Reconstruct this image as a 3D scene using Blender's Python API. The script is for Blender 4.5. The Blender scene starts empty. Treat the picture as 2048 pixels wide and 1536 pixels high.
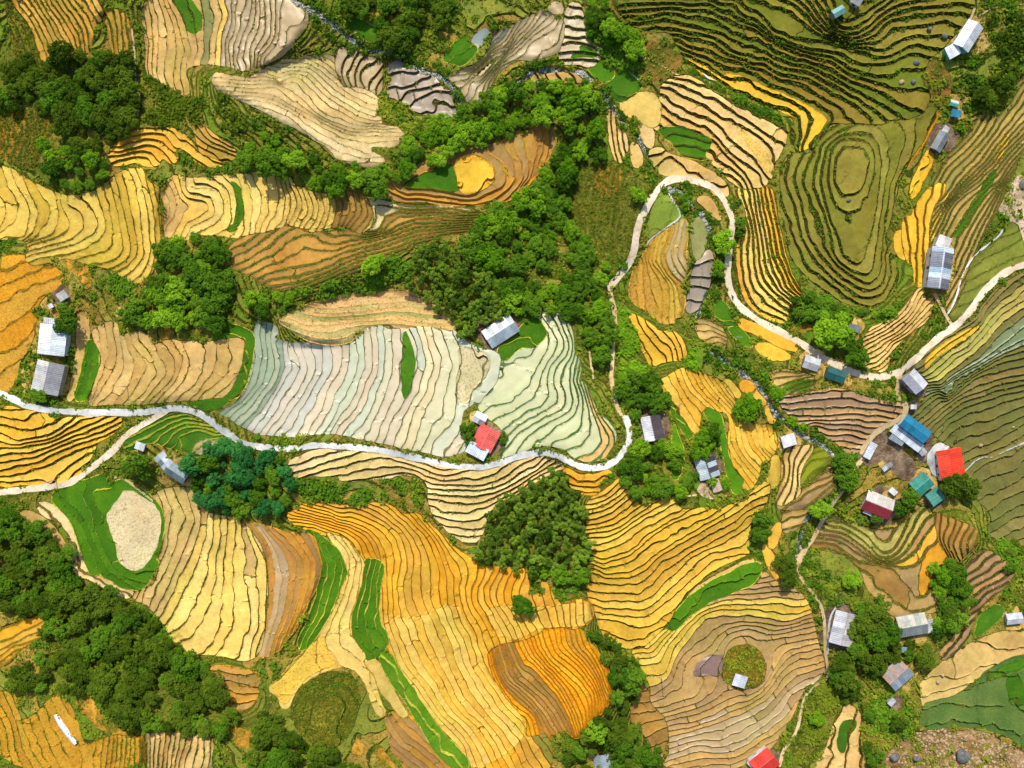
import bpy, math, random
import numpy as np
from mathutils import Vector, Matrix

# ------------------------------------------------------------------ camera, sky, sun, exposure
S = 0.18            # metres per survey unit (one photo pixel at datum height)
HC = 330.0          # flying height above datum, metres
scene = bpy.context.scene
COL = scene.collection
cam_d = bpy.data.cameras.new("camera"); cam = bpy.data.objects.new("camera", cam_d); COL.objects.link(cam)
cam.location = (0, 0, HC); cam.rotation_euler = (0, 0, 0)
cam_d.sensor_fit = 'HORIZONTAL'; cam_d.sensor_width = 36.0
cam_d.lens = 36.0 * HC / (2048 * S)
cam_d.clip_start = 1.0; cam_d.clip_end = 5000.0
scene.camera = cam

SUN_EL, SUN_AZ = 52.0, 8.0      # sun high to the north (top of the picture), shadows fall south
world = bpy.data.worlds.new("World"); scene.world = world; world.use_nodes = True
wn = world.node_tree.nodes; wl = world.node_tree.links
bg = wn["Background"]; sky = wn.new("ShaderNodeTexSky"); sky.sky_type = 'NISHITA'; sky.sun_disc = False
sky.sun_elevation = math.radians(SUN_EL); sky.sun_rotation = math.radians(-SUN_AZ)
sky.air_density = 1.0; sky.dust_density = 1.5; sky.ozone_density = 1.0
wl.new(sky.outputs[0], bg.inputs[0]); bg.inputs[1].default_value = 0.15
sun_d = bpy.data.lights.new("sun", 'SUN'); sun = bpy.data.objects.new("sun", sun_d); COL.objects.link(sun)
sun_d.energy = 4.1; sun_d.angle = math.radians(0.6); sun_d.color = (1.0, 0.945, 0.83)
sun.rotation_euler = (math.radians(90 - SUN_EL) * -1.0, 0, math.radians(SUN_AZ))
sun.location = (0, 0, 200)
vs = scene.view_settings
vs.view_transform = 'Standard'; vs.look = 'None'; vs.exposure = 0.38; vs.gamma = 1.0; vs.use_curve_mapping = False

rng = np.random.RandomState(7)
random.seed(7)
# ------------------------------------------------------------------ survey helpers
TX = dict(zip("ABCD", (0, 500, 1000, 1448))); TY = dict(zip("1234", (0, 360, 720, 1086)))
def P(s):
    """survey notes: map sheet id (A1..D4) followed by x,y readings -> array of survey coordinates"""
    out = []; ox = oy = 0
    for t in s.split():
        if ',' not in t: ox, oy = TX[t[0]], TY[t[1]]
        else:
            a, b = t.split(','); out.append((ox + float(a) * 2.9297, oy + float(b) * 2.9297))
    return np.array(out)
def srgb(r, g, b, k=1.0):
    f = lambda c: ((c / 255.0) / 12.92 if c <= 10 else (((c / 255.0) + 0.055) / 1.055) ** 2.4) * k
    return (f(r), f(g), f(b))
_lat = {}
def noise(u, v, scale, seed=0):
    """smooth value noise in -1..1"""
    if seed not in _lat: _lat[seed] = np.random.RandomState(1000 + seed).rand(256, 256) * 2 - 1
    L = _lat[seed]; x = np.asarray(u) / scale; y = np.asarray(v) / scale
    i = np.floor(x).astype(int); j = np.floor(y).astype(int); fx = x - i; fy = y - j
    fx = fx * fx * (3 - 2 * fx); fy = fy * fy * (3 - 2 * fy)
    g = lambda a, b: L[a % 256, b % 256]
    return (g(i, j) * (1 - fx) + g(i + 1, j) * fx) * (1 - fy) + (g(i, j + 1) * (1 - fx) + g(i + 1, j + 1) * fx) * fy
def resample(p, d):
    out = [p[0]]
    for a, b in zip(p[:-1], p[1:]):
        n = max(1, int(np.hypot(*(b - a)) / d))
        for t in range(1, n + 1): out.append(a + (b - a) * t / n)
    return np.array(out)
def chaikin(p, closed=False, it=2):
    for _ in range(it):
        if closed: a, b = p, np.roll(p, -1, 0)
        else: a, b = p[:-1], p[1:]
        q = np.empty((2 * len(a), 2)); q[0::2] = a * .75 + b * .25; q[1::2] = a * .25 + b * .75
        if not closed: q = np.vstack([p[:1], q, p[-1:]])
        p = q
    return p
def segdist(u, v, p, closed):
    q = np.vstack([p, p[:1]]) if closed else p
    d2 = np.full(len(u), 1e12)
    for a, b in zip(q[:-1], q[1:]):
        ab = b - a; L2 = ab @ ab + 1e-9
        t = np.clip(((u - a[0]) * ab[0] + (v - a[1]) * ab[1]) / L2, 0, 1)
        d2 = np.minimum(d2, (u - a[0] - t * ab[0]) ** 2 + (v - a[1] - t * ab[1]) ** 2)
    return np.sqrt(d2)
def inside(u, v, p):
    c = np.zeros(len(u), bool); q = np.roll(p, -1, 0)
    for (x0, y0), (x1, y1) in zip(p, q):
        if y0 == y1: continue
        m = (y0 > v) != (y1 > v)
        c ^= m & (u < (x1 - x0) * (v - y0) / (y1 - y0) + x0)
    return c
def sdist(u, v, p):
    d = segdist(u, v, p, True); return np.where(inside(u, v, p), -d, d)
class TPS:
    """smooth elevation field (in terrace numbers) through surveyed terrace edges"""
    def __init__(s, pts, val, lam=0.002):
        s.c = pts.mean(0); s.k = max(np.ptp(pts[:, 0]), np.ptp(pts[:, 1]), 1.0)
        s.p = ((pts - s.c) / s.k); n = len(pts)
        K = s.ker(s.p, s.p); K[np.arange(n), np.arange(n)] += lam
        Q = np.hstack([np.ones((n, 1)), s.p]); A = np.zeros((n + 3, n + 3))
        A[:n, :n] = K; A[:n, n:] = Q; A[n:, :n] = Q.T
        s.w = np.linalg.lstsq(A, np.concatenate([val, np.zeros(3)]), rcond=1e-9)[0]
    @staticmethod
    def ker(a, b):
        r2 = (a[:, None, 0] - b[None, :, 0]) ** 2 + (a[:, None, 1] - b[None, :, 1]) ** 2
        return 0.5 * r2 * np.log(r2 + 1e-12)
    def __call__(s, u, v):
        q = (np.column_stack([u, v]) - s.c) / s.k; out = np.empty(len(q)); n = len(s.p)
        for i in range(0, len(q), 8000):
            z = q[i:i + 8000]; out[i:i + 8000] = s.ker(z, s.p) @ s.w[:n] + s.w[n] + z @ s.w[n + 1:]
        return out
def tag(o, label=None, cat=None, group=None, kind=None):
    if label: o["label"] = label
    if cat: o["category"] = cat
    if group: o["group"] = group
    if kind: o["kind"] = kind
    return o
def np_mesh(name, V, T, smooth=False):
    """mesh from vertex array and triangle or quad array"""
    me = bpy.data.meshes.new(name); n = T.shape[1]
    me.vertices.add(len(V)); me.vertices.foreach_set("co", np.ascontiguousarray(V, dtype=np.float32).ravel())
    me.loops.add(T.size); me.loops.foreach_set("vertex_index", np.ascontiguousarray(T, dtype=np.int32).ravel())
    me.polygons.add(len(T)); me.polygons.foreach_set("loop_start", np.arange(0, T.size, n, dtype=np.int32))
    me.polygons.foreach_set("loop_total", np.full(len(T), n, dtype=np.int32))
    if smooth: me.polygons.foreach_set("use_smooth", np.ones(len(T), bool))
    me.update(calc_edges=True)
    return me
def obj(name, me, mat=None, parent=None, color=None, loc=None):
    o = bpy.data.objects.new(name, me); COL.objects.link(o)
    if mat and me is not None and len(me.materials) == 0: me.materials.append(mat)
    if parent: o.parent = parent
    if color: o.color = (*color, 1)
    if loc is not None: o.location = loc
    return o
def empty(name, loc, rz=0.0):
    o = bpy.data.objects.new(name, None); COL.objects.link(o); o.location = loc; o.rotation_euler = (0, 0, rz)
    o.empty_display_size = 0.5
    return o
# ------------------------------------------------------------------ survey of the terraced fields
# (label, style, uphill sign, outline, {terrace number: edge line}, [(style, outline of a differently used patch)])
FIELDS = []
def F(label, style, up, poly, guides=None, paints=(), **kw):
    FIELDS.append(dict(label=label, style=style, up=up, poly=poly, g=guides or {}, paints=paints, **kw))

F("round scrubby orange knoll holding a pale hut among brown concentric terraces", "knoll", 1,
  "C4 153,90 156,76 163,71 172,71 178,77 181,86 177,95 168,99 160,97 155,93", {}, bank=3)
# --- north-west
F("golden diagonal terraces in the top left corner above the dark grove", "tanor", 1,
  "A1 5,-3 67,-3 69,13 63,17 63,28 58,38 50,36 42,42 30,43 20,45 12,38 8,20",
  {0: "A1 8,8 16,20 20,34 22,44", 3: "A1 22,5 28,15 35,27 41,40", 6: "A1 34,2 42,14 50,26 52,37", 9: "A1 50,2 58,12 62,20 62,30", 10.5: "A1 58,-2 64,8 68,15"},
  [("scrubgr", "A1 3,0 12,8 20,24 30,42 20,45 10,38 3,20")], bank=4, mul=1.3)
F("three narrow tan strips between the top left terraces and a footpath", "tanor", 1,
  "A1 69,8 80,7 85,9 88,20 88,34 87,50 84,50 83,40 78,38 75,24", {0: "A1 70,9 76,22 78,37", 1.5: "A1 78,9 81,20 82,34", 3: "A1 84,10 86,20 88,32 87,48"}, bank=5)
F("long vertical terraces at the top edge, gold on the left and grey on the right", "tan", 1,
  "A1 97,8 102,0 110,-3 200,-3 B1 38,9 38,16 30,24 28,30 22,36 15,42 A1 174,46 163,47 157,44 142,42 130,44 126,48 128,60 129,66 126,67 118,58 112,58 106,52 100,50 100,30 98,15",
  {0: "A1 98,8 101,25 100,40 101,50", 2: "A1 105,5 108,20 106,35 107,50", 4: "A1 112,3 118,18 120,35 118,46", 6: "A1 118,0 125,12 127,25 130,36 125,45 128,58",
   7: "A1 126,-2 133,12 132,24 134,33 131,43", 8: "A1 136,0 139,12 137,22 139,33 136,42", 9: "A1 142,2 145,14 141,27 142,41", 10: "A1 148,0 151,10 146,25 146,42",
   11: "A1 153,2 156,10 150,22 150,43", 13: "A1 160,8 160,20 155,30 157,43", 15: "A1 171,-2 170,14 164,28 161,40 163,46", 17: "A1 176,-2 178,15 173,29 170,34 170,45",
   19: "A1 184,-2 186,18 181,30 176,36 174,45", 21: "B1 22,-2 20,12 21,22 15,33 9,40", 22: "B1 34,11 25,16 25,26 22,33"},
  [("rice", "A1 114,-3 130,-3 139,12 137,22 128,24 126,12"), ("cream", "A1 147,-3 152,-3 157,10 150,24 151,43 145,42 146,25 150,10"),
   ("olivegrey", "A1 130,-3 147,-3 149,10 144,25 145,43 130,44 138,24 140,12"), ("rice", "B1 2,0 8,0 10,16 9,26 4,30 5,14"), ("greybrown", "A1 153,0 200,-3 B1 40,8 38,16 22,36 A1 170,47 151,43 152,24 158,10")])
F("pale tan fan of terraces narrowing to a tail beside the green hill", "palepeach", 1,
  "A1 144,53 150,50 158,54 B1 0,54 10,47 20,44 25,41 33,43 36,39 57,38 56,45 60,56 64,62 74,61 86,66 89,73 84,77 90,83 86,87 96,86 107,91 101,97 96,99 80,99 83,105 92,109 87,114 60,109 56,102 44,94 33,86 22,83 10,75 0,70 A1 160,65 150,61",
  {0: "B1 26,48 43,49 50,60 60,68 75,76 84,78", 2: "B1 20,56 30,51 38,58 48,68 60,76 75,83 90,84", 4: "B1 0,58 12,56 22,58 33,66 45,76 57,83 70,88 86,87",
   6: "B1 0,63 15,64 28,72 45,80 55,86 70,93 100,92", 8: "B1 0,68 14,70 28,76 40,86 55,94 70,101 82,105", 9.5: "B1 10,75 22,81 33,88 45,97 58,107 72,109 90,109"},
  [("scrubgr", "B1 30,76 45,86 55,93 72,98 78,102 60,98 45,92 32,82")], bank=1.7)
F("small grey brown paddies packed against the stream bend at the top", "greybrown", -1,
  "B1 60,33 64,32 68,40 72,35 77,38 80,39 90,42 90,50 88,64 84,62 76,60 70,61 66,58 62,55 56,48 57,40",
  {0: "B1 60,34 57,44 62,53", 1.2: "B1 68,40 63,50 66,58 70,61", 2.4: "B1 74,41 70,50 71,60", 3.6: "B1 83,42 76,46 74,56 77,61", 4.8: "B1 88,49 80,55 80,62"})
F("wet purple grey paddies with shining water right of the pale fan", "wetgrey", -1,
  "B1 95,43 104,42 105,50 112,48 124,52 130,60 137,64 137,72 142,76 138,79 120,77 108,73 102,68 94,64 97,56 100,54 95,50",
  {0: "B1 95,53 105,49 113,50", 1: "B1 98,60 108,61 117,54", 2: "B1 104,68 110,61 122,62 132,59", 3: "B1 110,74 122,64 136,64", 4: "B1 122,77 130,70 138,72"}, cross=40)
F("tan and blue grey striped terraces east of the stream at the top", "greytan", 1,
  "B1 135,51 150,47 160,40 166,28 165,24 180,18 190,12 199,8 C1 30,9 36,12 44,15 42,25 40,32 38,36 25,40 10,40 0,46 B1 160,62 160,70 150,70 147,63 140,56",
  {0: "B1 135,51 150,50 160,41 167,34", 1.5: "B1 142,57 155,52 165,42 175,35 185,20", 3: "B1 147,63 152,52 163,42 178,34 190,20 199,9", 4.5: "B1 156,65 161,52 176,38 C1 12,34 22,22 35,12",
   6: "C1 2,44 16,38 20,30 30,23", 7: "C1 22,40 32,32 40,28 43,16"}, [("bluegrey", "B1 166,24 180,19 183,26 177,36 168,38")])
F("small stepped plots with green seedling beds right of the striped stream slope", "greytan", -1,
  "C1 48,2 54,3 56,15 57,24 66,32 69,38 62,46 52,44 42,43 40,36 41,28 43,20 45,12",
  {-1: "C1 46,18 54,19", 0: "C1 41,25 50,26 57,25", 1: "C1 41,31 52,28 60,31 66,34", 2: "C1 41,37 50,35 58,36 68,38", 3: "C1 42,42 52,41 62,42"},
  [("rice", "C1 54,31 62,32 68,37 66,40 54,39 48,40 50,37 56,35")])
F("tiny tan plot at the very top beside the stepped seedling plots", "greytan", 1, "C1 33,5 40,2 43,8 38,9")
F("green triangular seedling plot below the stepped plots by the stream", "rice", 1, "C1 60,45 67,41 72,47 78,50 73,55 68,54 62,49")
F("round dark green paddy beside the red earth bank at upper centre", "ricedk", 1, "C1 73,58 76,53 84,50 92,53 96,57 92,63 84,68 78,66", {0: "C1 74,62 84,63 94,60"})
F("low tan plot above the green hill inside the stream bend", "tan", 1, "C1 22,53 30,50 45,50 56,54 55,56 40,55 25,56", {0: "C1 30,50 34,56", 1: "C1 38,50 42,56", 2: "C1 45,50 50,56"})
F("smooth pale triangular paddy between stream and upper gold slope", "palegold", 1, "C1 82,72 90,66 98,64 106,66 109,75 108,84 104,86 98,83 90,80")
F("stepped green rice beds below the bright tan slope by the road bend", "rice", -1, "C1 107,88 114,87 122,87 132,90 145,95 143,101 140,104 142,110 132,109 124,107 118,98 112,94", {0: "C1 112,93 120,89 130,92 143,97", 1: "C1 118,98 126,97 134,100 142,102"}, bank=2.2, grow=2)
F("bright tan slope of curving terraces above the road bend", "peach", -1,
  "C1 112,57 118,53 128,52 136,56 142,62 155,69 170,76 185,83 193,88 196,93 190,107 186,110 185,122 180,127 167,128 158,122 148,113 142,108 140,103 144,97 135,92 120,89 106,90 108,78 111,66",
  {0: "C1 118,54 136,57 155,69 175,77 195,92", 1: "C1 113,57 125,60 140,67 156,74 172,84 185,96 192,100", 2: "C1 112,61 120,64 135,70 148,79 163,84 178,95 189,106", 3: "C1 111,67 120,73 135,78 150,87 160,95 172,108 180,118",
   4: "C1 112,75 120,80 132,83 146,92 156,103 168,113 177,120", 5: "C1 110,80 118,86 132,88 146,97 158,110 168,120 172,128", 6: "C1 140,100 150,110 160,118 168,126"},
  [("speck", "C1 162,86 172,94 185,108 184,121 178,112 168,98")], bank=3.6)
F("tan crescent paddies hugging the upper side of the road bend", "tan", -1, "C1 102,104 108,100 115,106 125,108 135,112 150,122 156,132 150,134 140,124 125,119 110,119 106,112",
  {0: "C1 104,108 108,107 113,103", 1: "C1 109,118 113,108 120,110 135,117 152,127"}, bank=3)
F("slim tan strips on the west bank of the stream above the road bend", "peach", 1, "C1 74,76 77,75 79,88 85,92 87,100 84,110 80,110 77,103 75,92", {0: "C1 75,77 76,95 79,109", 1: "C1 79,88 80,100 83,109"})
F("small tan wedge by the stream just above the road bridge", "peach", 1, "C1 90,98 94,100 97,110 93,115 90,108")
F("small tan plot on the east bank of the stream under the pale triangle", "peach", 1, "C1 93,86 100,86 104,90 105,98 102,101 97,94")
F("teardrop hilltop terraces crowned by a half green half gold plateau", "brownor", 1,
  "B1 94,129 95,122 100,121 115,114 135,106 150,102 165,100 185,94 195,88 C1 22,85 28,84 36,88 37,95 33,105 28,112 22,122 12,132 0,138 B1 165,136 150,140 130,138 110,136 98,136",
  {5: "B1 102,128 108,122 125,114 145,106 158,106 167,113 169,120 163,128 152,134 140,132 125,130 110,130 102,128", 5.5: "B1 112,126 130,122 150,116 158,120", 4: "B1 165,104 175,115 176,126 168,132 155,137 140,135 120,133 104,133 98,128",
   3: "B1 174,99 181,112 182,124 172,134", 2: "B1 180,97 187,110 187,124 178,134", 1: "B1 187,93 192,108 191,122 182,134", 0: "B1 194,90 198,104 195,120 188,130", -1: "C1 28,87 31,100 25,116 16,128"},
  [("rice", "B1 102,128 110,122 125,115 138,110 141,120 144,132 125,130 110,130"), ("yellow", "B1 138,110 150,105 160,107 168,115 168,122 160,130 150,133 144,132 141,120")], mul=1.0)
F("orange gold terraces curling below the dark grove at left", "golden", -1,
  "A1 76,103 84,95 88,90 98,88 108,87 118,88 125,92 132,99 135,107 145,110 153,112 148,114 138,112 128,103 122,98 119,102 120,108 118,112 110,106 108,113 100,112 95,109 85,112 76,112",
  {0: "A1 88,90 100,88 114,88 128,96 138,108 152,112", 1: "A1 85,95 100,92 112,92 118,100", 2: "A1 84,100 98,96 110,98 118,105", 3: "A1 82,104 95,101 105,100 116,111", 4: "A1 76,108 90,105 100,103 108,112", 5: "A1 76,113 90,108 100,108"})
F("dull tan terraces left of the bright green thicket at upper left", "tanor", -1, "A1 132,85 140,88 148,95 160,103 160,108 150,110 140,107 135,98", {0: "A1 133,86 142,96 158,103", 1: "A1 136,95 145,101 158,105", 2: "A1 137,101 150,109"}, bank=2)
F("overgrown orange strips on the left edge under the dark grove", "scrubst", 1, "A1 -3,80 12,77 26,75 35,82 34,92 27,98 22,116 15,114 6,110 -3,104",
  {0: "A1 3,80 2,104", 2: "A1 14,78 19,88 11,108", 4: "A1 24,76 22,92 17,114", 6: "A1 32,80 33,88 24,104"}, bank=6)
F("sweeping yellow terraces nested like a shell at the left edge", "yellowg", 1,
  "A2 -3,-8 4,-9 12,-5 25,5 38,9 45,12 55,12 65,9 75,1 82,-4 90,-8 97,-6 101,3 108,6 106,10 109,28 107,50 104,60 98,68 92,70 84,66 80,60 66,57 58,55 45,52 36,55 18,58 20,44 17,40 10,39 0,40 -3,40",
  {0: "A2 -1,10 2,22 0,33", 1: "A2 3,-5 8,10 11,20 8,30 0,36", 2: "A2 11,0 17,15 19,27 16,38", 3: "A2 18,5 24,20 24,32 18,38", 4: "A2 28,14 32,22 31,32 22,40", 5: "A2 38,12 40,28 35,38 26,40", 6: "A2 40,16 47,24 48,31 40,38 20,43",
   7: "A2 50,18 58,26 56,35 40,43 20,47", 8: "A2 56,13 67,27 68,36 50,43 30,48 20,50", 9: "A2 65,10 72,28 72,38 60,46 42,50 28,52", 10: "A2 70,7 78,33 77,45 66,51 54,53", 11: "A2 74,5 83,30 83,45 80,52 68,56", 12: "A2 78,2 87,30 89,48 82,57 78,58",
   13: "A2 82,-3 91,25 94,50 86,58 80,61", 14: "A2 88,-5 96,22 98,48 95,57 83,65", 15: "A2 93,-6 100,18 103,44 99,60 90,68", 16: "A2 99,0 103,14 106,42 103,60"}, bank=3.4)
F("pale yellow terraces with a green strip and speckled straw at centre left", "cream", 1,
  "A2 111,5 120,-4 130,1 150,-2 155,-3 168,-3 180,-5 190,-3 197,-2 B2 28,4 40,8 52,10 60,7 70,9 78,12 82,20 82,30 75,35 68,31 60,30 48,33 40,34 30,31 25,29 20,31 10,34 4,34 A2 165,37 160,38 150,36 140,37 135,36 125,41 118,37 113,38 114,28 112,18",
  {0: "A2 112,6 116,18 114,27", 1: "A2 118,9 120,18 118,25 114,29", 2: "A2 127,17 124,24 117,36", 3: "A2 130,14 139,14 143,18 141,23 130,27", 4: "A2 128,10 142,11 147,18 145,26 130,31", 5: "A2 132,3 145,5 150,10 153,20 149,28 140,33",
   6: "A2 146,1 154,6 157,16 158,26 154,31", 7: "A2 155,1 160,10 162,24 160,33", 8: "A2 163,0 165,12 166,24 165,35", 9: "A2 168,0 174,12 171,28 170,34", 10: "A2 174,0 179,10 178,24 174,31", 11: "A2 180,-2 184,12 183,24 179,30",
   12: "A2 187,-3 190,8 189,22 183,30", 13: "B2 20,0 24,12 22,27", 15: "B2 28,5 32,16 27,29", 17: "B2 36,8 40,18 35,29", 19: "B2 43,9 48,20 40,33", 21: "B2 51,9 55,18 50,31", 23: "B2 60,8 64,18 60,30", 25: "B2 70,10 73,20 65,31", 27: "B2 78,14 80,24 71,34"},
  [("rice", "A2 157,1 163,2 166,13 166,30 158,36 154,34 160,28 162,14"), ("speck", "B2 22,2 30,4 52,10 58,9 62,18 56,31 40,34 22,29 27,15"), ("brown", "B2 58,9 60,7 78,12 84,20 82,30 75,36 56,31 62,18"), ("tan", "A2 110,4 121,8 128,16 126,26 117,38 111,38 113,20")], bank=2.6)
F("steep bushy hillside with long thin orange ledges left of the central forest", "ledge", 1,
  "B2 81,15 92,11 97,16 110,16 130,17 150,20 155,22 165,27 150,35 130,37 115,44 95,53 75,60 60,66 45,72 30,75 20,75 10,70 0,63 A2 155,60 155,50 165,40 B2 0,36 20,31 50,37 72,36 80,34 84,28 83,20",
  {0: "B2 86,16 98,19 115,19 135,19 152,21", 1: "B2 86,35 96,26 106,21 125,22 145,24", 2: "B2 80,38 95,34 105,28 120,24 140,27", 3: "B2 60,46 78,39 98,36 115,29 140,29", 2.6: "B2 0,58 12,50 25,40 42,35", 4: "B2 15,62 40,58 60,50 80,45 100,39 120,32 145,31",
   5: "B2 30,68 50,62 75,50 100,43 125,35 150,33", 6.5: "B2 28,75 50,67 70,58 95,51 115,43"}, [("palepeach", "B2 82,14 93,12 99,17 106,20 96,26 88,35 84,34 84,22")], bank=4.2, mul=1.5)
F("faded green and pink scrub terraces above the mint paddies", "greenpink", 1,
  "B2 20,95 45,84 75,77 105,76 120,82 135,90 140,99 135,102 118,97 108,100 97,98 85,97 70,103 70,109 60,112 45,111 35,106 25,100",
  {0: "B2 45,84 75,79 105,79 120,82", 2: "B2 38,88 55,92 75,90 100,86 130,91", 4: "B2 28,93 45,98 62,97 80,94 100,93 120,96 138,98", 6: "B2 22,98 40,106 60,108 70,104"}, [("orangeg", "B2 95,83 120,86 125,91 112,93 94,90")], bank=1.3, mul=1.15)
F("tan terraces of short arcs above the concrete road at left", "tan", 1,
  "A2 63,104 70,99 81,97 80,108 88,106 98,104 104,115 115,110 130,112 148,111 166,109 165,115 162,130 155,147 140,148 128,149 110,150 90,152 72,153 60,152 66,138 72,122 68,113",
  {0: "A2 72,122 68,135 62,150", 1: "A2 79,116 78,128 70,142 63,150", 2: "A2 82,112 84,125 80,138 71,151", 3: "A2 85,108 91,123 89,136 80,150", 4: "A2 91,112 98,122 96,134 86,150", 5: "A2 98,112 105,125 103,137 93,150", 6: "A2 106,118 111,128 108,138 98,150",
   7: "A2 113,115 119,125 117,136 103,149", 8: "A2 120,116 125,122 122,134 110,146", 9: "A2 127,118 131,127 126,136 114,148", 10: "A2 137,115 141,122 136,136 122,146", 11: "A2 148,115 147,128 138,142 128,149", 12: "A2 158,114 157,128 148,141 138,146"})
F("three bright green rice strips right of the white roofed farmhouse", "rice", 1, "A2 60,110 66,113 72,122 70,130 62,148 50,150 56,135 59,120", {0: "A2 59,112 57,130 50,149", 1: "A2 63,113 62,130 54,149", 2: "A2 67,115 67,132 58,148"}, bank=1.8)
F("narrow brown tan plot between white roofed farmhouse and green strips", "tan", 1, "A2 52,92 60,90 60,105 58,120 55,140 48,150 47,148 52,130 54,110")
F("bright green S shaped rice strip beside the mint paddies", "rice", 1,
  "A2 144,107 150,101 160,100 170,103 173,110 170,125 168,138 162,148 A3 160,24 150,32 142,34 134,30 127,27 145,26 155,23 160,14 A2 164,128 166,112 158,107 150,110", {0: "A2 154,105 164,105 169,112 167,130 161,146 A3 152,30 142,33"}, bank=1.8)
F("huge pale mint flooded paddies in the middle of the picture", "mint", 1,
  "A2 172,104 175,97 182,98 190,103 B2 14,108 25,112 35,112 45,113 60,113 70,109 78,107 80,101 86,99 97,104 108,101 118,98 136,102 145,109 153,115 165,118 170,121 169,130 167,138 160,146 155,153 B3 154,24 151,31 143,34 143,48 147,52 147,60 140,64 130,65 122,63 110,60 90,56 70,52 55,48 30,52 15,50 0,48 A3 162,42 155,37 150,35 158,33 166,25 169,14 171,4 A2 173,118",
  {0: "A2 173,112 174,125 170,140 164,150 A3 152,34", 1: "A2 177,110 179,125 174,140 A3 166,27 154,36", 2: "A2 180,108 182,125 179,140 A3 171,26 158,38", 3: "A2 183,108 187,126 183,140 A3 176,25 162,40", 4: "A2 189,108 192,126 188,141 A3 180,30 166,42",
   5: "B2 18,110 22,130 19,140 B3 12,25 -2,44", 6: "B2 24,114 28,128 B3 24,10 18,24 3,45", 7: "B2 29,114 33,126 B3 30,12 22,28 8,47", 8: "B2 35,115 38,128 B3 35,14 26,30 14,46", 9: "B2 42,116 44,130 B3 40,14 32,30 20,46",
   10: "B2 48,116 49,130 B3 45,14 36,32 26,48", 11: "B2 54,115 55,128 B3 51,14 42,32 32,49", 12: "B2 61,114 62,126 B3 57,12 49,30 38,49", 13: "B2 67,112 68,126 B3 64,10 56,28 44,49", 14: "B2 72,111 74,126 B3 71,12 62,30 50,48", 15: "B2 77,109 79,125 B3 77,10 68,30 55,47",
   16: "B2 82,108 84,126 B3 82,12 73,32 59,48", 17: "B2 86,107 88,124 B3 87,10 78,31 64,50", 18: "B2 91,107 92,122 B3 92,10 84,30 70,52", 19: "B2 96,106 97,120 B3 97,8 91,26 77,53", 20: "B2 101,107 103,120 103,128 B3 102,10 98,28 84,54",
   21: "B2 109,104 114,120 B3 112,10 105,28 91,55", 22: "B2 113,103 119,120 B3 118,8 110,28 98,56", 23: "B2 118,102 124,118 B3 122,12 115,30 104,58", 24: "B2 124,101 130,118 B3 127,12 120,32 110,59", 25: "B2 131,103 137,120 B3 133,18 128,38 116,61",
   26: "B2 138,106 143,120 141,132 B3 141,15 138,38 125,58", 27: "B2 152,115 164,122 163,132 154,141 B3 149,24 146,34"},
  [("pinkgrey", "B2 22,110 60,110 62,126 B3 58,12 50,28 36,50 0,48 12,26 20,12 B2 24,128"), ("creamy", "B2 118,98 136,101 146,110 143,125 141,140 B3 141,20 141,45 125,62 100,58 110,30 118,10 B2 116,115"), ("ricedk", "B2 104,105 107,103 113,120 112,132 107,149 104,148 103,130 104,118"), ("teal", "A2 172,108 188,104 B2 22,114 24,128 20,140 B3 14,26 -4,46 A3 162,42 152,36 166,26 171,4"), ("specktan", "B2 142,112 152,115 164,120 164,132 152,142 150,152 142,152 140,140 143,125"), ("peach", "B2 72,104 78,100 86,98 98,105 97,108 80,110 70,110")], bank=2.2, cross=120, xp=0.05)
F("green rice corner plot beside the silver grey longhouse", "rice", 1, "C2 -1,112 12,103 19,95 27,94 33,103 30,109 24,113 12,116 5,123 -2,124", {0: "C2 0,110 14,105 25,104 27,110"}, bank=1.6, grow=1)
F("pale mint pond and flowing paddies around the bend of the concrete road", "mintpale", 1,
  "B2 171,124 C2 8,121 12,116 24,113 30,108 33,102 28,97 23,94 28,93 42,92 46,94 48,105 50,118 54,125 55,135 C3 50,15 58,16 62,28 66,36 75,45 79,52 75,60 70,67 60,69 50,66 45,60 38,58 28,57 20,59 12,63 2,65 B3 172,66 175,60 176,50 170,44 165,40 155,32 157,25 168,16 170,8 B2 170,135",
  {0: "B2 170,126 168,137 160,146 156,153", 1: "C2 33,104 28,122 20,138 8,150 C3 -6,32", 2: "C2 30,94 36,104 37,115 33,123 C3 28,12 26,22 15,32 -2,39", 3: "C2 36,93 42,106 42,117 C3 35,3 32,13 34,26 28,32 15,37 4,45 -1,50",
   4: "C2 40,94 45,108 46,117 C3 40,3 36,14 40,26 37,32 25,37 10,46 3,54", 5: "C3 44,4 41,14 45,28 43,34 30,40 15,48 4,60", 6: "C3 47,10 47,20 50,32 45,38 28,45 18,54 13,62", 7: "C3 49,14 52,24 54,34 48,42 34,49 26,56",
   8: "C3 52,16 57,30 56,44 46,53 38,57", 9: "C3 54,16 61,34 61,46 56,57 47,60", 10: "C3 57,18 64,38 67,48 68,56 62,63 54,65", 11: "C3 60,22 68,44 74,52 72,60 64,67"},
  [("peach", "C3 50,15 58,16 62,28 66,36 75,45 79,52 75,60 68,66 60,69 66,60 70,54 62,42 57,35 53,25")], bank=2.4, cross=110, xp=0.06)
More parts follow.
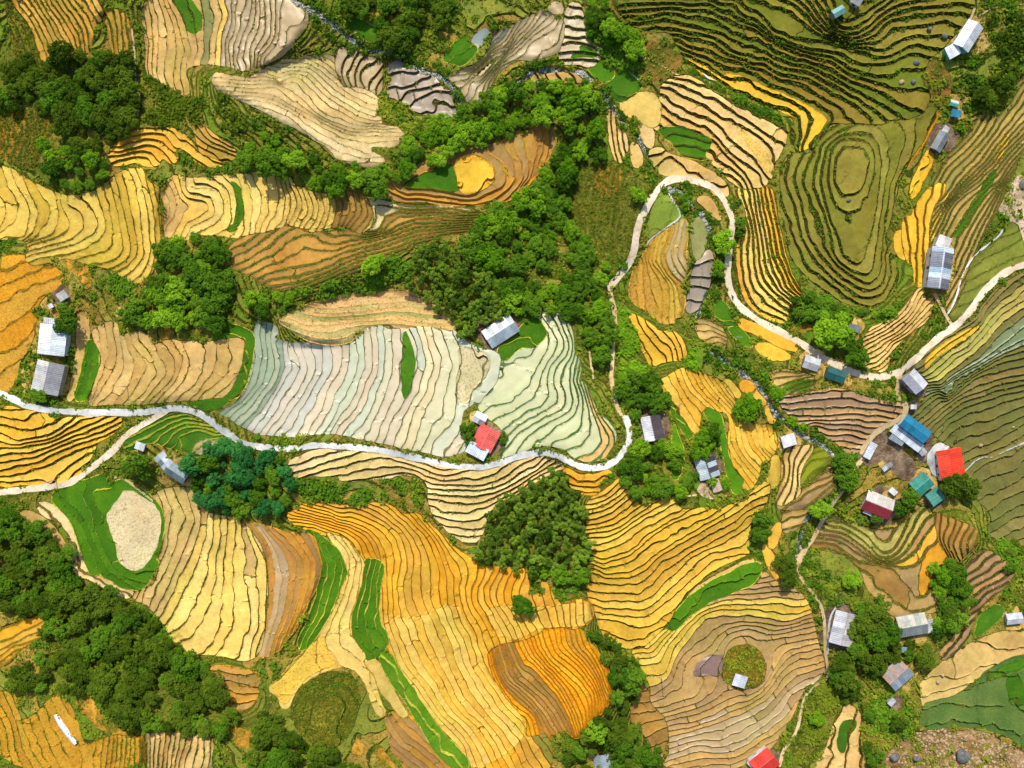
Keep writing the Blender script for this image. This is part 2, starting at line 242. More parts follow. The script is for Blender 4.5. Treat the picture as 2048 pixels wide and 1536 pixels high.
F("peach bowl shaped terraces just south of the concrete road", "palepeach", -1,
  "B3 28,68 40,62 55,62 62,63 80,63 90,65 98,68 110,70 125,74 150,75 165,75 178,72 190,68 200,66 C3 30,68 40,70 44,74 38,74 20,84 8,92 0,95 B3 166,98 162,105 160,112 158,120 150,126 140,119 133,113 125,105 122,97 123,87 118,80 105,76 90,80 62,82 60,78 45,78 32,80 28,74",
  {0: "B3 30,71 45,68 60,63", 1: "B3 34,77 50,73 70,66 85,63", 2: "B3 60,76 80,70 100,70 120,77 135,82 148,79 160,74", 3: "B3 60,81 90,77 110,75 120,81 135,85 150,85 170,79 182,71", 4: "B3 122,86 140,89 155,88 172,84 190,72", 5: "B3 123,91 140,93 160,92 178,86 195,76 C3 32,70",
   6: "B3 123,95 145,98 165,95 185,86 C3 22,79 36,72", 7: "B3 122,100 135,105 150,104 165,99", 8: "B3 124,107 140,112 155,112 162,106", 9: "B3 130,114 142,118 156,118"}, bank=3.4, mul=1.15)
F("two small orange ledges under the concrete road bend", "golden", -1, "C3 43,73 55,78 65,79 75,75 74,80 67,85 67,90 60,92 52,89 47,82", {0: "C3 46,79 58,84 72,79", 1: "C3 48,84 58,87 68,86"}, bank=3)
# --- west and south-west
F("golden terraces at the left edge between two roads", "golden2", -1,
  "A3 -3,32 8,33 20,36 32,37 31,42 50,40 58,40 70,40 77,40 83,41 80,48 66,55 64,60 62,64 58,72 54,77 46,82 38,84 28,85 14,84 0,86 -3,86",
  {1: "A3 0,40 10,42 18,42 24,37", 2: "A3 2,46 14,48 22,47 32,41", 3: "A3 2,52 15,55 25,53 40,48 50,41", 4: "A3 0,57 10,58 25,56 34,54 46,48 56,41", 5: "A3 0,61 15,60 27,58 40,54 55,48 70,41", 6: "A3 0,66 18,64 30,61 42,56 60,50 77,42", 7: "A3 0,71 18,68 30,64 44,58 62,53 80,44",
   8: "A3 0,76 18,72 30,68 42,62", 9: "A3 0,80 12,79 26,74", 10: "A3 -2,84 14,83 25,81 36,84"}, bank=3.2)
F("green garden terraces in the fork of the concrete roads", "ricedk", 1,
  "A3 84,58 92,50 105,42 115,38 125,37 132,42 145,46 155,52 160,56 155,58 148,60 140,64 132,64 128,62 120,60 112,58 108,54 98,56 90,62",
  {0: "A3 104,55 113,48 125,42", 1: "A3 112,56 118,49 128,44 142,46", 2: "A3 118,58 123,50 135,46 148,50", 3: "A3 130,62 132,56 140,52 152,52"}, [("greytan", "A3 131,63 134,56 142,53 152,53 153,56 142,60 139,65")], bank=3.5)
F("deep green rice arcs wrapped round a speckled pale hilltop plot", "rice", 1,
  "A3 36,90 48,88 57,84 66,80 73,80 74,86 84,82 92,86 104,95 110,104 111,112 109,125 104,140 A4 108,12 100,27 96,31 88,30 80,28 72,22 62,20 A3 62,143 57,135 52,115 48,108 42,100 38,98",
  {0: "A3 45,100 55,112 62,130 65,144", 1: "A3 47,97 58,108 64,125 72,142 A4 77,24 90,30", 2: "A3 56,85 55,95 62,105 68,125 72,138 A4 84,24", 3: "A3 73,84 63,88 61,97 70,107 78,122 79,135 88,145 97,144", 3.6: "A3 86,84 100,98 106,110 104,125 98,138 90,138 84,122 84,108"},
  [("specktan", "A3 86,86 104,97 110,106 109,122 104,135 96,144 88,144 80,137 78,122 71,107 78,98"), ("tan", "A3 35,90 46,88 48,96 45,100 38,98")], bank=2)
F("peach tan rim terrace left of the deep green rice arcs", "palepeach", 1, "A3 24,98 32,98 40,104 47,110 51,118 56,132 61,144 70,147 A4 90,33 88,38 76,33 60,23 52,22 50,10 49,0 A3 49,120 40,110 30,106", {0: "A3 26,98 38,108 48,118 53,135 A4 58,18 74,28"}, bank=2.5)
F("lone tan crescent plot above the lower left forest", "tan", 1, "A3 11,106 18,103 26,106 35,112 42,122 47,132 44,130 36,120 25,112 16,112", bank=2)
F("large cream fan of terraces spreading south of the teal grove", "tan", 1,
  "A3 104,95 108,90 120,88 130,88 136,96 138,104 145,107 160,109 166,112 172,120 178,130 182,145 A4 182,35 180,60 175,76 168,80 163,78 150,76 138,75 130,74 123,70 118,65 112,57 110,52 107,48 103,43 100,40 92,38 89,34 97,32 105,30 108,24 112,10 A3 108,135 112,125 113,112 112,104",
  {0: "A3 111,104 112,118 108,132 A4 104,16 96,32", 1: "A3 112,92 117,107 114,120 A4 112,4 104,22 98,34", 2: "A3 118,90 127,103 124,117 A4 118,5 110,24 103,40", 3: "A3 126,90 133,105 130,118 A4 123,10 115,28 107,46", 4: "A3 137,106 135,120 A4 130,9 122,27 110,50",
   5: "A3 142,106 140,120 A4 136,11 128,30 114,55", 6: "A3 146,108 144,125 A4 141,15 138,32 130,46 117,60", 7: "A3 150,108 149,125 A4 147,14 145,38 138,58 122,67", 8: "A3 154,109 154,125 A4 153,12 152,42 149,60 138,73", 9: "A3 160,110 160,128 A4 159,10 160,42 157,62 148,75",
   10: "A3 164,113 166,130 A4 167,14 169,40 168,60 163,76", 11: "A3 168,118 174,135 A4 174,14 176,36 175,58 170,78", 12: "A3 172,120 180,138 A4 181,14 182,38 180,60 174,76"},
  [("cream", "A4 106,48 122,25 135,8 A3 142,122 160,125 172,135 A4 182,25 181,55 172,79 150,77 125,71 112,56")], bank=3)
F("brown terraces with thin orange edges between cream fan and green strips", "brownor", 1,
  "B3 -6,110 2,112 10,114 25,120 36,118 44,124 48,140 B4 47,15 45,28 38,42 30,60 24,62 22,70 12,76 2,80 0,84 -4,82 4,72 10,55 12,35 11,10 5,0 B3 3,120",
  {0: "B3 2,115 10,125 12,140 B4 12,20 12,40 6,66", 1: "B3 6,116 14,128 17,142 B4 18,30 14,55 8,70", 2: "B3 9,116 20,130 B4 24,20 22,45 12,72", 3: "B3 14,118 26,130 B4 31,14 26,45 19,63", 4: "B3 22,119 32,130 B4 37,14 32,40 24,62", 5: "B3 30,119 38,130 B4 43,14 38,38 27,60"}, [("greybrown", "B3 6,118 18,124 28,140 B4 30,20 24,50 12,72 6,72 14,50 16,20")], bank=1.9, mul=1.25)
F("curved bright green rice strips left of the central golden slope", "rice", 1,
  "B3 37,117 44,119 52,124 60,130 64,140 64,150 B4 65,18 62,30 55,45 48,58 40,70 35,73 33,68 42,50 48,30 48,15 B3 47,135 42,125",
  {0: "B3 38,118 47,132 B4 48,12 44,32 34,60", 1: "B3 43,119 54,138 B4 53,20 50,38 34,68", 2: "B3 49,122 59,138 B4 59,16 54,40 38,67", 3: "B3 58,130 64,142 B4 65,16 60,38 46,66"}, [("olive", "B3 40,120 50,128 B4 52,10 50,25 42,42 40,40 47,15 B3 46,135")], bank=1.9, mul=1.0)
F("pale gold terraces ending in a wide straw plot near the bottom left", "palegold", 1,
  "B3 52,119 62,121 70,128 76,138 B4 77,15 74,30 68,48 67,62 72,72 78,78 75,81 85,95 88,110 93,116 88,118 85,110 78,92 70,83 60,84 45,88 36,94 28,104 25,112 22,111 20,104 13,100 20,93 35,75 45,66 55,50 62,35 65,18 B3 64,140 58,128",
  {-0.6: "B4 18,99 28,92", 0: "B3 52,119 62,134 B4 66,15 60,35 46,64", 1: "B3 57,121 66,130 B4 69,15 65,35 52,60 52,68 56,76 60,83", 2: "B3 62,122 71,135 B4 73,12 69,35 60,56 60,66 65,75 74,80 82,96 90,114"}, [("specky", "B4 13,100 20,93 40,72 51,60 53,74 60,83 45,88 36,94 28,104 24,112")], bank=1.9)
F("dark green rice strips set in the middle of the golden slope", "rice", 1,
  "B4 77,13 90,12 89,25 86,40 88,55 92,63 93,71 88,72 88,76 83,78 78,79 77,74 70,68 67,60 68,50 74,35 77,20", {0: "B4 77,14 73,38 67,55 68,65 78,78", 1: "B4 82,14 79,30 73,45 73,60 84,77", 2: "B4 86,14 81,35 79,58 88,72"}, bank=1.8)
F("long light green strip running down the golden slope to the bottom edge", "ricelt", 1,
  "B4 88,73 93,73 103,90 118,112 130,130 145,145 150,154 140,154 132,147 122,135 115,120 105,105 95,92", {0: "B4 90,78 105,101 120,124 140,148"}, bank=2)
F("pale tapering plot left of the long light green strip", "palegold", 1, "B4 78,80 85,80 92,92 100,106 107,117 104,118 97,110 88,98 84,90", bank=2)
F("great golden slope of long flowing terraces at bottom centre", "goldend", 1,
  "B3 25,106 33,104 38,98 45,97 60,101 75,100 88,98 98,101 105,107 114,105 122,113 132,122 140,130 152,138 165,143 180,142 B4 188,19 190,32 186,36 195,38 204,32 C4 28,28 32,27 36,38 42,42 46,44 54,39 62,42 63,50 59,56 54,57 50,58 45,57 30,57 25,62 15,65 0,67 B4 162,73 160,78 165,95 172,105 182,116 188,122 186,132 C4 20,134 34,130 34,145 33,154 B4 150,154 148,145 135,130 120,112 105,90 95,74 92,64 88,55 86,42 89,25 90,12 77,13 76,0 B3 74,130 66,122 50,118 40,115 33,113",
  {0: "B3 40,110 60,116 75,124 78,138 B4 80,10", 1: "B3 35,107 55,112 72,118 82,128 84,145 B4 85,10", 2: "B3 45,107 65,112 80,118 87,130 89,150 B4 89,25 88,45 92,62 96,75 108,95 125,118 145,140", 3: "B3 58,109 80,115 92,128 94,150 B4 93,28 93,50 100,72 114,95 127,115 147,134 154,152",
   4: "B3 68,106 90,115 100,130 99,150 B4 97,28 98,50 107,72 120,95 132,113 152,132 161,152", 5: "B3 74,103 95,113 105,128 105,150 B4 102,25 104,48 114,68 126,92 138,112 158,131 168,152", 6: "B3 84,103 102,116 111,130 B4 110,20 111,45 121,68 133,92 144,112 164,130 175,152",
   7: "B3 91,102 108,115 118,135 B4 117,15 119,42 129,67 141,92 151,112 170,130 182,152", 8: "B3 99,104 118,120 124,138 B4 125,18 126,40 137,67 148,92 158,112 177,128 189,152", 9: "B3 110,108 124,122 130,138 B4 132,18 133,40 144,68 154,92 164,110 182,126 C4 26,152", 10: "B3 118,112 131,127 136,144 B4 139,20 139,38 150,66 158,88 170,108 186,124",
   11: "B3 130,122 142,138 B4 145,18 144,38 153,58 158,74", 12: "B4 152,20 148,37 156,52 164,70", 13: "B4 159,19 153,36 161,50 169,67", 14: "B4 166,19 158,34 167,50 C4 4,65", 15: "B4 172,19 163,37 173,50 C4 9,63", 16: "B4 178,18 169,37 179,48 C4 14,62", 17: "B4 183,20 176,36 C4 14,49 20,59", 18: "C4 21,47 26,59", 19: "C4 28,45 33,56", 20: "C4 36,43 40,56", 21: "C4 43,44 46,56", 22: "C4 50,42 51,56"},
  [("cream2", "B4 84,40 95,50 112,52 140,39 150,58 158,76 165,95 189,122 186,136 165,150 150,158 120,116 90,64"), ("olive", "B4 165,150 186,134 C4 20,134 36,130 34,154 B4 180,156"), ("cream2", "B4 160,46 172,42 C4 26,44 62,40 64,50 56,58 30,57 15,65 4,66 -8,56")], bank=2.0, mul=1.3)
F("glowing orange lobe of close set ridges at bottom centre", "orange", 1,
  "C4 0,67 15,65 25,62 30,57 48,58 55,58 58,68 64,72 70,82 76,95 75,105 70,115 62,122 58,128 53,133 48,130 44,125 35,130 20,134 B4 187,128 185,120 172,105 165,92 161,80 163,73",
  {0: "B4 163,75 168,95 180,113 C4 20,118 24,132", 2: "B4 167,72 173,95 C4 10,100 25,115 33,130", 4: "B4 173,70 180,92 C4 18,98 32,112 42,128", 6: "B4 180,68 186,85 C4 20,85 35,100 45,115 50,130", 8: "C4 17,64 22,78 40,95 52,115 55,130", 10: "C4 25,62 30,78 48,92 60,108 60,122", 12: "C4 36,58 38,72 55,85 68,105 64,118", 14: "C4 48,60 50,72 64,85 72,108"},
  [("brown", "B4 163,73 180,66 C4 16,66 20,78 25,90 40,105 46,122 30,128 15,110 B4 178,105 166,88")], bank=2.6, mul=1.5)
F("yellow terraces stacked in tight rows right of the bamboo grove", "yellowd", -1,
  "C3 59,98 72,88 80,82 86,83 90,93 95,102 105,98 112,94 119,96 124,104 135,102 150,103 165,98 172,92 180,84 184,86 182,95 178,103 170,108 170,120 169,132 C4 169,7 155,12 145,18 130,30 122,40 115,52 105,64 95,72 84,70 73,66 70,58 66,47 60,36 60,20 C3 61,140 70,135 62,132 60,120 61,110",
  {0: "C3 62,99 75,95 85,86", 2: "C3 61,105 75,102 88,92", 4: "C3 61,112 75,110 92,98", 6: "C3 62,118 78,117 95,105 108,97", 8: "C3 61,125 72,126 90,115 110,104 119,98", 9: "C3 61,130 72,130 92,122 110,108 122,103", 10: "C3 63,133 72,137 92,130 108,115 124,106", 11: "C3 70,139 85,136 98,127 112,113 130,106 145,102",
   12: "C3 70,143 88,140 105,128 125,113 145,107", 13: "C3 72,147 90,145 110,131 130,118 150,108 162,99", 14: "C4 62,21 78,26 95,22 110,8 C3 130,122 152,110 168,100", 15: "C4 63,27 80,31 96,27 112,14 C3 132,126 155,114", 16: "C4 70,34 88,37 105,28 120,14 C3 140,126 158,118 169,108",
   17: "C4 74,40 90,42 104,36 118,24 130,10 C3 150,126 170,114", 18: "C4 66,43 80,47 100,46 110,38 124,25 140,8 C3 160,128 170,122", 19: "C4 70,48 85,52 100,51 115,40 130,25 148,10 C3 170,131", 20: "C4 72,53 84,56 97,60 108,55 121,43", 21: "C4 75,63 84,64 96,66 106,60"},
  [("tan", "C3 110,122 118,118 116,132 C4 112,20 100,24 98,18")], bank=3.0)
F("single slim yellow plot right of the tight yellow rows", "yellowg", 1, "C3 186,67 190,66 190,80 188,86 184,87 183,78 186,74", bank=2)
F("elongated dark green rice bed above the brown concentric terraces", "rice", -1, "C4 113,56 125,42 140,30 155,22 170,15 176,14 178,20 172,28 160,32 145,38 130,47 120,58 116,59", {0: "C4 114,57 132,39 152,27 175,17"}, [("golden", "C4 163,20 170,15 174,16 172,20 163,25")], bank=2)
F("thin tan ledge along the top of the elongated rice bed", "tan", -1, "C4 128,35 150,22 172,11 173,14 150,25 131,38", bank=2)
F("broad brown and gold concentric terraces around the scrubby knoll", "tanbrown", -1,
  "C4 115,60 120,58 130,48 145,40 165,33 178,28 180,20 186,26 190,28 200,32 D4 50,33 57,42 60,55 63,65 67,80 68,90 60,95 52,102 48,112 42,125 36,133 30,140 C4 176,142 168,148 162,154 112,154 118,140 115,120 108,113 103,108 104,98 95,80 90,73 100,68 108,62",
  {0: "C4 95,75 105,75 112,66 118,60", 1: "C4 96,82 108,80 115,70 124,56 140,45 160,40 175,42 186,40", 2: "C4 102,93 112,92 118,78 122,68 135,52 150,47 168,46 185,48 D4 50,50 58,47", 3: "C4 104,103 115,98 120,85 128,70 145,58 160,53 180,54 D4 45,56 60,51", 4: "C4 106,110 125,104 130,95 132,85 145,70 158,58 175,57 183,61 D4 40,60 60,56",
   5: "C4 112,116 130,112 145,104 150,95 150,85 155,68 170,65 180,68 D4 35,66 60,62", 6: "C4 115,120 135,116 150,108 160,102 178,100 186,88 D4 40,72 62,68", 7: "C4 118,126 140,122 155,112 170,109 185,97 190,88 D4 45,78 64,74", 8: "C4 118,132 138,126 155,120 172,113 190,100 D4 45,86 66,81", 9: "C4 118,138 135,133 150,130 170,122 190,108 D4 48,94 65,88",
   10: "C4 118,145 135,138 152,140 170,132 190,118 D4 46,106", 11: "C4 120,150 140,145 160,146 178,134"},
  [("yellowg", "C4 90,72 110,62 122,55 135,46 160,38 188,38 D4 55,42 56,48 30,46 C4 165,48 140,55 128,68 120,82 128,100 112,112 104,108 100,92"), ("olive", "C4 127,77 135,70 145,63 158,63 153,74 140,76 133,80"), ("purple", "C4 131,92 134,82 144,76 154,76 152,92 140,90"), ("greybrown", "C4 125,122 150,100 160,115 190,100 185,130 160,146 130,140")], bank=1.9, cross=70, mul=1.6)
F("small brown wedge of terraces at the bottom beside the roadside trees", "brown", -1, "C4 94,95 100,100 108,115 115,122 112,140 108,152 106,148 104,135 95,125 90,120", {0: "C4 92,118 108,114", 1: "C4 95,125 112,120", 2: "C4 102,132 113,128", 3: "C4 104,140 112,138"})
# --- east
F("vertical golden strips with dark edges right of the winding road", "golden2", 1,
  "C1 162,125 167,128 180,127 186,131 187,140 C2 187,22 192,40 195,55 200,68 204,75 205,78 200,82 196,88 195,93 194,98 185,95 175,90 167,80 163,65 161,52 164,45 166,35 170,28 168,15 163,10",
  {0: "C2 164,40 163,60 170,80 180,92 193,97", 1: "C2 169,35 168,58 176,78 194,92", 2: "C2 166,10 171,25 173,50 178,72 194,86", 3: "C2 170,5 174,25 177,52 183,72 197,83", 4: "C2 173,3 177,25 181,52 188,72 200,82", 5: "C2 176,3 181,30 185,55 192,72 202,80", 6: "C2 180,4 186,40 190,58 198,73", 7: "C2 184,8 190,42 196,62 204,76"}, [("cream", "C2 165,38 175,30 190,40 200,70 194,92 180,92 168,80")], bank=3.8, mul=1.15)
F("dark green contour terraces with gold ledges across the upper right", "olivedk", 1,
  "C1 80,-3 205,-3 D1 50,-3 170,-3 168,10 155,25 148,33 138,40 133,55 140,65 137,75 125,80 118,80 108,84 95,83 85,83 72,82 68,88 58,103 53,103 50,103 47,95 48,86 50,80 35,76 18,68 0,57 C1 140,52 130,45 126,38 122,30 118,20 105,20 95,18 85,12",
  {0: "C1 130,44 145,52 160,64 D1 10,63 25,72 45,77 52,84 50,102", 1: "C1 128,38 145,47 155,57 D1 12,54 30,66 50,72 60,80 55,92 52,102", 2: "C1 130,36 148,43 158,52 D1 12,49 30,58 52,66 70,76 68,86", 3: "C1 125,30 145,37 160,46 D1 10,43 30,52 55,60 72,70 82,78", 4: "C1 122,24 142,30 165,42 D1 15,40 40,52 62,57 78,66 92,75",
   5: "C1 105,20 125,23 142,24 160,36 175,46 D1 15,35 40,47 58,52 80,62 98,74", 6: "C1 90,18 110,15 125,18 148,22 165,30 180,42 D1 15,28 35,40 60,48 80,58 95,66 115,78", 7: "C1 86,13 110,11 135,12 155,18 170,28 D1 0,20 20,29 40,40 65,46 82,55 102,62 120,74", 8: "C1 85,9 110,7 135,7 155,13 D1 0,14 22,22 40,33 65,41 85,51 105,58",
   9: "C1 84,4 110,3 140,3 160,8 D1 3,10 20,18 38,30 60,36 80,42 95,52 110,55", 10: "C1 145,0 D1 0,8 20,13 30,24 50,34 75,36 95,45 112,47 125,38", 11.6: "D1 30,8 48,15 60,24 80,30 95,34 110,38 125,28 148,30", 14: "D1 72,24 88,30 103,26 112,15 130,12 150,10", 16: "D1 88,24 100,18 110,8 130,3 150,-2"},
  [("yellow", "C1 128,37 140,43 155,53 D1 0,47 30,60 55,70 71,80 68,88 57,103 50,103 52,84 45,78 20,69 0,57 C1 142,53 130,46"), ("orangeg", "C1 118,17 135,16 145,22 140,24 125,21"), ("orangeg", "C1 124,26 142,28 140,30 126,29"), ("olivetan", "D1 70,24 100,18 110,-3 170,-3 168,10 148,33 125,44 100,40")], bank=5, cross=130)
F("olive green oval hill ringed by concentric terraces", "olive", 1,
  "D1 72,84 85,84 100,85 110,85 120,82 128,81 140,70 144,76 138,90 128,105 122,115 118,125 D2 116,10 112,30 108,42 112,50 118,60 118,70 112,80 100,86 85,84 70,75 60,68 52,60 46,50 44,35 40,20 40,0 D1 40,115 44,106 55,105 60,98 66,91",
  {8: "D1 75,108 80,98 87,96 97,100 100,112 97,125 92,132 85,134 78,130 75,120 75,108", 8.6: "D1 87,106 87,122", 7: "D1 71,112 73,100 80,93 92,92 101,98 104,112 102,125 D2 95,15 90,28 86,32 80,28 74,15 71,0 D1 71,116", 6: "D1 66,112 70,97 85,88 102,90 108,105 107,125 D2 104,25 99,45 94,54 84,50 75,38 68,20 66,0",
   5: "D1 62,112 66,96 D2 60,0 64,15 70,28 73,50 82,60 95,65 102,58 105,42 D1 112,118 114,102 112,94", 4: "D2 54,0 60,20 66,42 72,54 84,65 98,71 108,62 109,48", 3: "D2 50,5 56,30 62,50 75,65 92,75 104,76 112,65 111,52", 2: "D2 44,5 50,25 55,45 64,60 78,72 95,82 108,80 115,66", 1: "D2 41,20 48,45 58,62 72,74 88,84 100,86",
   4.5: "D1 116,118 120,100 118,90", 3.4: "D1 119,122 128,100 128,86", 2.4: "D1 136,88 140,76"}, [("olivetan", "D1 76,108 80,98 87,96 97,100 100,112 97,125 92,132 85,134 78,130 75,120")], bank=4, cross=160)
F("bright orange bare ledge on the east side of the oval hill", "orangeg", 1, "D1 143,76 145,78 140,90 130,104 124,114 123,110 127,98 136,86", bank=2)
F("gold sliver plots in the scrub east of the oval hill", "yellow", 1, "D1 140,103 143,106 140,115 132,130 128,136 127,130 132,118 137,108", {0: "D1 138,106 134,122 129,134"}, bank=2.4)
F("pale gold vertical plots above the blue grey roofed longhouse", "yellow", 1, "D2 123,26 130,26 131,17 145,3 152,4 141,20 138,35 140,42 137,55 136,70 132,72 130,56 125,54 123,40", {0: "D2 124,26 127,50", 1: "D2 131,20 132,45 131,58", 2: "D2 141,8 136,25 136,50 135,70"}, bank=2)
F("small leaning gold plot at the foot of the oval hill", "yellow", 1, "D2 117,37 122,35 121,45 124,54 120,52 118,47", bank=2)
F("tan and olive diagonal terraces along the right edge", "tanolive", 1,
  "D1 176,78 185,82 195,75 203,55 206,50 208,95 200,108 196,120 190,133 D2 190,10 182,28 172,45 165,60 162,75 155,90 152,88 158,70 160,55 158,42 150,38 143,42 142,60 140,70 138,50 140,38 143,20 153,4 146,2 D1 141,125 148,118 152,108 160,100 168,92",
  {0: "D1 142,125 150,112 165,97 178,80", 2: "D1 148,130 157,117 172,102 187,84 200,65", 4: "D1 152,138 161,126 174,114 187,97 204,78", 6: "D2 144,36 151,20 161,8 D1 177,119 190,104 205,88", 8: "D2 146,48 156,27 170,10 D1 183,122 194,110 205,97", 10: "D2 153,60 165,34 180,10 D1 190,124", 12: "D2 160,66 173,38 185,14 190,4"},
  [("rice", "D2 155,38 165,22 178,0 D1 182,118 186,114 186,120 D2 175,18 165,35 157,40"), ("yellow", "D1 190,90 196,92 192,103 186,110 185,106"), ("peach", "D1 186,118 192,104 206,90 208,110 198,122"), ("yellow", "D2 140,40 143,24 152,10 155,4 150,18 146,30 142,44")], bank=2.4, mul=1.25)
F("olive green slope inside the loop of the white irrigation channel", "olivesm", 1, "D2 192,34 198,30 202,40 206,50 206,55 195,58 185,64 175,76 168,90 158,97 154,91 160,80 164,66 172,54 184,44", {0: "D2 186,50 200,42", 1: "D2 172,64 188,56 204,50"}, bank=1.8)
F("wide olive and grey green terraces fanning out at the right edge", "oliveg", -1,
  "D2 208,62 190,72 180,82 172,95 165,100 155,105 138,118 128,127 132,130 140,135 142,140 D3 140,15 140,22 136,30 133,36 128,39 143,48 150,55 160,60 166,78 168,90 175,95 185,105 180,118 190,122 200,125 208,125",
  {0: "D2 135,128 150,115 165,105 176,97", 1: "D2 140,132 155,120 172,108 186,88 206,74", 2: "D2 145,136 160,123 176,112 190,94 206,84", 3: "D2 148,142 165,129 182,116 194,102 206,94", 4: "D2 152,146 168,133 186,120 206,108", 5: "D3 140,26 155,15 175,5 D2 190,120 206,116", 6: "D3 140,32 162,16 184,5 206,1", 7: "D3 145,36 165,22 190,12 206,10", 9: "D3 153,42 175,30 206,22", 10: "D3 158,50 175,42 206,31", 11: "D3 164,62 180,54 206,41", 12: "D3 168,74 182,66 206,54", 13: "D3 172,88 186,80 206,70", 14: "D3 182,100 206,86", 15: "D3 186,112 206,102"},
  [("palegreen", "D2 135,128 150,118 165,108 176,98 185,104 175,118 150,140 142,140"), ("yellow", "D2 137,123 145,115 160,105 174,98 174,103 160,112 145,122 138,130"), ("greenslate", "D2 176,112 190,100 206,98 206,118 185,125 165,135")], bank=2.0, cross=170, mul=1.7)
F("gold and peach strips between the big roadside tree and the eastern road", "peach", -1, "D2 96,107 105,100 112,98 122,90 130,78 136,74 137,85 142,80 142,88 138,95 125,105 117,112 115,118 112,126 108,131 104,128 98,127 96,118",
  {0: "D2 95,108 110,100 124,90 131,78", 2: "D2 95,114 112,104 128,94 136,80", 4: "D2 96,120 112,110 125,102 140,86", 6: "D2 98,126 108,122 116,112"}, bank=2.6)
F("orange gold strip along the lower side of the winding road", "golden", 1, "D2 11,96 20,98 35,106 50,114 48,117 35,111 20,104 12,100", bank=2)
F("short green strip below the orange gold roadside strip", "rice", 1, "D2 4,101 10,102 18,110 19,114 12,110 5,104", bank=2)
F("gold plot below the short green roadside strip", "yellow", 1, "D2 22,112 30,112 45,120 44,122 30,121 22,116", bank=2)
F("green corner plot inside the bend of the winding road", "ricedk", 1, "C2 146,82 152,84 157,92 160,98 154,98 147,93", {0: "C2 147,87 153,94 159,96"}, bank=2.5)
F("tan leaf shaped plots left of the green roadside corner plot", "tan", 1, "C2 134,98 140,95 145,97 152,102 155,110 150,113 142,111 136,105", {0: "C2 135,103 144,102 152,106", 1: "C2 140,109 148,106 154,109"}, bank=2)
F("small mixed plots with green bed below the tin roofed roadside shack", "tan", 1, "D3 32,10 40,7 55,9 62,13 60,20 50,22 40,22 33,16", {0: "D3 33,13 45,11 57,9", 1: "D3 36,19 48,13 58,11"}, [("rice", "D3 38,20 48,14 57,12 62,16 56,21 45,22")], bank=2.5)
F("mauve brown paddies between stream and eastern hamlet", "mauve", -1, "D3 38,25 50,24 60,23 75,20 90,23 100,28 120,30 123,33 118,38 106,46 96,55 91,63 82,62 78,55 70,52 65,48 62,43 52,44 46,38 40,30",
  {0: "D3 40,30 60,28 85,27 120,32", 1: "D3 43,36 62,35 80,34 110,37", 2: "D3 47,41 62,41 80,40 106,42", 3: "D3 62,43 85,46 104,47", 4: "D3 70,50 85,50 97,53"}, bank=2, cross=60, mul=1.4)
F("round golden field of fine terraces left of the stream in the centre right", "golden2", -1,
  "C3 109,15 118,10 125,6 135,9 142,12 150,15 157,22 160,30 164,38 170,44 185,46 188,55 187,62 183,68 177,72 176,80 172,87 166,88 168,82 163,76 158,66 157,52 158,40 155,35 148,33 142,30 136,36 136,48 133,50 127,40 120,30 114,22",
  {0: "C3 111,14 120,30 130,48", 1: "C3 118,10 125,25 135,38", 2: "C3 123,8 128,22 140,32", 3: "C3 127,7 133,20 148,32", 4: "C3 133,9 140,22 155,34 160,45 161,58 170,70", 5: "C3 139,11 148,24 162,36 165,50 168,62 177,70", 6: "C3 145,14 155,26 164,36 171,56 180,66", 7: "C3 175,46 176,58 183,65", 8: "C3 181,46 182,60"}, bank=1.7, mul=1.4)
F("curved green strip along the west side of the round golden field", "rice", 1, "C3 138,34 142,31 149,36 152,46 154,60 157,70 165,78 167,83 163,91 159,88 155,75 153,60 149,45", bank=2)
F("green strip beside the dark roofed gable house", "rice", 1, "C3 106,14 112,20 120,33 126,42 131,51 128,53 121,42 118,34 112,24", {0: "C3 107,17 116,28 128,50"}, bank=2)
F("slender green strip hidden among trees between two dark roofed houses", "rice", 1, "C3 118,42 122,55 125,65 121,80 118,80 119,60", bank=2)
F("little gold sliver above the round golden field", "yellowg", 1, "C3 152,15 157,15 164,23 162,25 156,20", bank=2)
F("little orange tan plot above the lone round tree", "golden", 1, "C3 164,15 170,14 178,22 181,30 178,28 170,22 165,20", {0: "C3 170,22 174,17"}, bank=2)
F("little orange tan plot right of the lone round tree", "golden", 1, "C3 182,32 187,34 187,42 184,42 182,36", bank=2)
F("tan tongue shaped terraces below the white shed roof", "peach", 1, "D3 41,62 52,60 60,58 60,62 52,72 50,82 52,92 40,98 36,97 40,85 41,72", {0: "D3 45,62 44,80 37,96", 1: "D3 53,60 47,72 45,90"}, bank=2)
F("olive green fan plot right of the tan tongue terraces", "olivebr", 1, "D3 60,62 68,60 73,66 68,73 60,80 53,88 51,80 54,70", {0: "D3 53,78 60,68 70,66", 1: "D3 54,84 62,74 71,70"}, bank=2)
F("brown tan ledges under the olive green fan plot", "tanbrown", 1, "D3 72,73 75,80 74,88 65,95 60,100 45,101 36,100 42,97 52,92 60,82", {0: "D3 45,99 60,88 74,82", 1: "D3 54,100 66,91 74,85"}, bank=2.4)
F("small tan plots right of the tight yellow rows by the rocky gully", "tan", 1, "D3 41,105 50,101 58,102 58,108 50,114 42,118 40,112", {0: "D3 41,109 57,104", 1: "D3 41,114 52,111"}, bank=2.4)
F("short orange sliver beside the rocky gully", "golden", 1, "D3 34,114 38,111 39,115 34,128 31,126", bank=2)
F("bent gold sliver below the short orange sliver", "golden", 1, "D3 27,127 30,130 36,140 40,150 36,150 30,138", bank=2)
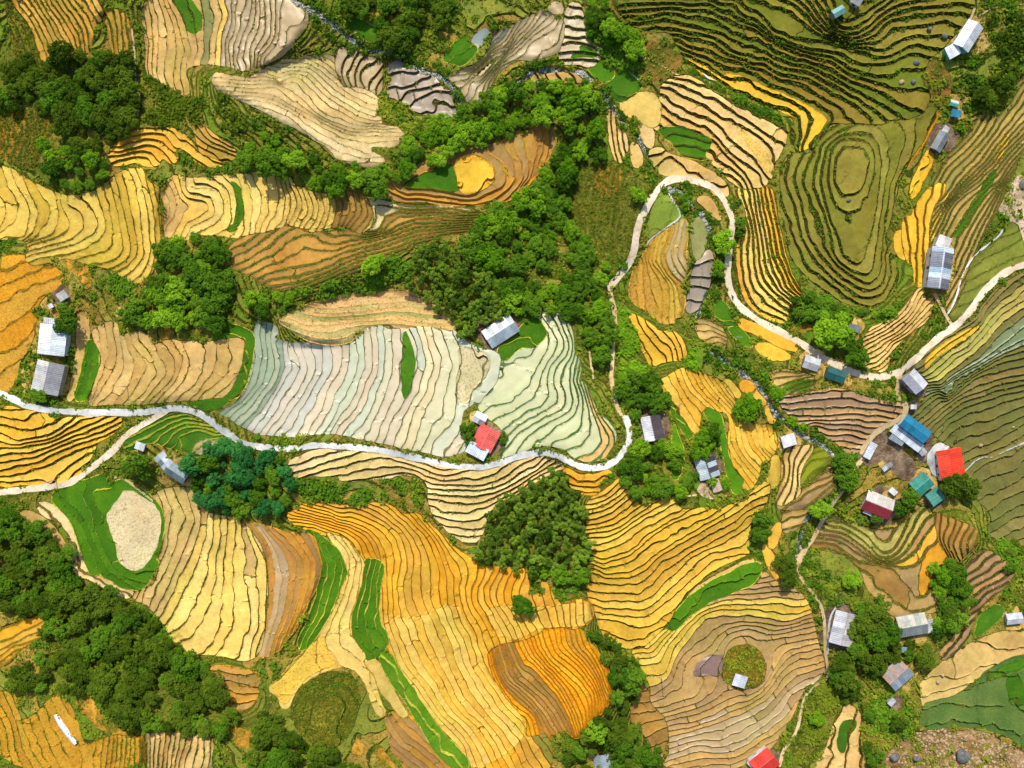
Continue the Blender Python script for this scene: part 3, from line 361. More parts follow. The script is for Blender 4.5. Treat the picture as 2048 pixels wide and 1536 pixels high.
F("brown and gold terraces south of the red and white gabled house", "tanbrown", 1,
  "D3 70,106 80,108 95,115 110,118 120,116 130,106 138,100 141,104 143,120 148,130 154,138 146,138 141,145 140,153 D4 138,25 140,35 148,38 156,40 150,45 138,47 128,47 118,49 112,48 106,40 100,32 95,20 85,8 75,5 66,3 60,2 D3 64,122 66,112",
  {0: "D3 67,118 80,120 95,130 105,138 118,138 130,132 138,116", 1: "D3 66,123 80,126 95,137 D4 104,14 116,16 126,22 132,34", 2: "D4 60,5 80,7 90,16 98,28 110,42", 1.5: "D3 76,128 92,140 D4 100,18 112,30 128,44 142,40"},
  [("golden", "D3 108,136 130,134 140,118 152,136 146,139 D4 139,25 140,37 133,37 125,22 112,16"), ("palegreen", "D3 82,112 118,122 134,112 132,132 118,138 104,136 92,124 80,116"), ("brown", "D4 88,6 100,12 120,22 130,40 118,48 108,40 98,22")], bank=3.6, cross=90, mul=1.8)
F("reddish brown arcs of terraces right of the gold plot", "brown", 1, "D3 142,104 150,108 160,112 172,116 172,124 165,132 160,138 154,137 148,130 143,120", {0: "D3 143,108 143,120 152,135", 1: "D3 150,111 147,122 155,136", 2: "D3 158,113 152,124 158,136", 3: "D3 166,115 160,125 162,134"}, bank=2, mul=1.6)
F("brown mauve diagonal terraces near the lower right edge", "mauve", 1, "D4 163,20 175,5 185,8 192,12 200,20 190,30 180,38 172,45 168,58 160,72 150,80 148,75 160,60 168,48 174,40 170,30", {0: "D4 165,22 180,10", 1: "D4 168,28 190,14", 2: "D4 170,35 196,20", 3: "D4 172,44 186,32", 4: "D4 158,66 168,54"}, bank=3, mul=1.5)
F("flat grey green rice fields in the lower right corner", "ricegrey", 1, "D4 135,112 150,108 158,105 170,98 180,88 195,80 208,77 208,140 195,131 180,125 160,124 135,126", {0: "D4 134,113 158,107 182,110 206,113", 1: "D4 165,100 185,92 206,86"}, [("rice", "D4 178,92 195,81 208,78 208,84 192,90 180,95"), ("rice", "D4 192,92 200,88 206,100 206,112 194,110")], bank=2, cross=90)
F("tan paddies above the lower right green rice fields", "tan", 1, "D4 135,95 145,85 160,75 175,66 190,62 208,60 208,76 190,80 175,90 168,95 158,104 145,112 137,113 135,100", {0: "D4 136,104 150,100 165,97", 1: "D4 145,90 160,95 178,86", 2: "D4 172,68 190,71 206,72"}, bank=2)
F("green leaf shaped plot left of the right edge shed", "ricedk", 1, "D4 172,60 175,50 185,43 190,45 188,50 180,58 174,62", bank=2)
F("tan plots with a green kidney bed at the bottom right centre", "peach", 1, "D4 84,110 88,113 92,118 92,125 94,140 96,156 62,156 66,148 72,140 76,125 78,118", {0: "D4 82,112 74,130 68,148", 1: "D4 90,116 87,132 85,150", 2: "D4 94,130 93,152"}, [("ricedk", "D4 80,122 85,120 91,121 90,127 85,132 84,140 82,144 78,142 77,132")], bank=2)
F("scrubby golden terraces filling the bottom left corner", "scrubor", 1, "A4 -3,102 12,104 10,118 16,125 30,112 38,105 45,108 52,120 55,135 60,140 66,136 72,133 82,132 90,136 98,132 98,156 -3,156",
  {0: "A4 0,110 6,120 8,140 14,153", 2: "A4 12,118 18,138 28,153", 4: "A4 22,112 28,130 42,153", 6: "A4 35,112 45,130 56,140 58,153", 8: "A4 70,135 69,153", 10: "A4 77,132 75,153", 12: "A4 83,131 81,153", 14: "A4 89,133 87,153"}, bank=4)
F("thin gold and grey vertical strips at the bottom edge under the forest", "tan", 1, "A4 99,132 108,130 125,131 140,132 145,135 142,150 145,156 98,156", {0: "A4 99,133 99,153", 2: "A4 105,131 104,153", 4: "A4 112,131 110,153", 6: "A4 119,131 116,153", 8: "A4 126,132 122,153", 10: "A4 135,132 132,153"}, bank=3.4)
F("small orange brown ledges below the cream fan", "brownor", -1, "A4 144,85 155,86 168,88 177,90 175,98 176,104 170,112 162,113 155,108 150,100 143,92", {0: "A4 144,87 160,90 176,92", 1: "A4 144,92 160,96 174,99", 2: "A4 150,100 162,105 174,103"}, bank=4)
F("golden crescents tucked into the lower left forest", "golden", 1, "A4 -3,60 15,55 25,48 32,52 33,60 27,64 15,70 8,75 8,80 2,83 -3,82", {0: "A4 0,66 16,58 30,52", 1: "A4 0,72 14,65 30,58", 2: "A4 -2,78 8,70"}, bank=2.5)
F("green and tan scrubby hillock below the wide straw plot", "scrubgr", 1, "B4 30,108 36,98 46,92 60,88 70,92 74,106 72,118 66,132 55,140 40,134 30,122", {0: "B4 33,118 38,105 50,97 65,95 72,106", 1: "B4 40,115 45,104 58,101 66,110 62,124"}, [("scrubor", "B4 44,96 60,91 70,97 70,110 62,104 50,103"), ("scrubor", "B4 34,112 42,110 44,124 36,124")], bank=4)
F("orange brown strips at the bottom edge left of the long green strip", "brownor", 1, "B4 93,117 107,117 115,128 125,140 135,150 137,156 110,156 100,145 95,132", {0: "B4 95,120 101,133 116,143 128,154", 1: "B4 100,118 110,130 125,142 135,154"}, bank=2, mul=1.6)
F("glowing orange scrub slope at the left edge above the farmhouse", "orangescrub", 1, "A2 -3,54 18,52 22,58 38,60 43,66 40,72 30,78 22,88 24,95 21,110 14,120 8,140 4,146 -3,146",
  {0: "A2 -2,70 10,66 24,60", 1: "A2 5,80 10,75 25,68 42,63", 2: "A2 16,92 24,82 42,71"}, bank=4)
F("smooth green meadow cradled by the road bend", "meadow", 1, "C2 100,40 103,25 108,14 112,10 117,15 123,22 124,25 115,30 106,35", {0: "C2 109,30 114,24 117,16"}, bank=1.6)
F("brown and gold ribbed slope below the green meadow", "goldbrown", -1, "C2 105,42 115,30 124,25 127,32 127,55 125,70 122,72 125,78 124,92 119,92 117,97 110,97 105,92 103,88 95,85 88,78 92,62 97,55 100,50",
  {0: "C2 113,40 108,52 112,64 120,72 122,84", 1: "C2 107,42 104,55 110,64 116,72 117,88", 2: "C2 101,54 105,66 110,76 111,94", 3: "C2 99,56 100,75 103,86", 4: "C2 92,64 93,80", -1: "C2 120,32 114,50 116,62 124,70"}, [("greybrown", "C2 112,42 126,34 127,55 125,68 116,64 108,56")], bank=1.9, mul=1.5)
F("grey olive strip between meadow slope and stream", "olivegrey", 1, "C2 131,30 137,24 141,34 139,46 135,54 132,50", bank=2)
F("grey paddies in a narrow column along the stream", "wetgrey", -1, "C2 132,60 142,48 144,50 143,62 141,75 138,85 130,90 128,88 130,75", {0: "C2 131,60 144,57", 1: "C2 130,68 143,68", 2: "C2 130,74 142,75", 3: "C2 128,84 138,83"}, bank=1.8)
F("tan crescent inside the eastern road bend", "tan", 1, "C2 134,13 140,11 147,18 151,27 147,25 140,18", bank=2)
F("golden wedge shaped field in the middle of the green bank", "golden2", 1, "C2 88,92 95,94 105,100 108,104 118,104 124,108 127,117 126,122 112,123 104,126 100,118 92,105", {0: "C2 89,95 95,108 104,125", 1: "C2 94,94 100,106 111,122", 2: "C2 101,98 107,108 116,115 117,122", 3: "C2 113,105 119,113 121,122"}, bank=1.8)
F("faint grassy brown ridges right of the central forest", "grassbrown", 1, "C1 48,102 60,105 72,110 82,112 85,120 84,128 92,122 98,130 97,140 93,153 C2 91,30 88,44 84,54 78,60 72,60 68,48 62,42 58,38 50,30 44,25 43,12 C1 45,118",
  {0: "C1 52,105 C2 46,10 50,30", 2: "C1 62,108 C2 55,10 58,35", 4: "C1 72,112 C2 66,10 65,40", 6: "C1 80,115 C2 76,15 74,40 74,55", 8: "C2 86,5 84,30 80,54"}, [("orangebrown", "C1 66,110 82,112 85,124 80,134 68,135 64,124")], bank=4)
F("bright green plot by the upper stream under dark trees", "rice", 1, "B1 66,13 75,14 82,19 95,22 88,25 82,28 76,22 68,18", bank=2)
F("green kite shaped plot beside a blue grey pond at the top", "rice", 1, "B1 131,40 145,25 150,30 155,33 152,38 144,44 140,43", {0: "B1 135,42 152,31"}, bank=2)
F("small blue grey pond above the green kite plot", "bluegrey", 1, "B1 151,28 160,20 162,22 158,30 154,33", bank=1.6)
# bare or rocky ground patches cut into the hillside: (name, style, outline)
PATCHES = [
 ("bare_soil", "redsoil", "C1 100,28 112,28 120,34 126,40 120,52 108,56 98,58 94,50 104,40"),
 ("bare_soil", "redsoil", "D1 138,42 145,40 152,46 158,56 154,70 148,74 142,68 138,58"),
 ("bare_soil", "palerock", "D1 196,124 206,116 208,154 194,154 190,140"),
 ("bare_soil", "palerock", "D2 188,8 208,0 208,46 200,42 196,30 188,22"),
 ("yard", "yard", "D3 104,50 112,48 124,62 130,68 134,76 128,84 118,80 110,70 102,60"),
 ("concrete_yard", "concrete", "D3 142,58 148,54 156,58 152,62 146,64 150,82 147,84 140,76 138,68"),
 ("bare_soil", "strawpile", "D3 104,56 108,52 116,56 122,62 118,70 112,68 106,62"),
 ("rocky_riverbed", "riverbed", "D4 108,158 113,142 122,133 135,128 150,127 165,127 180,129 192,135 208,144 208,158"),
 ("bare_soil", "orangesoil", "B4 68,143 72,132 80,140 78,146"), ("bare_soil", "orangesoil", "B4 84,145 88,136 97,150 104,154 88,154"),
 ("bare_soil", "orangesoil", "A4 50,102 62,106 70,118 84,124 95,134 88,138 75,130 62,124 52,112"),
 ("bare_soil", "orangesoil", "A4 154,126 165,124 176,134 172,140 160,138"),
 ("bare_soil", "orangesoil", "A2 42,56 52,52 64,66 60,76 52,66"), ("bare_soil", "palesoil", "A2 80,84 104,84 100,92 84,94 78,92"),
 ("bare_soil", "orangesoil", "A2 108,104 114,96 120,100 118,110 110,112"),
 ("yard", "palerock", "C3 132,88 140,84 150,84 152,92 146,96 134,92"),
 ("bare_soil", "orangesoil", "D2 138,74 144,76 146,82 142,88 140,82"),
 ("bare_soil", "orangesoil", "D2 40,100 60,98 60,104 48,104"),
]
# (name, style, width, centreline)
ROADS = [
 ("road", "concrete", 13, "A3 -6,20 8,26 15,30 25,33 40,35 60,36 85,36 105,35 115,33 125,33 135,36 142,40 148,45 155,50 162,55 172,59 B3 15,60 30,61 45,58 60,59 80,60 100,64 115,67 130,71 145,73 160,73 172,70 185,65 C3 20,64 30,63 40,65 48,70 55,73 65,74 75,72 82,66 86,60 89,52 88,45 86,40"),
 ("road", "concrete2", 12.5, "A3 -6,91 20,88 40,86 52,82 65,72 75,64 80,59 84,53 92,47 105,40 113,35"),
 ("road", "concrete2", 13.5, "C2 75,73 80,67 88,58 92,48 93,35 98,22 105,10 112,2 118,-1 C1 125,122 140,125 148,130 154,138 158,148 C2 159,28 158,36 156,50 155,65 157,75 162,85 170,92 180,98 190,103 D2 50,110 58,115 65,121 75,125 85,130 95,133 105,135 115,133 122,130 130,123 140,113 150,105 160,98 168,90 175,78 185,68 195,61 210,56"),
 ("footpath", "dirt", 9, "C3 86,41 80,33 77,20 76,10 C2 76,135 77,120 78,105 79,93 76,80 75,74"),
 ("footpath", "dirt", 10, "D2 121,131 118,140 119,147 D3 122,28 125,33 122,38 115,43 105,48 98,55 94,63"),
 ("footpath", "dirt", 9, "D3 96,66 88,76 80,90 74,98 68,108 62,120 55,130 51,138 D4 50,14"),
 ("footpath", "dirt", 6, "D4 50,13 51,22 57,30 64,38 68,48 69,62 69,75 71,85 71,92 65,96 57,102 54,108 52,118 50,128 44,137 40,142 38,152"),
 ("footpath", "dirt", 4, "D4 71,92 74,85 75,72"), ("footpath", "concrete", 4, "D4 71,76 71,60 73,48 78,42 85,40 89,46"),
 ("irrigation_channel", "concrete", 3.4, "D2 152,92 158,82 162,65 170,52 180,44 188,38 190,34"),
 ("footpath", "dirt", 6, "D2 144,78 147,84 151,92 156,100"), ("footpath", "dirt", 4, "C2 18,91 30,90 45,92"),
 ("footpath", "dirt", 4, "C2 60,108 62,125 64,136"), ("footpath", "dirt", 4, "D1 171,6 168,14 162,20 158,25"), ("footpath", "dirt", 3, "D1 210,2 190,4 182,6 174,11"),
 ("footpath", "dirt", 3, "C1 96,38 106,42 114,47 120,51 128,52"), ("footpath", "concrete", 3, "C1 66,33 74,38 82,45 92,52 96,56"),
 ("footpath", "concrete", 3, "C2 100,44 104,39 114,32 123,26 123,22 115,9"), ("footpath", "dirt", 3, "C3 106,80 108,88 112,93 122,94 134,92"),
 ("footpath", "dirt", 4, "A3 74,80 84,80 94,88 104,96"), ("footpath", "dirt", 4, "A1 90,20 92,35 92,52 96,66 94,80"),
 ("irrigation_channel", "concrete", 2.6, "D3 164,76 172,68 178,66 182,67 192,62 208,55"),
]
STREAMS = [
 ("stream", 15, "B1 30,0 40,6 50,12 60,20 70,28 80,34 95,36 105,39 115,47 130,52 138,60 143,69"),
 ("stream", 14, "C1 2,63 12,57 20,50 30,47 45,47 55,49 62,54"), ("stream", 10, "C1 70,62 76,72 82,80 88,86 95,95 100,104 103,114 106,120"),
 ("stream", 12, "C2 115,6 125,8 131,18 140,25 144,35 144,45"), ("stream", 7, "C2 143,72 140,82 137,88 135,93"),
 ("stream", 17, "C2 145,118 155,124 165,132 C3 175,15 182,25 186,35 195,42 D3 52,50 62,55 70,60 77,67"),
 ("stream", 12, "D3 62,100 56,112 53,122 50,134 D4 50,10"), ("stream", 9, "D4 55,16 65,24 75,30 80,38"),
]
# woodland: (label, kind, spacing, crown radius range px, outline)
GROVES = [
 ("dark leafy tree crowding the grove in the upper left", "dark", 25, (13, 21), "A1 -4,42 12,40 25,45 45,35 60,38 72,35 84,40 86,50 92,65 95,75 90,86 80,98 75,105 60,103 45,100 42,80 25,72 -4,74"),
 ("green shrubby tree below the upper left grove", "mid", 25, (10, 17), "A1 25,95 45,100 70,105 75,118 60,128 45,128 30,118"),
 ("bright green tree in the thicket above the pale yellow terraces", "bright", 25, (11, 19), "A1 160,95 175,92 190,95 204,105 B1 45,105 52,115 60,112 72,112 76,120 60,132 45,130 30,124 10,116 0,112 A1 160,112"),
 ("bright green tree on the slope above the teardrop hilltop", "bright", 26, (11, 19), "B1 90,112 105,100 115,90 125,82 140,78 155,68 170,62 185,58 C1 45,57 60,60 66,66 66,75 72,95 74,108 66,112 55,108 50,98 46,86 40,76 25,80 15,84 B1 180,92 160,98 145,102 125,110 105,118 95,124 85,134 80,125"),
 ("tree in the large forest at the centre of the picture", "mid", 25, (13, 22), "C1 26,125 36,106 45,96 50,110 45,130 C2 44,25 55,35 62,42 68,50 74,62 75,73 78,85 78,110 74,128 66,120 60,110 55,100 45,90 20,88 C2 10,88 0,70 B2 160,60 150,48 150,38 155,30 165,20 C2 10,12 20,5"),
 ("bamboo clump on the south west flank of the central forest", "bamboo", 20, (10, 14), "B2 112,58 115,48 125,45 135,44 150,48 160,60 C2 0,70 10,88 0,95 B2 165,92 155,103 146,107 138,98 130,88 118,82 108,76 106,68"),
 ("tree in the leafy grove under the left shell terraces", "mid", 25, (13, 21), "A2 113,38 125,42 135,38 148,38 155,48 155,62 160,72 158,85 150,97 138,100 125,102 112,98 100,95 88,95 88,88 100,85 105,75 104,66 108,55"),
 ("bright bush like tree left of the pink scrub terraces", "bright", 24, (10, 16), "B2 0,78 10,75 25,78 30,85 22,92 12,92 0,86"),
 ("blue green tree of the round grove below the concrete road", "teal", 24, (12, 20), "A3 128,68 138,64 150,58 165,61 180,65 195,68 199,80 198,95 190,103 180,107 165,108 150,104 138,98 132,90 130,80"),
 ("bamboo clump in the dark wedge shaped grove at centre bottom", "bamboo", 19, (10, 14), "B3 204,80 C3 35,76 42,76 46,82 52,90 56,100 60,120 61,135 60,148 C4 56,20 40,18 20,14 B3 196,146 180,140 165,138 152,132 154,128 162,120 162,110 166,100 180,92"),
 ("green tree at the foot of the dark wedge shaped bamboo grove", "bright", 24, (12, 18), "C4 18,16 40,18 58,18 58,26 50,28 36,27 22,22"),
 ("green tree around the dark roofed houses right of the concrete road", "mid", 24, (11, 19), "C3 80,12 90,12 105,10 112,22 116,32 106,34 94,38 92,50 96,56 112,58 120,52 121,66 117,85 114,94 104,92 95,95 88,88 82,82 85,66 92,56 90,44 82,40 78,30"),
 ("green tree behind the pale and dark roofed longhouse", "mid", 24, (11, 18), "C3 132,52 142,46 150,48 152,60 146,64 138,64 132,62"),
 ("leafy tree beside the rubble yard of the pale and dark roofed longhouse", "mid", 24, (9, 15), "C3 120,82 132,76 134,84 130,88 124,92 116,92 C3 152,80 158,88 160,94 154,94"),
 ("tree in the dense forest of the lower left corner", "dark", 25, (13, 22), "A3 -4,104 10,105 20,112 40,125 48,133 50,148 A4 55,22 75,35 90,42 105,55 118,72 140,82 145,95 150,108 160,118 160,128 140,130 110,128 95,122 75,118 68,105 50,100 30,98 5,98 -4,90 0,85 10,80 25,66 35,56 30,46 10,48 -4,45"),
 ("tree on the bottom edge under the scrubby hillock", "dark", 24, (12, 19), "A4 178,118 B4 10,118 22,125 40,140 60,146 76,152 76,158 0,158 A4 172,150 174,135"),
 ("tree in the strip of woodland right of the orange lobe", "dark", 25, (11, 19), "C4 60,60 70,65 85,72 92,85 92,95 92,110 90,120 98,138 104,150 100,158 56,158 42,142 56,130 66,120 76,108 79,98 72,80"),
 ("tree between the grey roofed houses at the lower right", "dark", 24, (13, 20), "D4 92,45 105,42 116,56 122,70 118,80 108,88 98,85 90,74 92,58"),
 ("tree lining the gully south of the large grey roof", "dark", 24, (10, 16), "D4 76,80 86,80 92,100 90,108 80,108 77,95"),
 ("tree on the wooded mound among brown paddies at lower right", "mid", 24, (11, 17), "D4 140,20 148,12 158,14 165,22 172,35 168,48 155,58 146,58 145,50 154,44 150,36 142,30"),
 ("tree in the scrub right of the tan plots at bottom right", "dark", 25, (9, 15), "D4 95,108 105,112 120,115 125,126 105,128 98,120"),
 ("tree on the bottom edge right of the tan plots", "dark", 24, (10, 15), "D4 97,135 106,140 108,158 97,158"),
 ("shade tree between the two tilted grey roofs at lower right", "dark", 23, (9, 14), "D4 116,68 140,70 142,80 126,82 118,76"),
 ("tree in the bushy band under the oval hill", "mid", 27, (8, 14), "D2 50,74 60,78 78,84 96,90 114,88 118,94 104,97 90,93 64,96 48,92 44,84"),
 ("dark tree in the top woodland above the stream", "dark", 25, (12, 19), "B1 66,-3 140,-3 138,8 126,14 112,22 106,30 100,34 94,28 84,16 70,12 62,6"),
 ("bright tree beside the dark green contour terraces at the top", "bright", 25, (11, 17), "C1 57,-3 78,-3 80,12 90,20 100,26 92,34 82,34 74,26 62,22 58,10"),
 ("dark tree by the gold strip at the right edge", "dark", 25, (9, 15), "D1 180,52 192,48 200,50 196,60 186,68 178,70 174,64"),
 ("tree shading the roadside bend near the golden vertical strips", "mid", 25, (9, 14), "C2 160,24 166,28 164,36 160,42 157,36"),
 ("small tree on the verge below the winding road", "mid", 27, (8, 13), "C2 148,56 154,58 154,70 150,80 145,72"),
 ("tree in the dark thicket along the right edge of the corner hamlet", "dark", 27, (8, 13), "D3 192,124 206,122 206,150 194,150"),
]
# single trees: (label, kind, x,y sheet, radius px)
TREES = [
 ("big round tree towering over the winding road junction", "bright", "D2 76,103", 36), ("leafy tree just below the big round junction tree", "mid", "D2 91,120", 22),
 ("second leafy tree under the big round junction tree", "mid", "D2 88,112", 18),
 ("bright round tree beside the right side of the road bend", "bright", "C2 154,42", 22), ("small bright tree at the stream bridge under the road", "bright", "C2 127,15", 14),
 ("lone round tree standing in the round golden field", "bright", "C3 169,33", 27), ("lone dark tree standing in the great golden slope", "mid", "C4 15,44", 21),
 ("tall tree on the path below the mauve brown paddies", "mid", "D3 83,72", 25), ("lower tree beside the tall path tree", "mid", "D3 84,82", 22),
 ("bright tree at the upper end of the pale path", "bright", "D3 66,102", 19), ("dark round tree below the red roof", "dark", "D3 157,86", 24), ("dark tree right of the one below the red roof", "dark", "D3 168,86", 22),
 ("tree left of the lower teal roof", "mid", "D3 127,94", 18), ("small tree below the tree left of the lower teal roof", "mid", "D3 121,102", 15),
 ("upper tree of the pair by the tight yellow rows", "mid", "D3 26,108", 19), ("lower tree of the pair by the tight yellow rows", "mid", "D3 25,119", 18),
 ("dark tree at the lower end of the pale path", "dark", "D4 42,14", 19), ("dark tree leaning over the bridge at the pale path", "dark", "D4 43,24", 17),
 ("bright tree in the gully right of the pale path", "bright", "D4 88,26", 18), ("bushy tree left of the old tiled longhouse", "mid", "A3 93,70", 24), ("small tree left of the bushy longhouse tree", "mid", "A3 99,77", 14),
 ("large tree overhanging the white gridded roof", "mid", "A2 44,98", 22), ("small tree above the white gridded roof", "mid", "A2 44,88", 14), ("tree by the road corner under the grey farmhouse roof", "mid", "A2 26,147", 15),
 ("tree left of the red roofed roadside house", "mid", "B3 148,48", 14), ("small tree below the one left of the red roofed house", "mid", "B3 150,54", 11), ("small tree right of the red roofed roadside house", "mid", "B3 172,53", 11),
 ("tree standing in scrub below the bushy orange ledges", "bright", "B2 84,58", 20), ("single bush tree in the lower left gap", "mid", "A2 92,88", 20),
 ("tree left of the dark footpath in the central forest", "bright", "C2 95,10", 15), ("bright tree at the left of the lower grass verge", "bright", "D4 64,120", 15),
 ("round tree by the roadside woodland near the bottom", "bright", "C4 66,129", 21), ("tree beside the right edge shed", "mid", "D4 148,60", 16), ("tree above the tilted grey roof at lower right", "dark", "D4 156,50", 20),
 ("dark tree right of the white long roof at upper right", "dark", "D1 190,58", 18), ("small tree beside the red and white gabled house", "mid", "D3 104,108", 11), ("bright shrub tree on the scrubby hill north of teardrop hilltop", "bright", "C1 28,68", 14),
]
# trodden yards around the buildings: sheet reading, building length
YARDS = [(*P(s_)[0], n_ * 0.62 + 6) for s_, n_ in (
 ("A2 35,109", 64), ("A2 32,135", 66), ("A2 42,79", 20), ("A2 34,86", 10), ("A3 120,77", 48), ("A3 95,59", 20), ("B2 171,103", 64), ("B3 161,53.5", 44), ("B3 157,40", 24), ("C3 104.5,46.5", 48), ("C3 142,74", 40), ("C3 148,86", 24), ("C3 197.5,55", 28), ("D1 168,23.5", 56), ("D2 148,60", 80), ("D2 131,137.5", 40), ("D3 130,32", 12), ("D2 60.5,125", 32), ("D2 77,133", 38), ("D2 90,101", 20), ("D3 131.5,47", 60), ("D3 135,61", 26), ("D3 100.5,62", 34), ("D3 156,71.5", 62), ("D3 136,85", 38), ("D3 145,93.5", 30), ("D3 116,90", 16), ("D3 112,73", 22), ("D3 106,99", 58), ("D4 82.5,59", 66), ("D4 129,56.5", 58), ("D4 119,90.5", 50), ("D4 199,52", 32), ("C4 164,94.5", 26), ("C4 181,151", 48), ("C4 70,151", 34), ("D1 79,7", 24), ("D1 91,0", 20), ("D1 148.5,96", 40), ("D1 159,77", 18), ("D1 158,70", 16), ("D4 115,109", 16), ("D4 121,73", 26))]
# ------------------------------------------------------------------ materials
def new_mat(name):
    m = bpy.data.materials.new(name); m.use_nodes = True; nt = m.node_tree
    return m, nt, nt.nodes["Principled BSDF"], nt.links
def N(nt, typ, **kw):
    n = nt.nodes.new(typ)
    for k, v in kw.items():
        if k.startswith("i_"):
            key = k[2:]; key = int(key) if key.isdigit() else key.replace("_", " ")
            n.inputs[key].default_value = v
        else: setattr(n, k, v)
    return n
def wpos(nt): return N(nt, "ShaderNodeNewGeometry").outputs["Position"]
def noise_n(nt, pos, scale, detail=3.0, rough=0.55, stretch=None):
    if stretch:
        mp = N(nt, "ShaderNodeMapping"); mp.inputs["Scale"].default_value = stretch; nt.links.new(pos, mp.inputs[0]); pos = mp.outputs[0]
    n = N(nt, "ShaderNodeTexNoise", i_Scale=scale, i_Detail=detail, i_Roughness=rough); nt.links.new(pos, n.inputs["Vector"]); return n.outputs[0]
def ramp(nt, fac, stops):
    r = N(nt, "ShaderNodeValToRGB"); nt.links.new(fac, r.inputs[0]); e = r.color_ramp.elements
    while len(e) < len(stops): e.new(0.5)
    for x, (p, c) in zip(e, stops): x.position = p; x.color = (*c, 1) if len(c) == 3 else c
    return r.outputs[0]
def mul(nt, a, b, fac=1.0):
    m = N(nt, "ShaderNodeMix", data_type='RGBA', blend_type='MULTIPLY'); m.inputs[0].default_value = fac
    nt.links.new(a, m.inputs[6]); nt.links.new(b, m.inputs[7]); return m.outputs[2]
def mixc(nt, fac, a, b):
    m = N(nt, "ShaderNodeMix", data_type='RGBA'); nt.links.new(fac, m.inputs[0])
    for k, x in ((6, a), (7, b)):
        if isinstance(x, tuple): m.inputs[k].default_value = (*x, 1)
        else: nt.links.new(x, m.inputs[k])
    return m.outputs[2]
def bump(nt, b, h, strength, dist):
    n = N(nt, "ShaderNodeBump", i_Strength=strength, i_Distance=dist); nt.links.new(h, n.inputs["Height"]); nt.links.new(n.outputs[0], b.inputs["Normal"])
def g3(v): return (v, v, v)
MATS = {}
def soil_mat(name, rough, spec, var, speck=None, bmp=0.3, grain=1.0):
    m, nt, b, L = new_mat(name); p = wpos(nt)
    oi = N(nt, "ShaderNodeObjectInfo"); col = oi.outputs["Color"]
    big = ramp(nt, noise_n(nt, p, 0.09, 4), [(0.30, g3(1 - var)), (0.7, g3(1 + var * 0.5))])
    mid = ramp(nt, noise_n(nt, p, 0.55, 5, 0.65), [(0.28, (1 - var * .9, 1 - var, 1 - var * 1.25)), (0.72, g3(1 + var * 0.4))])
    fine = ramp(nt, noise_n(nt, p, 3.2, 3, 0.7), [(0.3, g3(1 - 0.16 * grain)), (0.7, g3(1 + 0.08 * grain))])
    hue = ramp(nt, noise_n(nt, p, 0.05, 5, 0.6), [(0.36, (0.9, 0.99, 0.82)), (0.5, g3(1)), (0.64, (1.04, 0.95, 0.86))])
    c = mul(nt, mul(nt, mul(nt, mul(nt, col, hue, min(var * 4, 1.0)), big), mid), fine)
    if speck:
        sp = ramp(nt, noise_n(nt, p, 1.5, 4, 0.75), [(0.5, g3(0)), (0.62, g3(1))])
        c = mixc(nt, sp, c, mul(nt, c, N_rgb(nt, speck)))
    L.new(c, b.inputs["Base Color"]); b.inputs["Roughness"].default_value = rough; b.inputs["Specular IOR Level"].default_value = spec
    bump(nt, b, noise_n(nt, p, 2.4, 4, 0.7), bmp, 0.25)
    MATS[name] = m
def N_rgb(nt, c):
    n = N(nt, "ShaderNodeRGB"); n.outputs[0].default_value = (*c, 1); return n.outputs[0]
soil_mat("dry_soil", 0.95, 0.1, 0.24, grain=1.5)
soil_mat("wet_soil", 0.42, 0.4, 0.12, bmp=0.05, grain=0.5)
soil_mat("flooded_silt", 0.36, 0.2, 0.07, bmp=0.02, grain=0.35)
soil_mat("stubble", 0.95, 0.1, 0.15, speck=(0.62, 0.56, 0.45), bmp=0.6)
soil_mat("scrub_soil", 0.95, 0.1, 0.35, speck=(0.35, 0.42, 0.2), bmp=0.9, grain=1.6)
def rice_mat():
    m, nt, b, L = new_mat("rice_seedlings"); p = wpos(nt); oi = N(nt, "ShaderNodeObjectInfo")
    big = ramp(nt, noise_n(nt, p, 0.12, 4), [(0.3, (0.66, 0.78, 0.7)), (0.55, (1.0, 1.0, 1.0)), (0.72, (1.35, 1.12, 1.1))])
    fine = ramp(nt, noise_n(nt, p, 1.6, 6, 0.8), [(0.3, g3(0.62)), (0.72, g3(1.3))])
    L.new(mul(nt, mul(nt, oi.outputs["Color"], big), fine), b.inputs["Base Color"]); b.inputs["Roughness"].default_value = 0.85; b.inputs["Specular IOR Level"].default_value = 0.15
    bump(nt, b, noise_n(nt, p, 4.0, 3, 0.7), 0.9, 0.3); MATS["rice_seedlings"] = m
rice_mat()
def bank_mat():
    m, nt, b, L = new_mat("bank_grass_and_soil"); p = wpos(nt); oi = N(nt, "ShaderNodeObjectInfo"); col = oi.outputs["Color"]
    f = ramp(nt, noise_n(nt, p, 0.16, 5, 0.65), [(0.42, g3(0)), (0.62, g3(1))])
    green = mul(nt, col, N_rgb(nt, (0.62, 0.95, 0.45)))
    c = mixc(nt, f, col, green)
    fine = ramp(nt, noise_n(nt, p, 1.7, 4, 0.75), [(0.3, g3(0.55)), (0.72, g3(1.35))])
    L.new(mul(nt, c, fine), b.inputs["Base Color"]); b.inputs["Roughness"].default_value = 0.95; b.inputs["Specular IOR Level"].default_value = 0.08
    bump(nt, b, noise_n(nt, p, 2.0, 4, 0.75), 1.0, 0.5); MATS["bank"] = m
bank_mat()
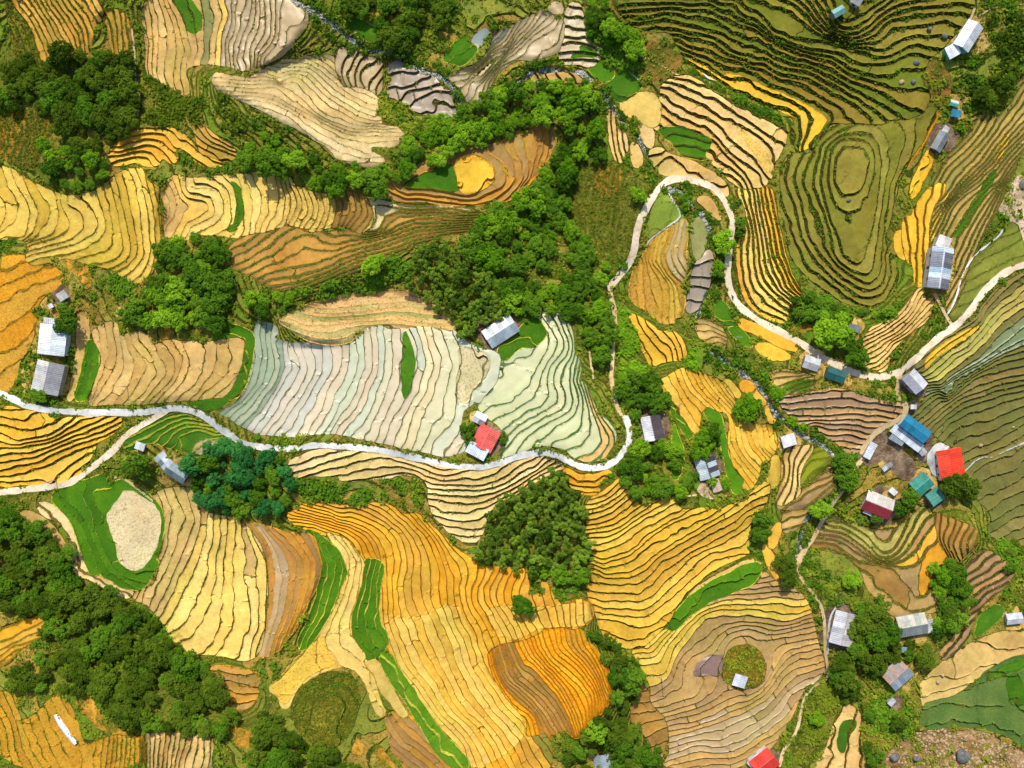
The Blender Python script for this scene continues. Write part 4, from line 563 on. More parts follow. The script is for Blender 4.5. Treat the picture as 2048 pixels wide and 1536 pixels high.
def ground_mat():
    m, nt, b, L = new_mat("hillside_grass"); p = wpos(nt); K = 0.72
    a = ramp(nt, noise_n(nt, p, 0.045, 6, 0.62), [(0.34, srgb(72, 92, 18, K)), (0.47, srgb(108, 128, 34, K)), (0.56, srgb(146, 148, 54, K)), (0.68, srgb(170, 140, 70, K))])
    c = ramp(nt, noise_n(nt, p, 0.5, 5, 0.7), [(0.3, (0.55, 0.62, 0.5)), (0.68, (1.25, 1.2, 1.15))])
    f = ramp(nt, noise_n(nt, p, 2.4, 4, 0.75), [(0.3, g3(0.6)), (0.7, g3(1.3))])
    L.new(mul(nt, mul(nt, a, c), f), b.inputs["Base Color"]); b.inputs["Roughness"].default_value = 0.95; b.inputs["Specular IOR Level"].default_value = 0.08
    bump(nt, b, noise_n(nt, p, 1.2, 5, 0.7), 1.0, 0.8); MATS["ground"] = m
ground_mat()
def road_mat(name, c0, c1, crack=True):
    m, nt, b, L = new_mat(name); p = wpos(nt); K = 0.72
    a = ramp(nt, noise_n(nt, p, 0.04, 5, 0.65), [(0.38, c0), (0.62, c1)])
    d = ramp(nt, noise_n(nt, p, 0.7, 5, 0.7), [(0.32, (0.72, 0.66, 0.58)), (0.5, g3(1)), (0.75, g3(1.06))])
    f = ramp(nt, noise_n(nt, p, 4.0, 3, 0.7), [(0.3, g3(0.88)), (0.7, g3(1.06))])
    L.new(mul(nt, mul(nt, a, d), f), b.inputs["Base Color"]); b.inputs["Roughness"].default_value = 0.85; b.inputs["Specular IOR Level"].default_value = 0.25
    bump(nt, b, noise_n(nt, p, 3.0, 3), 0.3, 0.1); MATS[name] = m
road_mat("concrete", srgb(172, 176, 176, .75), srgb(240, 238, 230, .75))
road_mat("concrete2", srgb(206, 184, 150, .75), srgb(248, 232, 206, .75))
road_mat("dirt", srgb(196, 168, 118, .72), srgb(236, 208, 160, .72))
def patch_mat(name, stops, scale, bmp=1.0, speck=None):
    m, nt, b, L = new_mat(name); p = wpos(nt)
    a = ramp(nt, noise_n(nt, p, scale, 6, 0.68), stops)
    f = ramp(nt, noise_n(nt, p, 2.0, 4, 0.75), [(0.3, g3(0.68)), (0.7, g3(1.18))])
    L.new(mul(nt, a, f), b.inputs["Base Color"]); b.inputs["Roughness"].default_value = 0.95; b.inputs["Specular IOR Level"].default_value = 0.1
    bump(nt, b, noise_n(nt, p, 1.5, 5, 0.7), bmp, 0.5); MATS[name] = m
k = .72
patch_mat("redsoil", [(.42, srgb(98, 102, 30, k)), (.54, srgb(146, 116, 50, k)), (.66, srgb(184, 118, 56, k))], .16)
patch_mat("orangesoil", [(.40, srgb(112, 112, 30, k)), (.52, srgb(196, 140, 48, k)), (.66, srgb(240, 180, 70, k))], .2)
patch_mat("palesoil", [(.36, srgb(140, 120, 50, k)), (.5, srgb(210, 170, 90, k)), (.66, srgb(235, 205, 130, k))], .15)
patch_mat("palerock", [(.36, srgb(150, 130, 96, k)), (.5, srgb(214, 186, 150, k)), (.66, srgb(236, 212, 182, k))], .18)
patch_mat("yard", [(.36, srgb(92, 74, 54, k)), (.5, srgb(132, 108, 84, k)), (.66, srgb(170, 146, 118, k))], .25)
patch_mat("strawpile", [(.36, srgb(190, 130, 50, k)), (.5, srgb(238, 186, 92, k)), (.66, srgb(250, 214, 130, k))], .3)
patch_mat("riverbed", [(.38, srgb(104, 98, 42, k)), (.5, srgb(160, 122, 74, k)), (.64, srgb(206, 166, 122, k)), (.76, srgb(230, 200, 164, k))], .22)
def water_mat():
    m, nt, b, L = new_mat("stream_water"); p = wpos(nt)
    c = ramp(nt, noise_n(nt, p, 0.5, 6, 0.75), [(0.42, srgb(52, 66, 52, .7)), (0.56, srgb(96, 112, 98, .7)), (0.68, srgb(206, 212, 206, .75))])
    L.new(c, b.inputs["Base Color"]); b.inputs["Roughness"].default_value = 0.18; b.inputs["Specular IOR Level"].default_value = 0.5
    bump(nt, b, noise_n(nt, p, 1.4, 4, 0.7), 0.8, 0.3); MATS["water"] = m
water_mat()
# styles: material, tread colours as seen, bank colour as seen, colour jitter
def vivid(c, k=1.1):
    l = 0.3 * c[0] + 0.59 * c[1] + 0.11 * c[2]; return tuple(max(0, min(255, l + (x - l) * k)) for x in c)
def ST(mat, cols, bank, jit=0.07):
    if mat not in ("flooded_silt", "rice_seedlings"): cols = [vivid(c) for c in cols]
    return dict(mat=mat, cols=[srgb(*c, KA) for c in cols], bank=srgb(*bank, KA), jit=jit)
KA = 0.74
STY = {
 "tan": ST("dry_soil", [(216, 182, 118), (206, 172, 106), (222, 192, 130)], (82, 70, 26)),
 "tanor": ST("dry_soil", [(206, 160, 80), (196, 152, 72), (214, 170, 92), (180, 150, 70)], (92, 82, 26)),
 "peach": ST("dry_soil", [(236, 200, 132), (228, 190, 118), (240, 208, 146)], (92, 70, 26)),
 "palepeach": ST("dry_soil", [(240, 214, 158), (234, 204, 144), (244, 222, 172)], (104, 88, 44)),
 "palegold": ST("dry_soil", [(236, 206, 118), (230, 196, 106), (240, 212, 130)], (150, 116, 40)),
 "cream": ST("dry_soil", [(246, 214, 124), (240, 204, 112), (250, 224, 142)], (110, 84, 30)),
 "cream2": ST("dry_soil", [(242, 204, 98), (238, 194, 84), (240, 204, 110), (230, 188, 88)], (160, 112, 34)),
 "golden": ST("dry_soil", [(238, 180, 72), (230, 168, 60), (240, 192, 88)], (120, 92, 26)),
 "golden2": ST("dry_soil", [(242, 196, 84), (236, 186, 72), (246, 204, 98)], (104, 74, 22)),
 "goldend": ST("dry_soil", [(238, 184, 66), (230, 170, 54), (240, 194, 82), (222, 174, 78)], (150, 98, 24)),
 "orange": ST("stubble", [(242, 176, 44), (236, 162, 36), (212, 158, 62), (244, 188, 62)], (206, 126, 20)),
 "orangeg": ST("dry_soil", [(226, 150, 40), (216, 140, 36)], (140, 92, 22)),
 "orangescrub": ST("stubble", [(220, 162, 56), (210, 150, 48), (214, 168, 74)], (130, 96, 28)),
 "scrubor": ST("stubble", [(206, 158, 58), (192, 146, 56), (214, 168, 66)], (96, 92, 24)),
 "knoll": ST("scrub_soil", [(186, 150, 60)], (90, 80, 34)),
 "scrubgr": ST("scrub_soil", [(128, 132, 44), (142, 136, 52)], (70, 82, 20)),
 "scrubst": ST("scrub_soil", [(176, 140, 58), (150, 132, 54)], (58, 80, 20)),
 "yellow": ST("dry_soil", [(244, 200, 82), (240, 192, 70)], (120, 90, 26)),
 "yellowg": ST("dry_soil", [(222, 190, 92), (214, 180, 80), (230, 200, 106)], (96, 78, 22)),
 "yellowd": ST("dry_soil", [(230, 188, 80), (222, 176, 68), (236, 198, 94), (214, 172, 76)], (104, 82, 22)),
 "speck": ST("stubble", [(238, 206, 116), (230, 196, 108)], (120, 88, 30)),
 "specktan": ST("stubble", [(228, 212, 170)], (130, 110, 70)),
 "specky": ST("stubble", [(238, 198, 92)], (140, 104, 30)),
 "brown": ST("dry_soil", [(176, 138, 76), (164, 130, 74), (186, 150, 84)], (112, 80, 30)),
 "brownor": ST("dry_soil", [(186, 142, 76), (168, 134, 84), (176, 146, 92), (200, 150, 70)], (210, 140, 48)),
 "ledge": ST("dry_soil", [(206, 156, 82), (190, 146, 80), (176, 140, 78), (216, 168, 92)], (96, 88, 32)),
 "orangebrown": ST("scrub_soil", [(196, 146, 62)], (120, 96, 36)),
 "grassbrown": ST("scrub_soil", [(136, 138, 58), (148, 140, 66), (126, 134, 50)], (112, 116, 42)),
 "goldbrown": ST("stubble", [(206, 164, 78), (190, 150, 76), (216, 180, 92)], (204, 156, 56)),
 "tanbrown": ST("dry_soil", [(200, 166, 106), (188, 156, 104), (178, 150, 108), (202, 170, 110)], (98, 80, 34)),
 "tanolive": ST("dry_soil", [(192, 164, 98), (180, 156, 88), (170, 154, 90), (204, 172, 108)], (84, 78, 32)),
 "mauve": ST("wet_soil", [(176, 140, 98), (164, 132, 100), (190, 152, 98)], (76, 66, 34)),
 "purple": ST("wet_soil", [(132, 108, 98), (140, 120, 110)], (96, 76, 52)),
 "greybrown": ST("wet_soil", [(184, 160, 118), (172, 150, 114), (190, 166, 122)], (88, 76, 40)),
 "greytan": ST("wet_soil", [(188, 168, 128), (176, 160, 128), (196, 174, 132)], (88, 78, 42)),
 "wetgrey": ST("flooded_silt", [(164, 146, 126), (152, 140, 124), (178, 156, 132)], (84, 74, 44)),
 "bluegrey": ST("flooded_silt", [(128, 138, 136), (116, 128, 128)], (70, 74, 40)),
 "olive": ST("dry_soil", [(144, 138, 64), (136, 132, 56), (152, 144, 72), (148, 136, 66)], (66, 66, 18)),
 "olivedk": ST("dry_soil", [(126, 128, 52), (112, 120, 44), (140, 134, 58), (150, 132, 58)], (62, 58, 18)),
 "olivetan": ST("dry_soil", [(156, 142, 66), (146, 136, 62)], (60, 58, 20)),
 "olivesm": ST("dry_soil", [(126, 136, 60), (134, 140, 64)], (84, 90, 34)),
 "olivebr": ST("dry_soil", [(142, 150, 46)], (100, 96, 30)),
 "oliveg": ST("dry_soil", [(134, 126, 72), (122, 120, 68), (142, 130, 80), (116, 118, 66)], (74, 72, 32)),
 "olivegrey": ST("dry_soil", [(160, 156, 104), (152, 150, 98)], (82, 74, 34)),
 "palegreen": ST("dry_soil", [(200, 186, 110), (188, 180, 104)], (96, 92, 40)),
 "greenslate": ST("wet_soil", [(122, 132, 92), (112, 126, 88)], (72, 78, 38)),
 "mint": ST("flooded_silt", [(214, 206, 170), (198, 204, 178), (218, 200, 168), (204, 208, 178)], (112, 104, 74), 0.04),
 "pinkgrey": ST("flooded_silt", [(222, 202, 170), (204, 200, 184), (226, 202, 160), (196, 200, 182)], (112, 96, 74), 0.05),
 "creamy": ST("flooded_silt", [(222, 212, 170), (216, 210, 168), (224, 206, 160)], (112, 96, 64), 0.05),
 "mintpale": ST("flooded_silt", [(208, 210, 160), (200, 206, 160), (212, 212, 164)], (76, 96, 62), 0.03),
 "teal": ST("flooded_silt", [(156, 172, 142), (148, 166, 140), (170, 178, 150)], (186, 150, 92), 0.05),
 "greenpink": ST("stubble", [(206, 192, 132), (226, 194, 140), (186, 186, 118), (230, 198, 138)], (210, 164, 104)),
 "meadow": ST("rice_seedlings", [(136, 156, 54)], (120, 130, 50)),
 "rice": ST("rice_seedlings", [(76, 126, 8), (84, 134, 12), (68, 116, 8)], (196, 176, 70)),
 "ricelt": ST("rice_seedlings", [(104, 150, 22), (96, 142, 20)], (196, 180, 76)),
 "ricedk": ST("rice_seedlings", [(70, 116, 16), (76, 124, 18)], (150, 146, 54)),
 "ricegrey": ST("rice_seedlings", [(92, 124, 50), (84, 116, 50), (106, 128, 58)], (84, 92, 34)),
}
# ------------------------------------------------------------------ terrain: heights from the terrace survey
STEP = 0.95
X0, X1, Y0, Y1, G = -96, 2144, -96, 1632, 8
cu = np.arange(X0, X1 + 1, G, dtype=float); cv = np.arange(Y0, Y1 + 1, G, dtype=float)
CU, CV = np.meshgrid(cu, cv, indexing='ij'); NX, NY = CU.shape
gx = np.zeros((NX, NY)); gy = np.zeros((NX, NY)); W = np.full((NX, NY), 0.05)
taken = np.zeros((NX, NY), bool)
for f in FIELDS:
    f["pl"] = chaikin(P(f["poly"]), True, 1); pts = []; val = []
    gs = {k: P(s) for k, s in f["g"].items()}
    if len(gs) == 1:
        (k, l), = gs.items(); d = np.gradient(l, axis=0) if len(l) > 2 else np.repeat(l[1:] - l[:1], len(l), 0)
        n = np.column_stack([-d[:, 1], d[:, 0]]); n /= np.linalg.norm(n, axis=1)[:, None] + 1e-9
        gs = {k: l, k + 0.9: l + n * 45, k - 0.9: l - n * 45}
    for k, l in gs.items():
        q = resample(chaikin(l, False, 2), 11); pts.append(q); val.append(np.full(len(q), float(k) * f["up"] * f.get('mul', 1.0)))
    f["tps"] = TPS(np.vstack(pts), np.concatenate(val), 0.0004) if gs else None
    lo = f["pl"].min(0) - 30; hi = f["pl"].max(0) + 30
    i0, i1 = np.searchsorted(cu, [lo[0], hi[0]]); j0, j1 = np.searchsorted(cv, [lo[1], hi[1]]); i0 = max(i0 - 1, 0); j0 = max(j0 - 1, 0)
    sl = (slice(i0, i1 + 1), slice(j0, j1 + 1)); u = CU[sl].ravel(); v = CV[sl].ravel(); shp = CU[sl].shape
    ph = f["tps"](u, v).reshape(shp) if gs else np.full(shp, 0.5)
    a, b = np.gradient(ph, G); f["grad"] = (sl, np.hypot(a, b)); ins = inside(u, v, f["pl"]).reshape(shp) & ~taken[sl]
    gx[sl][ins] = a[ins] * STEP; gy[sl][ins] = b[ins] * STEP; W[sl][ins] = 1.0; taken[sl] |= ins
    f["tan"] = np.array([-b[ins].mean(), a[ins].mean()]) if gs and ins.any() else np.array([1.0, 0.0])
    f["tan"] /= np.linalg.norm(f["tan"]) + 1e-9
gm = np.hypot(gx, gy); lim = np.minimum(1, 0.09 / (gm + 1e-9)); gx *= lim; gy *= lim
wx = np.minimum(W[1:], W[:-1]); wy = np.minimum(W[:, 1:], W[:, :-1]); ax = (gx[1:] + gx[:-1]) * .5 * G; ay = (gy[:, 1:] + gy[:, :-1]) * .5 * G
def div(px, py):
    r = np.zeros((NX, NY)); r[:-1] -= px; r[1:] += px; r[:, :-1] -= py; r[:, 1:] += py; return r
def lap(h): return div(wx * (h[1:] - h[:-1]), wy * (h[:, 1:] - h[:, :-1])) + 2e-5 * h
rhs = div(wx * ax, wy * ay); H = np.zeros((NX, NY)); D = div(wx * 0 , wy * 0)
D[:-1] += wx; D[1:] += wx; D[:, :-1] += wy; D[:, 1:] += wy; D += 2e-5
r = rhs - lap(H); z = r / D; p = z.copy(); rz = (r * z).sum()
for it in range(700):
    Ap = lap(p); al = rz / (p * Ap).sum(); H += al * p; r -= al * Ap; z = r / D; rn = (r * z).sum()
    if rn < 1e-8: break
    p = z + rn / rz * p; rz = rn
H -= np.median(H)
print("relief before", H.min(), H.max())
sc = min(1.0, 22.0 / max(abs(np.percentile(H, 1)), abs(np.percentile(H, 99)))); H = np.clip(H * sc, -26, 26); STEPZ = STEP * sc
print("relief", H.min(), H.max(), "scale", sc)
def samp(Fd, u, v):
    x = np.clip((np.asarray(u, float) - X0) / G, 0, NX - 1.001); y = np.clip((np.asarray(v, float) - Y0) / G, 0, NY - 1.001)
    i = x.astype(int); j = y.astype(int); fx = x - i; fy = y - j
    return (Fd[i, j] * (1 - fx) + Fd[i + 1, j] * fx) * (1 - fy) + (Fd[i, j + 1] * (1 - fx) + Fd[i + 1, j + 1] * fx) * fy
def height(u, v): return samp(H, u, v)
def W3(u, v, dz=0.0):
    """survey coordinates -> world point on the hillside"""
    h = height(u, v); kk = S * (1 - h / HC)
    return np.stack([(np.asarray(u) - 1024) * kk, (768 - np.asarray(v)) * kk, h + dz], -1)

# ------------------------------------------------------------------ terrain mesh, cut exactly along every terrace edge
GS = 3.4
outer = np.array([40, 110, 250, 600, 1500, 3500.0])
xs = np.concatenate([X0 - outer[::-1], np.arange(X0, X1 + 1, GS), X1 + outer]); ys = np.concatenate([Y0 - outer[::-1], np.arange(Y0, Y1 + 1, GS), Y1 + outer])
MU, MV = np.meshgrid(xs, ys, indexing='ij'); nx, ny = MU.shape
NA = 7                               # columns: u v sd phi phi2 psi sd2
BUF = np.zeros((nx * ny + 1600000, NA)); A = BUF[:nx * ny]; A[:, 0] = MU.ravel(); A[:, 1] = MV.ravel()
inn = (A[:, 0] > X0 + 5) & (A[:, 0] < X1 - 5) & (A[:, 1] > Y0 + 5) & (A[:, 1] < Y1 - 5)
jit = (np.random.RandomState(3).rand(nx * ny, 2) - .5) * 1.2; A[inn, :2] += jit[inn]
ii = (np.arange(nx - 1)[:, None] * ny + np.arange(ny - 1)[None]).ravel()
T = np.vstack([np.column_stack([ii, ii + 1, ii + ny]), np.column_stack([ii + 1, ii + ny + 1, ii + ny])]).astype(np.int64)
def cut(T, col, level, eps=1e-4):
    """split triangles along attribute == level"""
    global A
    d = A[T, col] - level; sg = np.where(d > eps, 1, np.where(d < -eps, -1, 0))
    st = (sg.max(1) > 0) & (sg.min(1) < 0)
    if not st.any(): return T
    keep = T[~st]; t = T[st]; s = sg[st]; out = [keep]
    def newv(a, b):
        global A
        k0 = np.minimum(a, b); k1 = np.maximum(a, b); key = k0 * (1 << 32) + k1
        uq, inv = np.unique(key, return_inverse=True); a0 = uq >> 32; b0 = uq & ((1 << 32) - 1)
        va = A[a0, col] - level; vb = A[b0, col] - level; w = (va / (va - vb))[:, None]
        nv = A[a0] * (1 - w) + A[b0] * w; nv[:, col] = level; base = len(A); BUF[base:base + len(nv)] = nv; A = BUF[:base + len(nv)]
        return base + inv
    zz = (s == 0).any(1)
    z = t[zz]; e1 = np.zeros((0,), int)
    nz = t[~zz]; sn = s[~zz]
    lone = np.where((sn == 1).sum(1) == 1, (sn == 1).argmax(1), (sn == -1).argmax(1)) if len(nz) else np.zeros(0, int)
    r_ = np.arange(len(nz)); a = nz[r_, lone] if len(nz) else e1; b = nz[r_, (lone + 1) % 3] if len(nz) else e1; c = nz[r_, (lone + 2) % 3] if len(nz) else e1
    zi = (s[zz] == 0).argmax(1) if len(z) else e1; rz_ = np.arange(len(z)); za = z[rz_, zi] if len(z) else e1; zb = z[rz_, (zi + 1) % 3] if len(z) else e1; zc = z[rz_, (zi + 2) % 3] if len(z) else e1
    nvs = newv(np.concatenate([a, a, zb]), np.concatenate([b, c, zc])); n = len(a); p1 = nvs[:n]; p2 = nvs[n:2 * n]; p3 = nvs[2 * n:]
    out += [np.column_stack([a, p1, p2]), np.column_stack([p1, b, c]), np.column_stack([p1, c, p2]), np.column_stack([za, zb, p3]), np.column_stack([za, p3, zc])]
    return np.vstack(out)
def cut_levels(T, col):
    v = A[T, col]; lo = math.ceil(v.min() - 1e-6); hi = math.floor(v.max() + 1e-6)
    for k in range(lo, hi + 1):
        mn = A[T, col].min(1); mx = A[T, col].max(1); m = (mn < k) & (mx > k)
        if m.any(): T = np.vstack([T[~m], cut(T[m], col, k)])
    return T
def cent(T, col): return A[T, col].mean(1)
def components(T):
    """label connected groups of triangles"""
    uq, inv = np.unique(T, return_inverse=True); t = inv.reshape(T.shape); lab = np.arange(len(uq))
    while True:
        m = lab[t].min(1); new = lab.copy()
        for c in range(3): np.minimum.at(new, t[:, c], m)
        new = new[new]; new = new[new]
        if (new == lab).all(): break
        lab = new
    return lab[t[:, 0]]
ZOFF = {}           # vertex -> height offset, written as arrays below
zo_i, zo_v = [], []
def claim(sdfun, lo, hi, T):
    """take from the free ground the part where sdfun < 0"""
    mu = (A[:, 0] > lo[0]) & (A[:, 0] < hi[0]) & (A[:, 1] > lo[1]) & (A[:, 1] < hi[1])
    sel = mu[T].any(1); t = T[sel]; rest = T[~sel]
    if not len(t): return t, rest
    ix = np.unique(t); A[ix, 2] = sdfun(A[ix, 0], A[ix, 1])
    t = cut(t, 2, 0.0); c = cent(t, 2) < 0
    return t[c], np.vstack([rest, t[~c]])
PIECES = []         # (name, style, tris, width) roads, streams, patches
def line_piece(name, style, w, s, T, wob=0.8):
    l = chaikin(P(s), False, 2)
    fn = lambda u, v: segdist(u, v, l, False) - w / 2 + noise(u, v, 16, 5) * wob
    t, T = claim(fn, l.min(0) - w - 6, l.max(0) + w + 6, T)
    if len(t): PIECES.append((name, style, t, w))
    return T
for nm, stl, w, s in ROADS: T = line_piece(nm, stl, w, s, T, 1.7 if w > 8 else 0.6)
for nm, w, s in STREAMS: T = line_piece(nm, "water", w * 0.72, s, T, 3.6)
for f in FIELDS:
    pl = f["pl"]; bank = f.get("bank", 2.6) * 1.16
    fn = lambda u, v: sdist(u, v, pl) - f.get("grow", 5.5) + noise(u, v, 26, 1) * 2.2 + noise(u, v, 9, 2) * 0.8
    t, T = claim(fn, pl.min(0) - 8, pl.max(0) + 8, T)
    f["tread"] = []; f["banktris"] = np.zeros((0, 3), int)
    if not len(t): print("EMPTY FIELD", f["label"]); continue
    t = cut(t, 2, -1.4); rim = cent(t, 2) > -1.4; banks = [t[rim]]; t = t[~rim]
    ix = np.unique(t); u, v = A[ix, 0], A[ix, 1]
    if f["tps"] is not None:
        ph = f["tps"](u, v) + noise(u, v, 46, 3) * 0.27 + noise(u, v, 17, 4) * 0.15 + noise(u, v, 8, 14) * 0.05
        sl, gmag = f["grad"]; full = np.zeros((NX, NY)); full[sl] = gmag; g = samp(full, u, v)
        w = np.clip(bank * g * (1 + 0.3 * noise(u, v, 34, 8) + 0.22 * noise(u, v, 11, 15)), 0.05, 0.62)
        A[ix, 3] = ph; A[ix, 4] = ph - w
        t = cut_levels(t, 3); t = cut_levels(t, 4)
    else: A[ix, 3] = 0.5; A[ix, 4] = 0.3
    k = np.floor(cent(t, 3)).astype(int); ris = np.floor(cent(t, 4)).astype(int) < k
    ix = np.unique(t); ph = A[ix, 3]; w = np.maximum(ph - A[ix, 4], 1e-3); kk = np.floor(ph + 1e-7); rr = np.clip((ph - kk) / w, 0, 1)
    lip = np.where(np.abs(A[ix, 4] - np.round(A[ix, 4])) < 1e-6, min(0.3, 0.07 * bank), 0.0) if f["tps"] is not None else 0.0
    zo_i.append(ix); zo_v.append(STEPZ * (kk - 1 + rr + 0.5 - ph) + lip if f["tps"] is not None else np.zeros(len(ix)))
    banks.append(t[ris]); t = t[~ris]; k = k[~ris]
    # cross bunds that divide a terrace into plots
    if f["tps"] is not None and len(t):
        Lc = f.get("cross", 110.0); hh = np.random.RandomState(abs(hash(f["label"][:5])) % 1000 if False else len(f["label"])).rand(400)
        ps = (A[t, 0] * f["tan"][0] + A[t, 1] * f["tan"][1]) / (Lc * (0.75 + 0.6 * hh[(k % 400)])[:, None]) + hh[((k * 7) % 400)][:, None] * 5
        A[t.ravel(), 5] = ps.ravel() + 0.06 * noise(A[t.ravel(), 0], A[t.ravel(), 1], 12, 9)
        t = cut_levels(t, 5); A[:, 5] -= 1.9 / Lc; t = cut_levels(t, 5); A[:, 5] += 1.9 / Lc
        k = np.floor(cent(t, 3)).astype(int)
        c5 = cent(t, 5); cell = np.floor(c5).astype(int); b5 = (c5 - cell) < 1.9 / Lc
        kp = hh[(k * 13 + cell * 29) % 400] < f.get('xp', 0.13); bu = b5 & kp
        bi = np.setdiff1d(np.unique(t[bu]), np.unique(t[~bu])) if bu.any() else np.zeros(0, int)
        banks.append(t[bu]); t = t[~bu]
    styles = np.zeros(len(t), int); names = [f["style"]]
    WHOLE = ("greybrown", "brown", "tan", "olive", "olivegrey", "golden", "palegreen", "olivetan", "peach", "scrubgr", "scrubor", "greenslate", "bluegrey", "yellowg", "orangeg", "teal", "cream", "mauve", "palepeach", "olivebr", "pinkgrey", "creamy")
    for sn, sp in f["paints"]:
        pp = chaikin(P(sp), True, 1); names.append(sn)
        if sn in WHOLE and f["tps"] is not None:      # whole terraces change use
            lab = components(t); cx = A[t, 0].mean(1); cy = A[t, 1].mean(1); hit = inside(cx, cy, pp); uq, inv = np.unique(lab, return_inverse=True)
            a2 = A[t, :2]; ar = np.abs((a2[:, 1, 0] - a2[:, 0, 0]) * (a2[:, 2, 1] - a2[:, 0, 1]) - (a2[:, 2, 0] - a2[:, 0, 0]) * (a2[:, 1, 1] - a2[:, 0, 1]))
            fr = np.bincount(inv, ar * hit) / (np.bincount(inv, ar) + 1e-9); styles[(fr > 0.5)[inv]] = len(names) - 1; continue
        ix = np.unique(t); A[ix, 6] = sdist(A[ix, 0], A[ix, 1], pp) + noise(A[ix, 0], A[ix, 1], 14, 17) * 2
        vals = A[t, 6]; near = (vals.min(1) < 0) & (vals.max(1) > 0)
        parts = []; sts = []                          # split, remembering the style of each parent triangle
        for s_ in np.unique(styles):
            m = (styles == s_)
            far = t[m & ~near]; nr = t[m & near]; nt_ = cut(nr, 6, 0.0) if len(nr) else nr
            parts += [far, nt_]; sts += [np.full(len(far), s_), np.full(len(nt_), s_)]
        t = np.vstack(parts); styles = np.concatenate(sts)
        styles[cent(t, 6) < 0] = len(names) - 1
    for s_ in range(len(names)):
        m = styles == s_
        if m.any(): f["tread"].append((names[s_], t[m]))
    f["banktris"] = np.vstack(banks)
for nm, stl, s in PATCHES:
    pl = chaikin(P(s), True, 2)
    fn = lambda u, v: sdist(u, v, pl) + noise(u, v, 24, 6) * 5 + noise(u, v, 9, 7) * 2
    t, T = claim(fn, pl.min(0) - 12, pl.max(0) + 12, T)
    if len(t): PIECES.append((nm, stl, t, 0))
for yu, yv, yr in YARDS:
    fn = lambda u, v: np.hypot(u - yu, v - yv) - yr + noise(u, v, 22, 6) * 8 + noise(u, v, 8, 7) * 3
    t, T = claim(fn, (yu - yr - 16, yv - yr - 16), (yu + yr + 16, yv + yr + 16), T)
    if len(t): PIECES.append(("yard", "yard" if (yu + yv) % 2 < 1 else "palesoil", t, 0))
# old overgrown contour terraces on the untilled hillside
GSTEP = 1.0
mid = ((A[T, 0] > X0 + 4) & (A[T, 0] < X1 - 4) & (A[T, 1] > Y0 + 4) & (A[T, 1] < Y1 - 4)).all(1)
tg = T[mid]; T = T[~mid]; ix = np.unique(tg); u, v = A[ix, 0], A[ix, 1]
ha, hb = np.gradient(H, G); hm = np.hypot(ha, hb)
ph = height(u, v) / GSTEP + noise(u, v, 95, 51) * 1.3 + noise(u, v, 38, 52) * 0.5 + noise(u, v, 13, 53) * 0.16
A[ix, 3] = ph; A[ix, 4] = ph - np.clip(4.2 * (samp(hm, u, v) / GSTEP + 0.018) * (1 + .5 * noise(u, v, 25, 54)), 0.06, 0.7)
tg = cut_levels(tg, 3); tg = cut_levels(tg, 4); gris = np.floor(cent(tg, 4)) < np.floor(cent(tg, 3))
gbank, gtread = tg[gris], tg[~gris]; ix = np.unique(tg); ph = A[ix, 3]; kk = np.floor(ph + 1e-7); rr = np.clip((ph - kk) / np.maximum(ph - A[ix, 4], 1e-3), 0, 1)
gz_i, gz_v = ix, GSTEP * 0.8 * (kk - 0.5 + rr - ph)
GALL = np.vstack([gbank, gtread])
print("terrain triangles", len(T) + len(GALL) + sum(len(p[2]) for p in PIECES) + sum(len(f["banktris"]) + sum(len(x[1]) for x in f["tread"]) for f in FIELDS))
zoff = np.zeros(len(A))
zoff[gz_i] = gz_v + noise(A[gz_i, 0], A[gz_i, 1], 11, 12) * 0.18
gr = np.unique(T); zoff[gr] = noise(A[gr, 0], A[gr, 1], 30, 11) * 0.5 + noise(A[gr, 0], A[gr, 1], 11, 12) * 0.3
far = (np.abs(A[gr, 0] - 1024) > 1200) | (np.abs(A[gr, 1] - 768) > 950); zoff[gr[far]] *= 0
for nm, stl, t, w in PIECES:
    ix = np.unique(t)
    if nm == "rocky_riverbed": zoff[ix] = -0.5 + noise(A[ix, 0], A[ix, 1], 14, 13) * 0.6
    elif w == 0: zoff[ix] = noise(A[ix, 0], A[ix, 1], 18, 13) * 0.25
for i_, v_ in zip(zo_i, zo_v): zoff[i_] = v_
for nm, stl, t, w in PIECES:
    ix = np.unique(t)
    if w and stl == "water": zoff[ix] = -0.9
    elif w: zoff[ix] = 0.12 if nm != "irrigation_channel" else 0.3
POS = W3(A[:, 0], A[:, 1]); POS[:, 2] += zoff
def sub_mesh(name, t, origin=None, smooth=False):
    uq, inv = np.unique(t, return_inverse=True); V = POS[uq]
    if origin is not None: V = V - np.asarray(origin)
    return np_mesh(name, V, inv.reshape(t.shape)[:, ::-1] if FLIP else inv.reshape(t.shape), smooth)
e = POS[T[0]]; FLIP = np.cross(e[1] - e[0], e[2] - e[0])[2] < 0
ground = obj("hillside", sub_mesh("hillside", T, None, True), MATS["ground"]); tag(ground, "rough green hillside between the terraced fields", "hillside", kind="structure")
o = obj("hillside_bank", sub_mesh("hillside_bank", gbank), MATS["bank"], ground, srgb(92, 96, 28, KA)); o["kind"] = "stuff"
TONES = [("rice_seedlings", (112, 140, 30)), ("scrub_soil", (128, 138, 46)), ("scrub_soil", (150, 146, 58)), ("rice_seedlings", (140, 146, 52)), ("scrub_soil", (164, 150, 68)), ("scrub_soil", (186, 156, 74))]
lab = components(gtread); order = np.argsort(lab, kind='stable'); parts_ = np.split(gtread[order], np.flatnonzero(np.diff(lab[order])) + 1); loose = {}; lr = random.Random(99); parts_.sort(key=lambda p_: -len(p_))
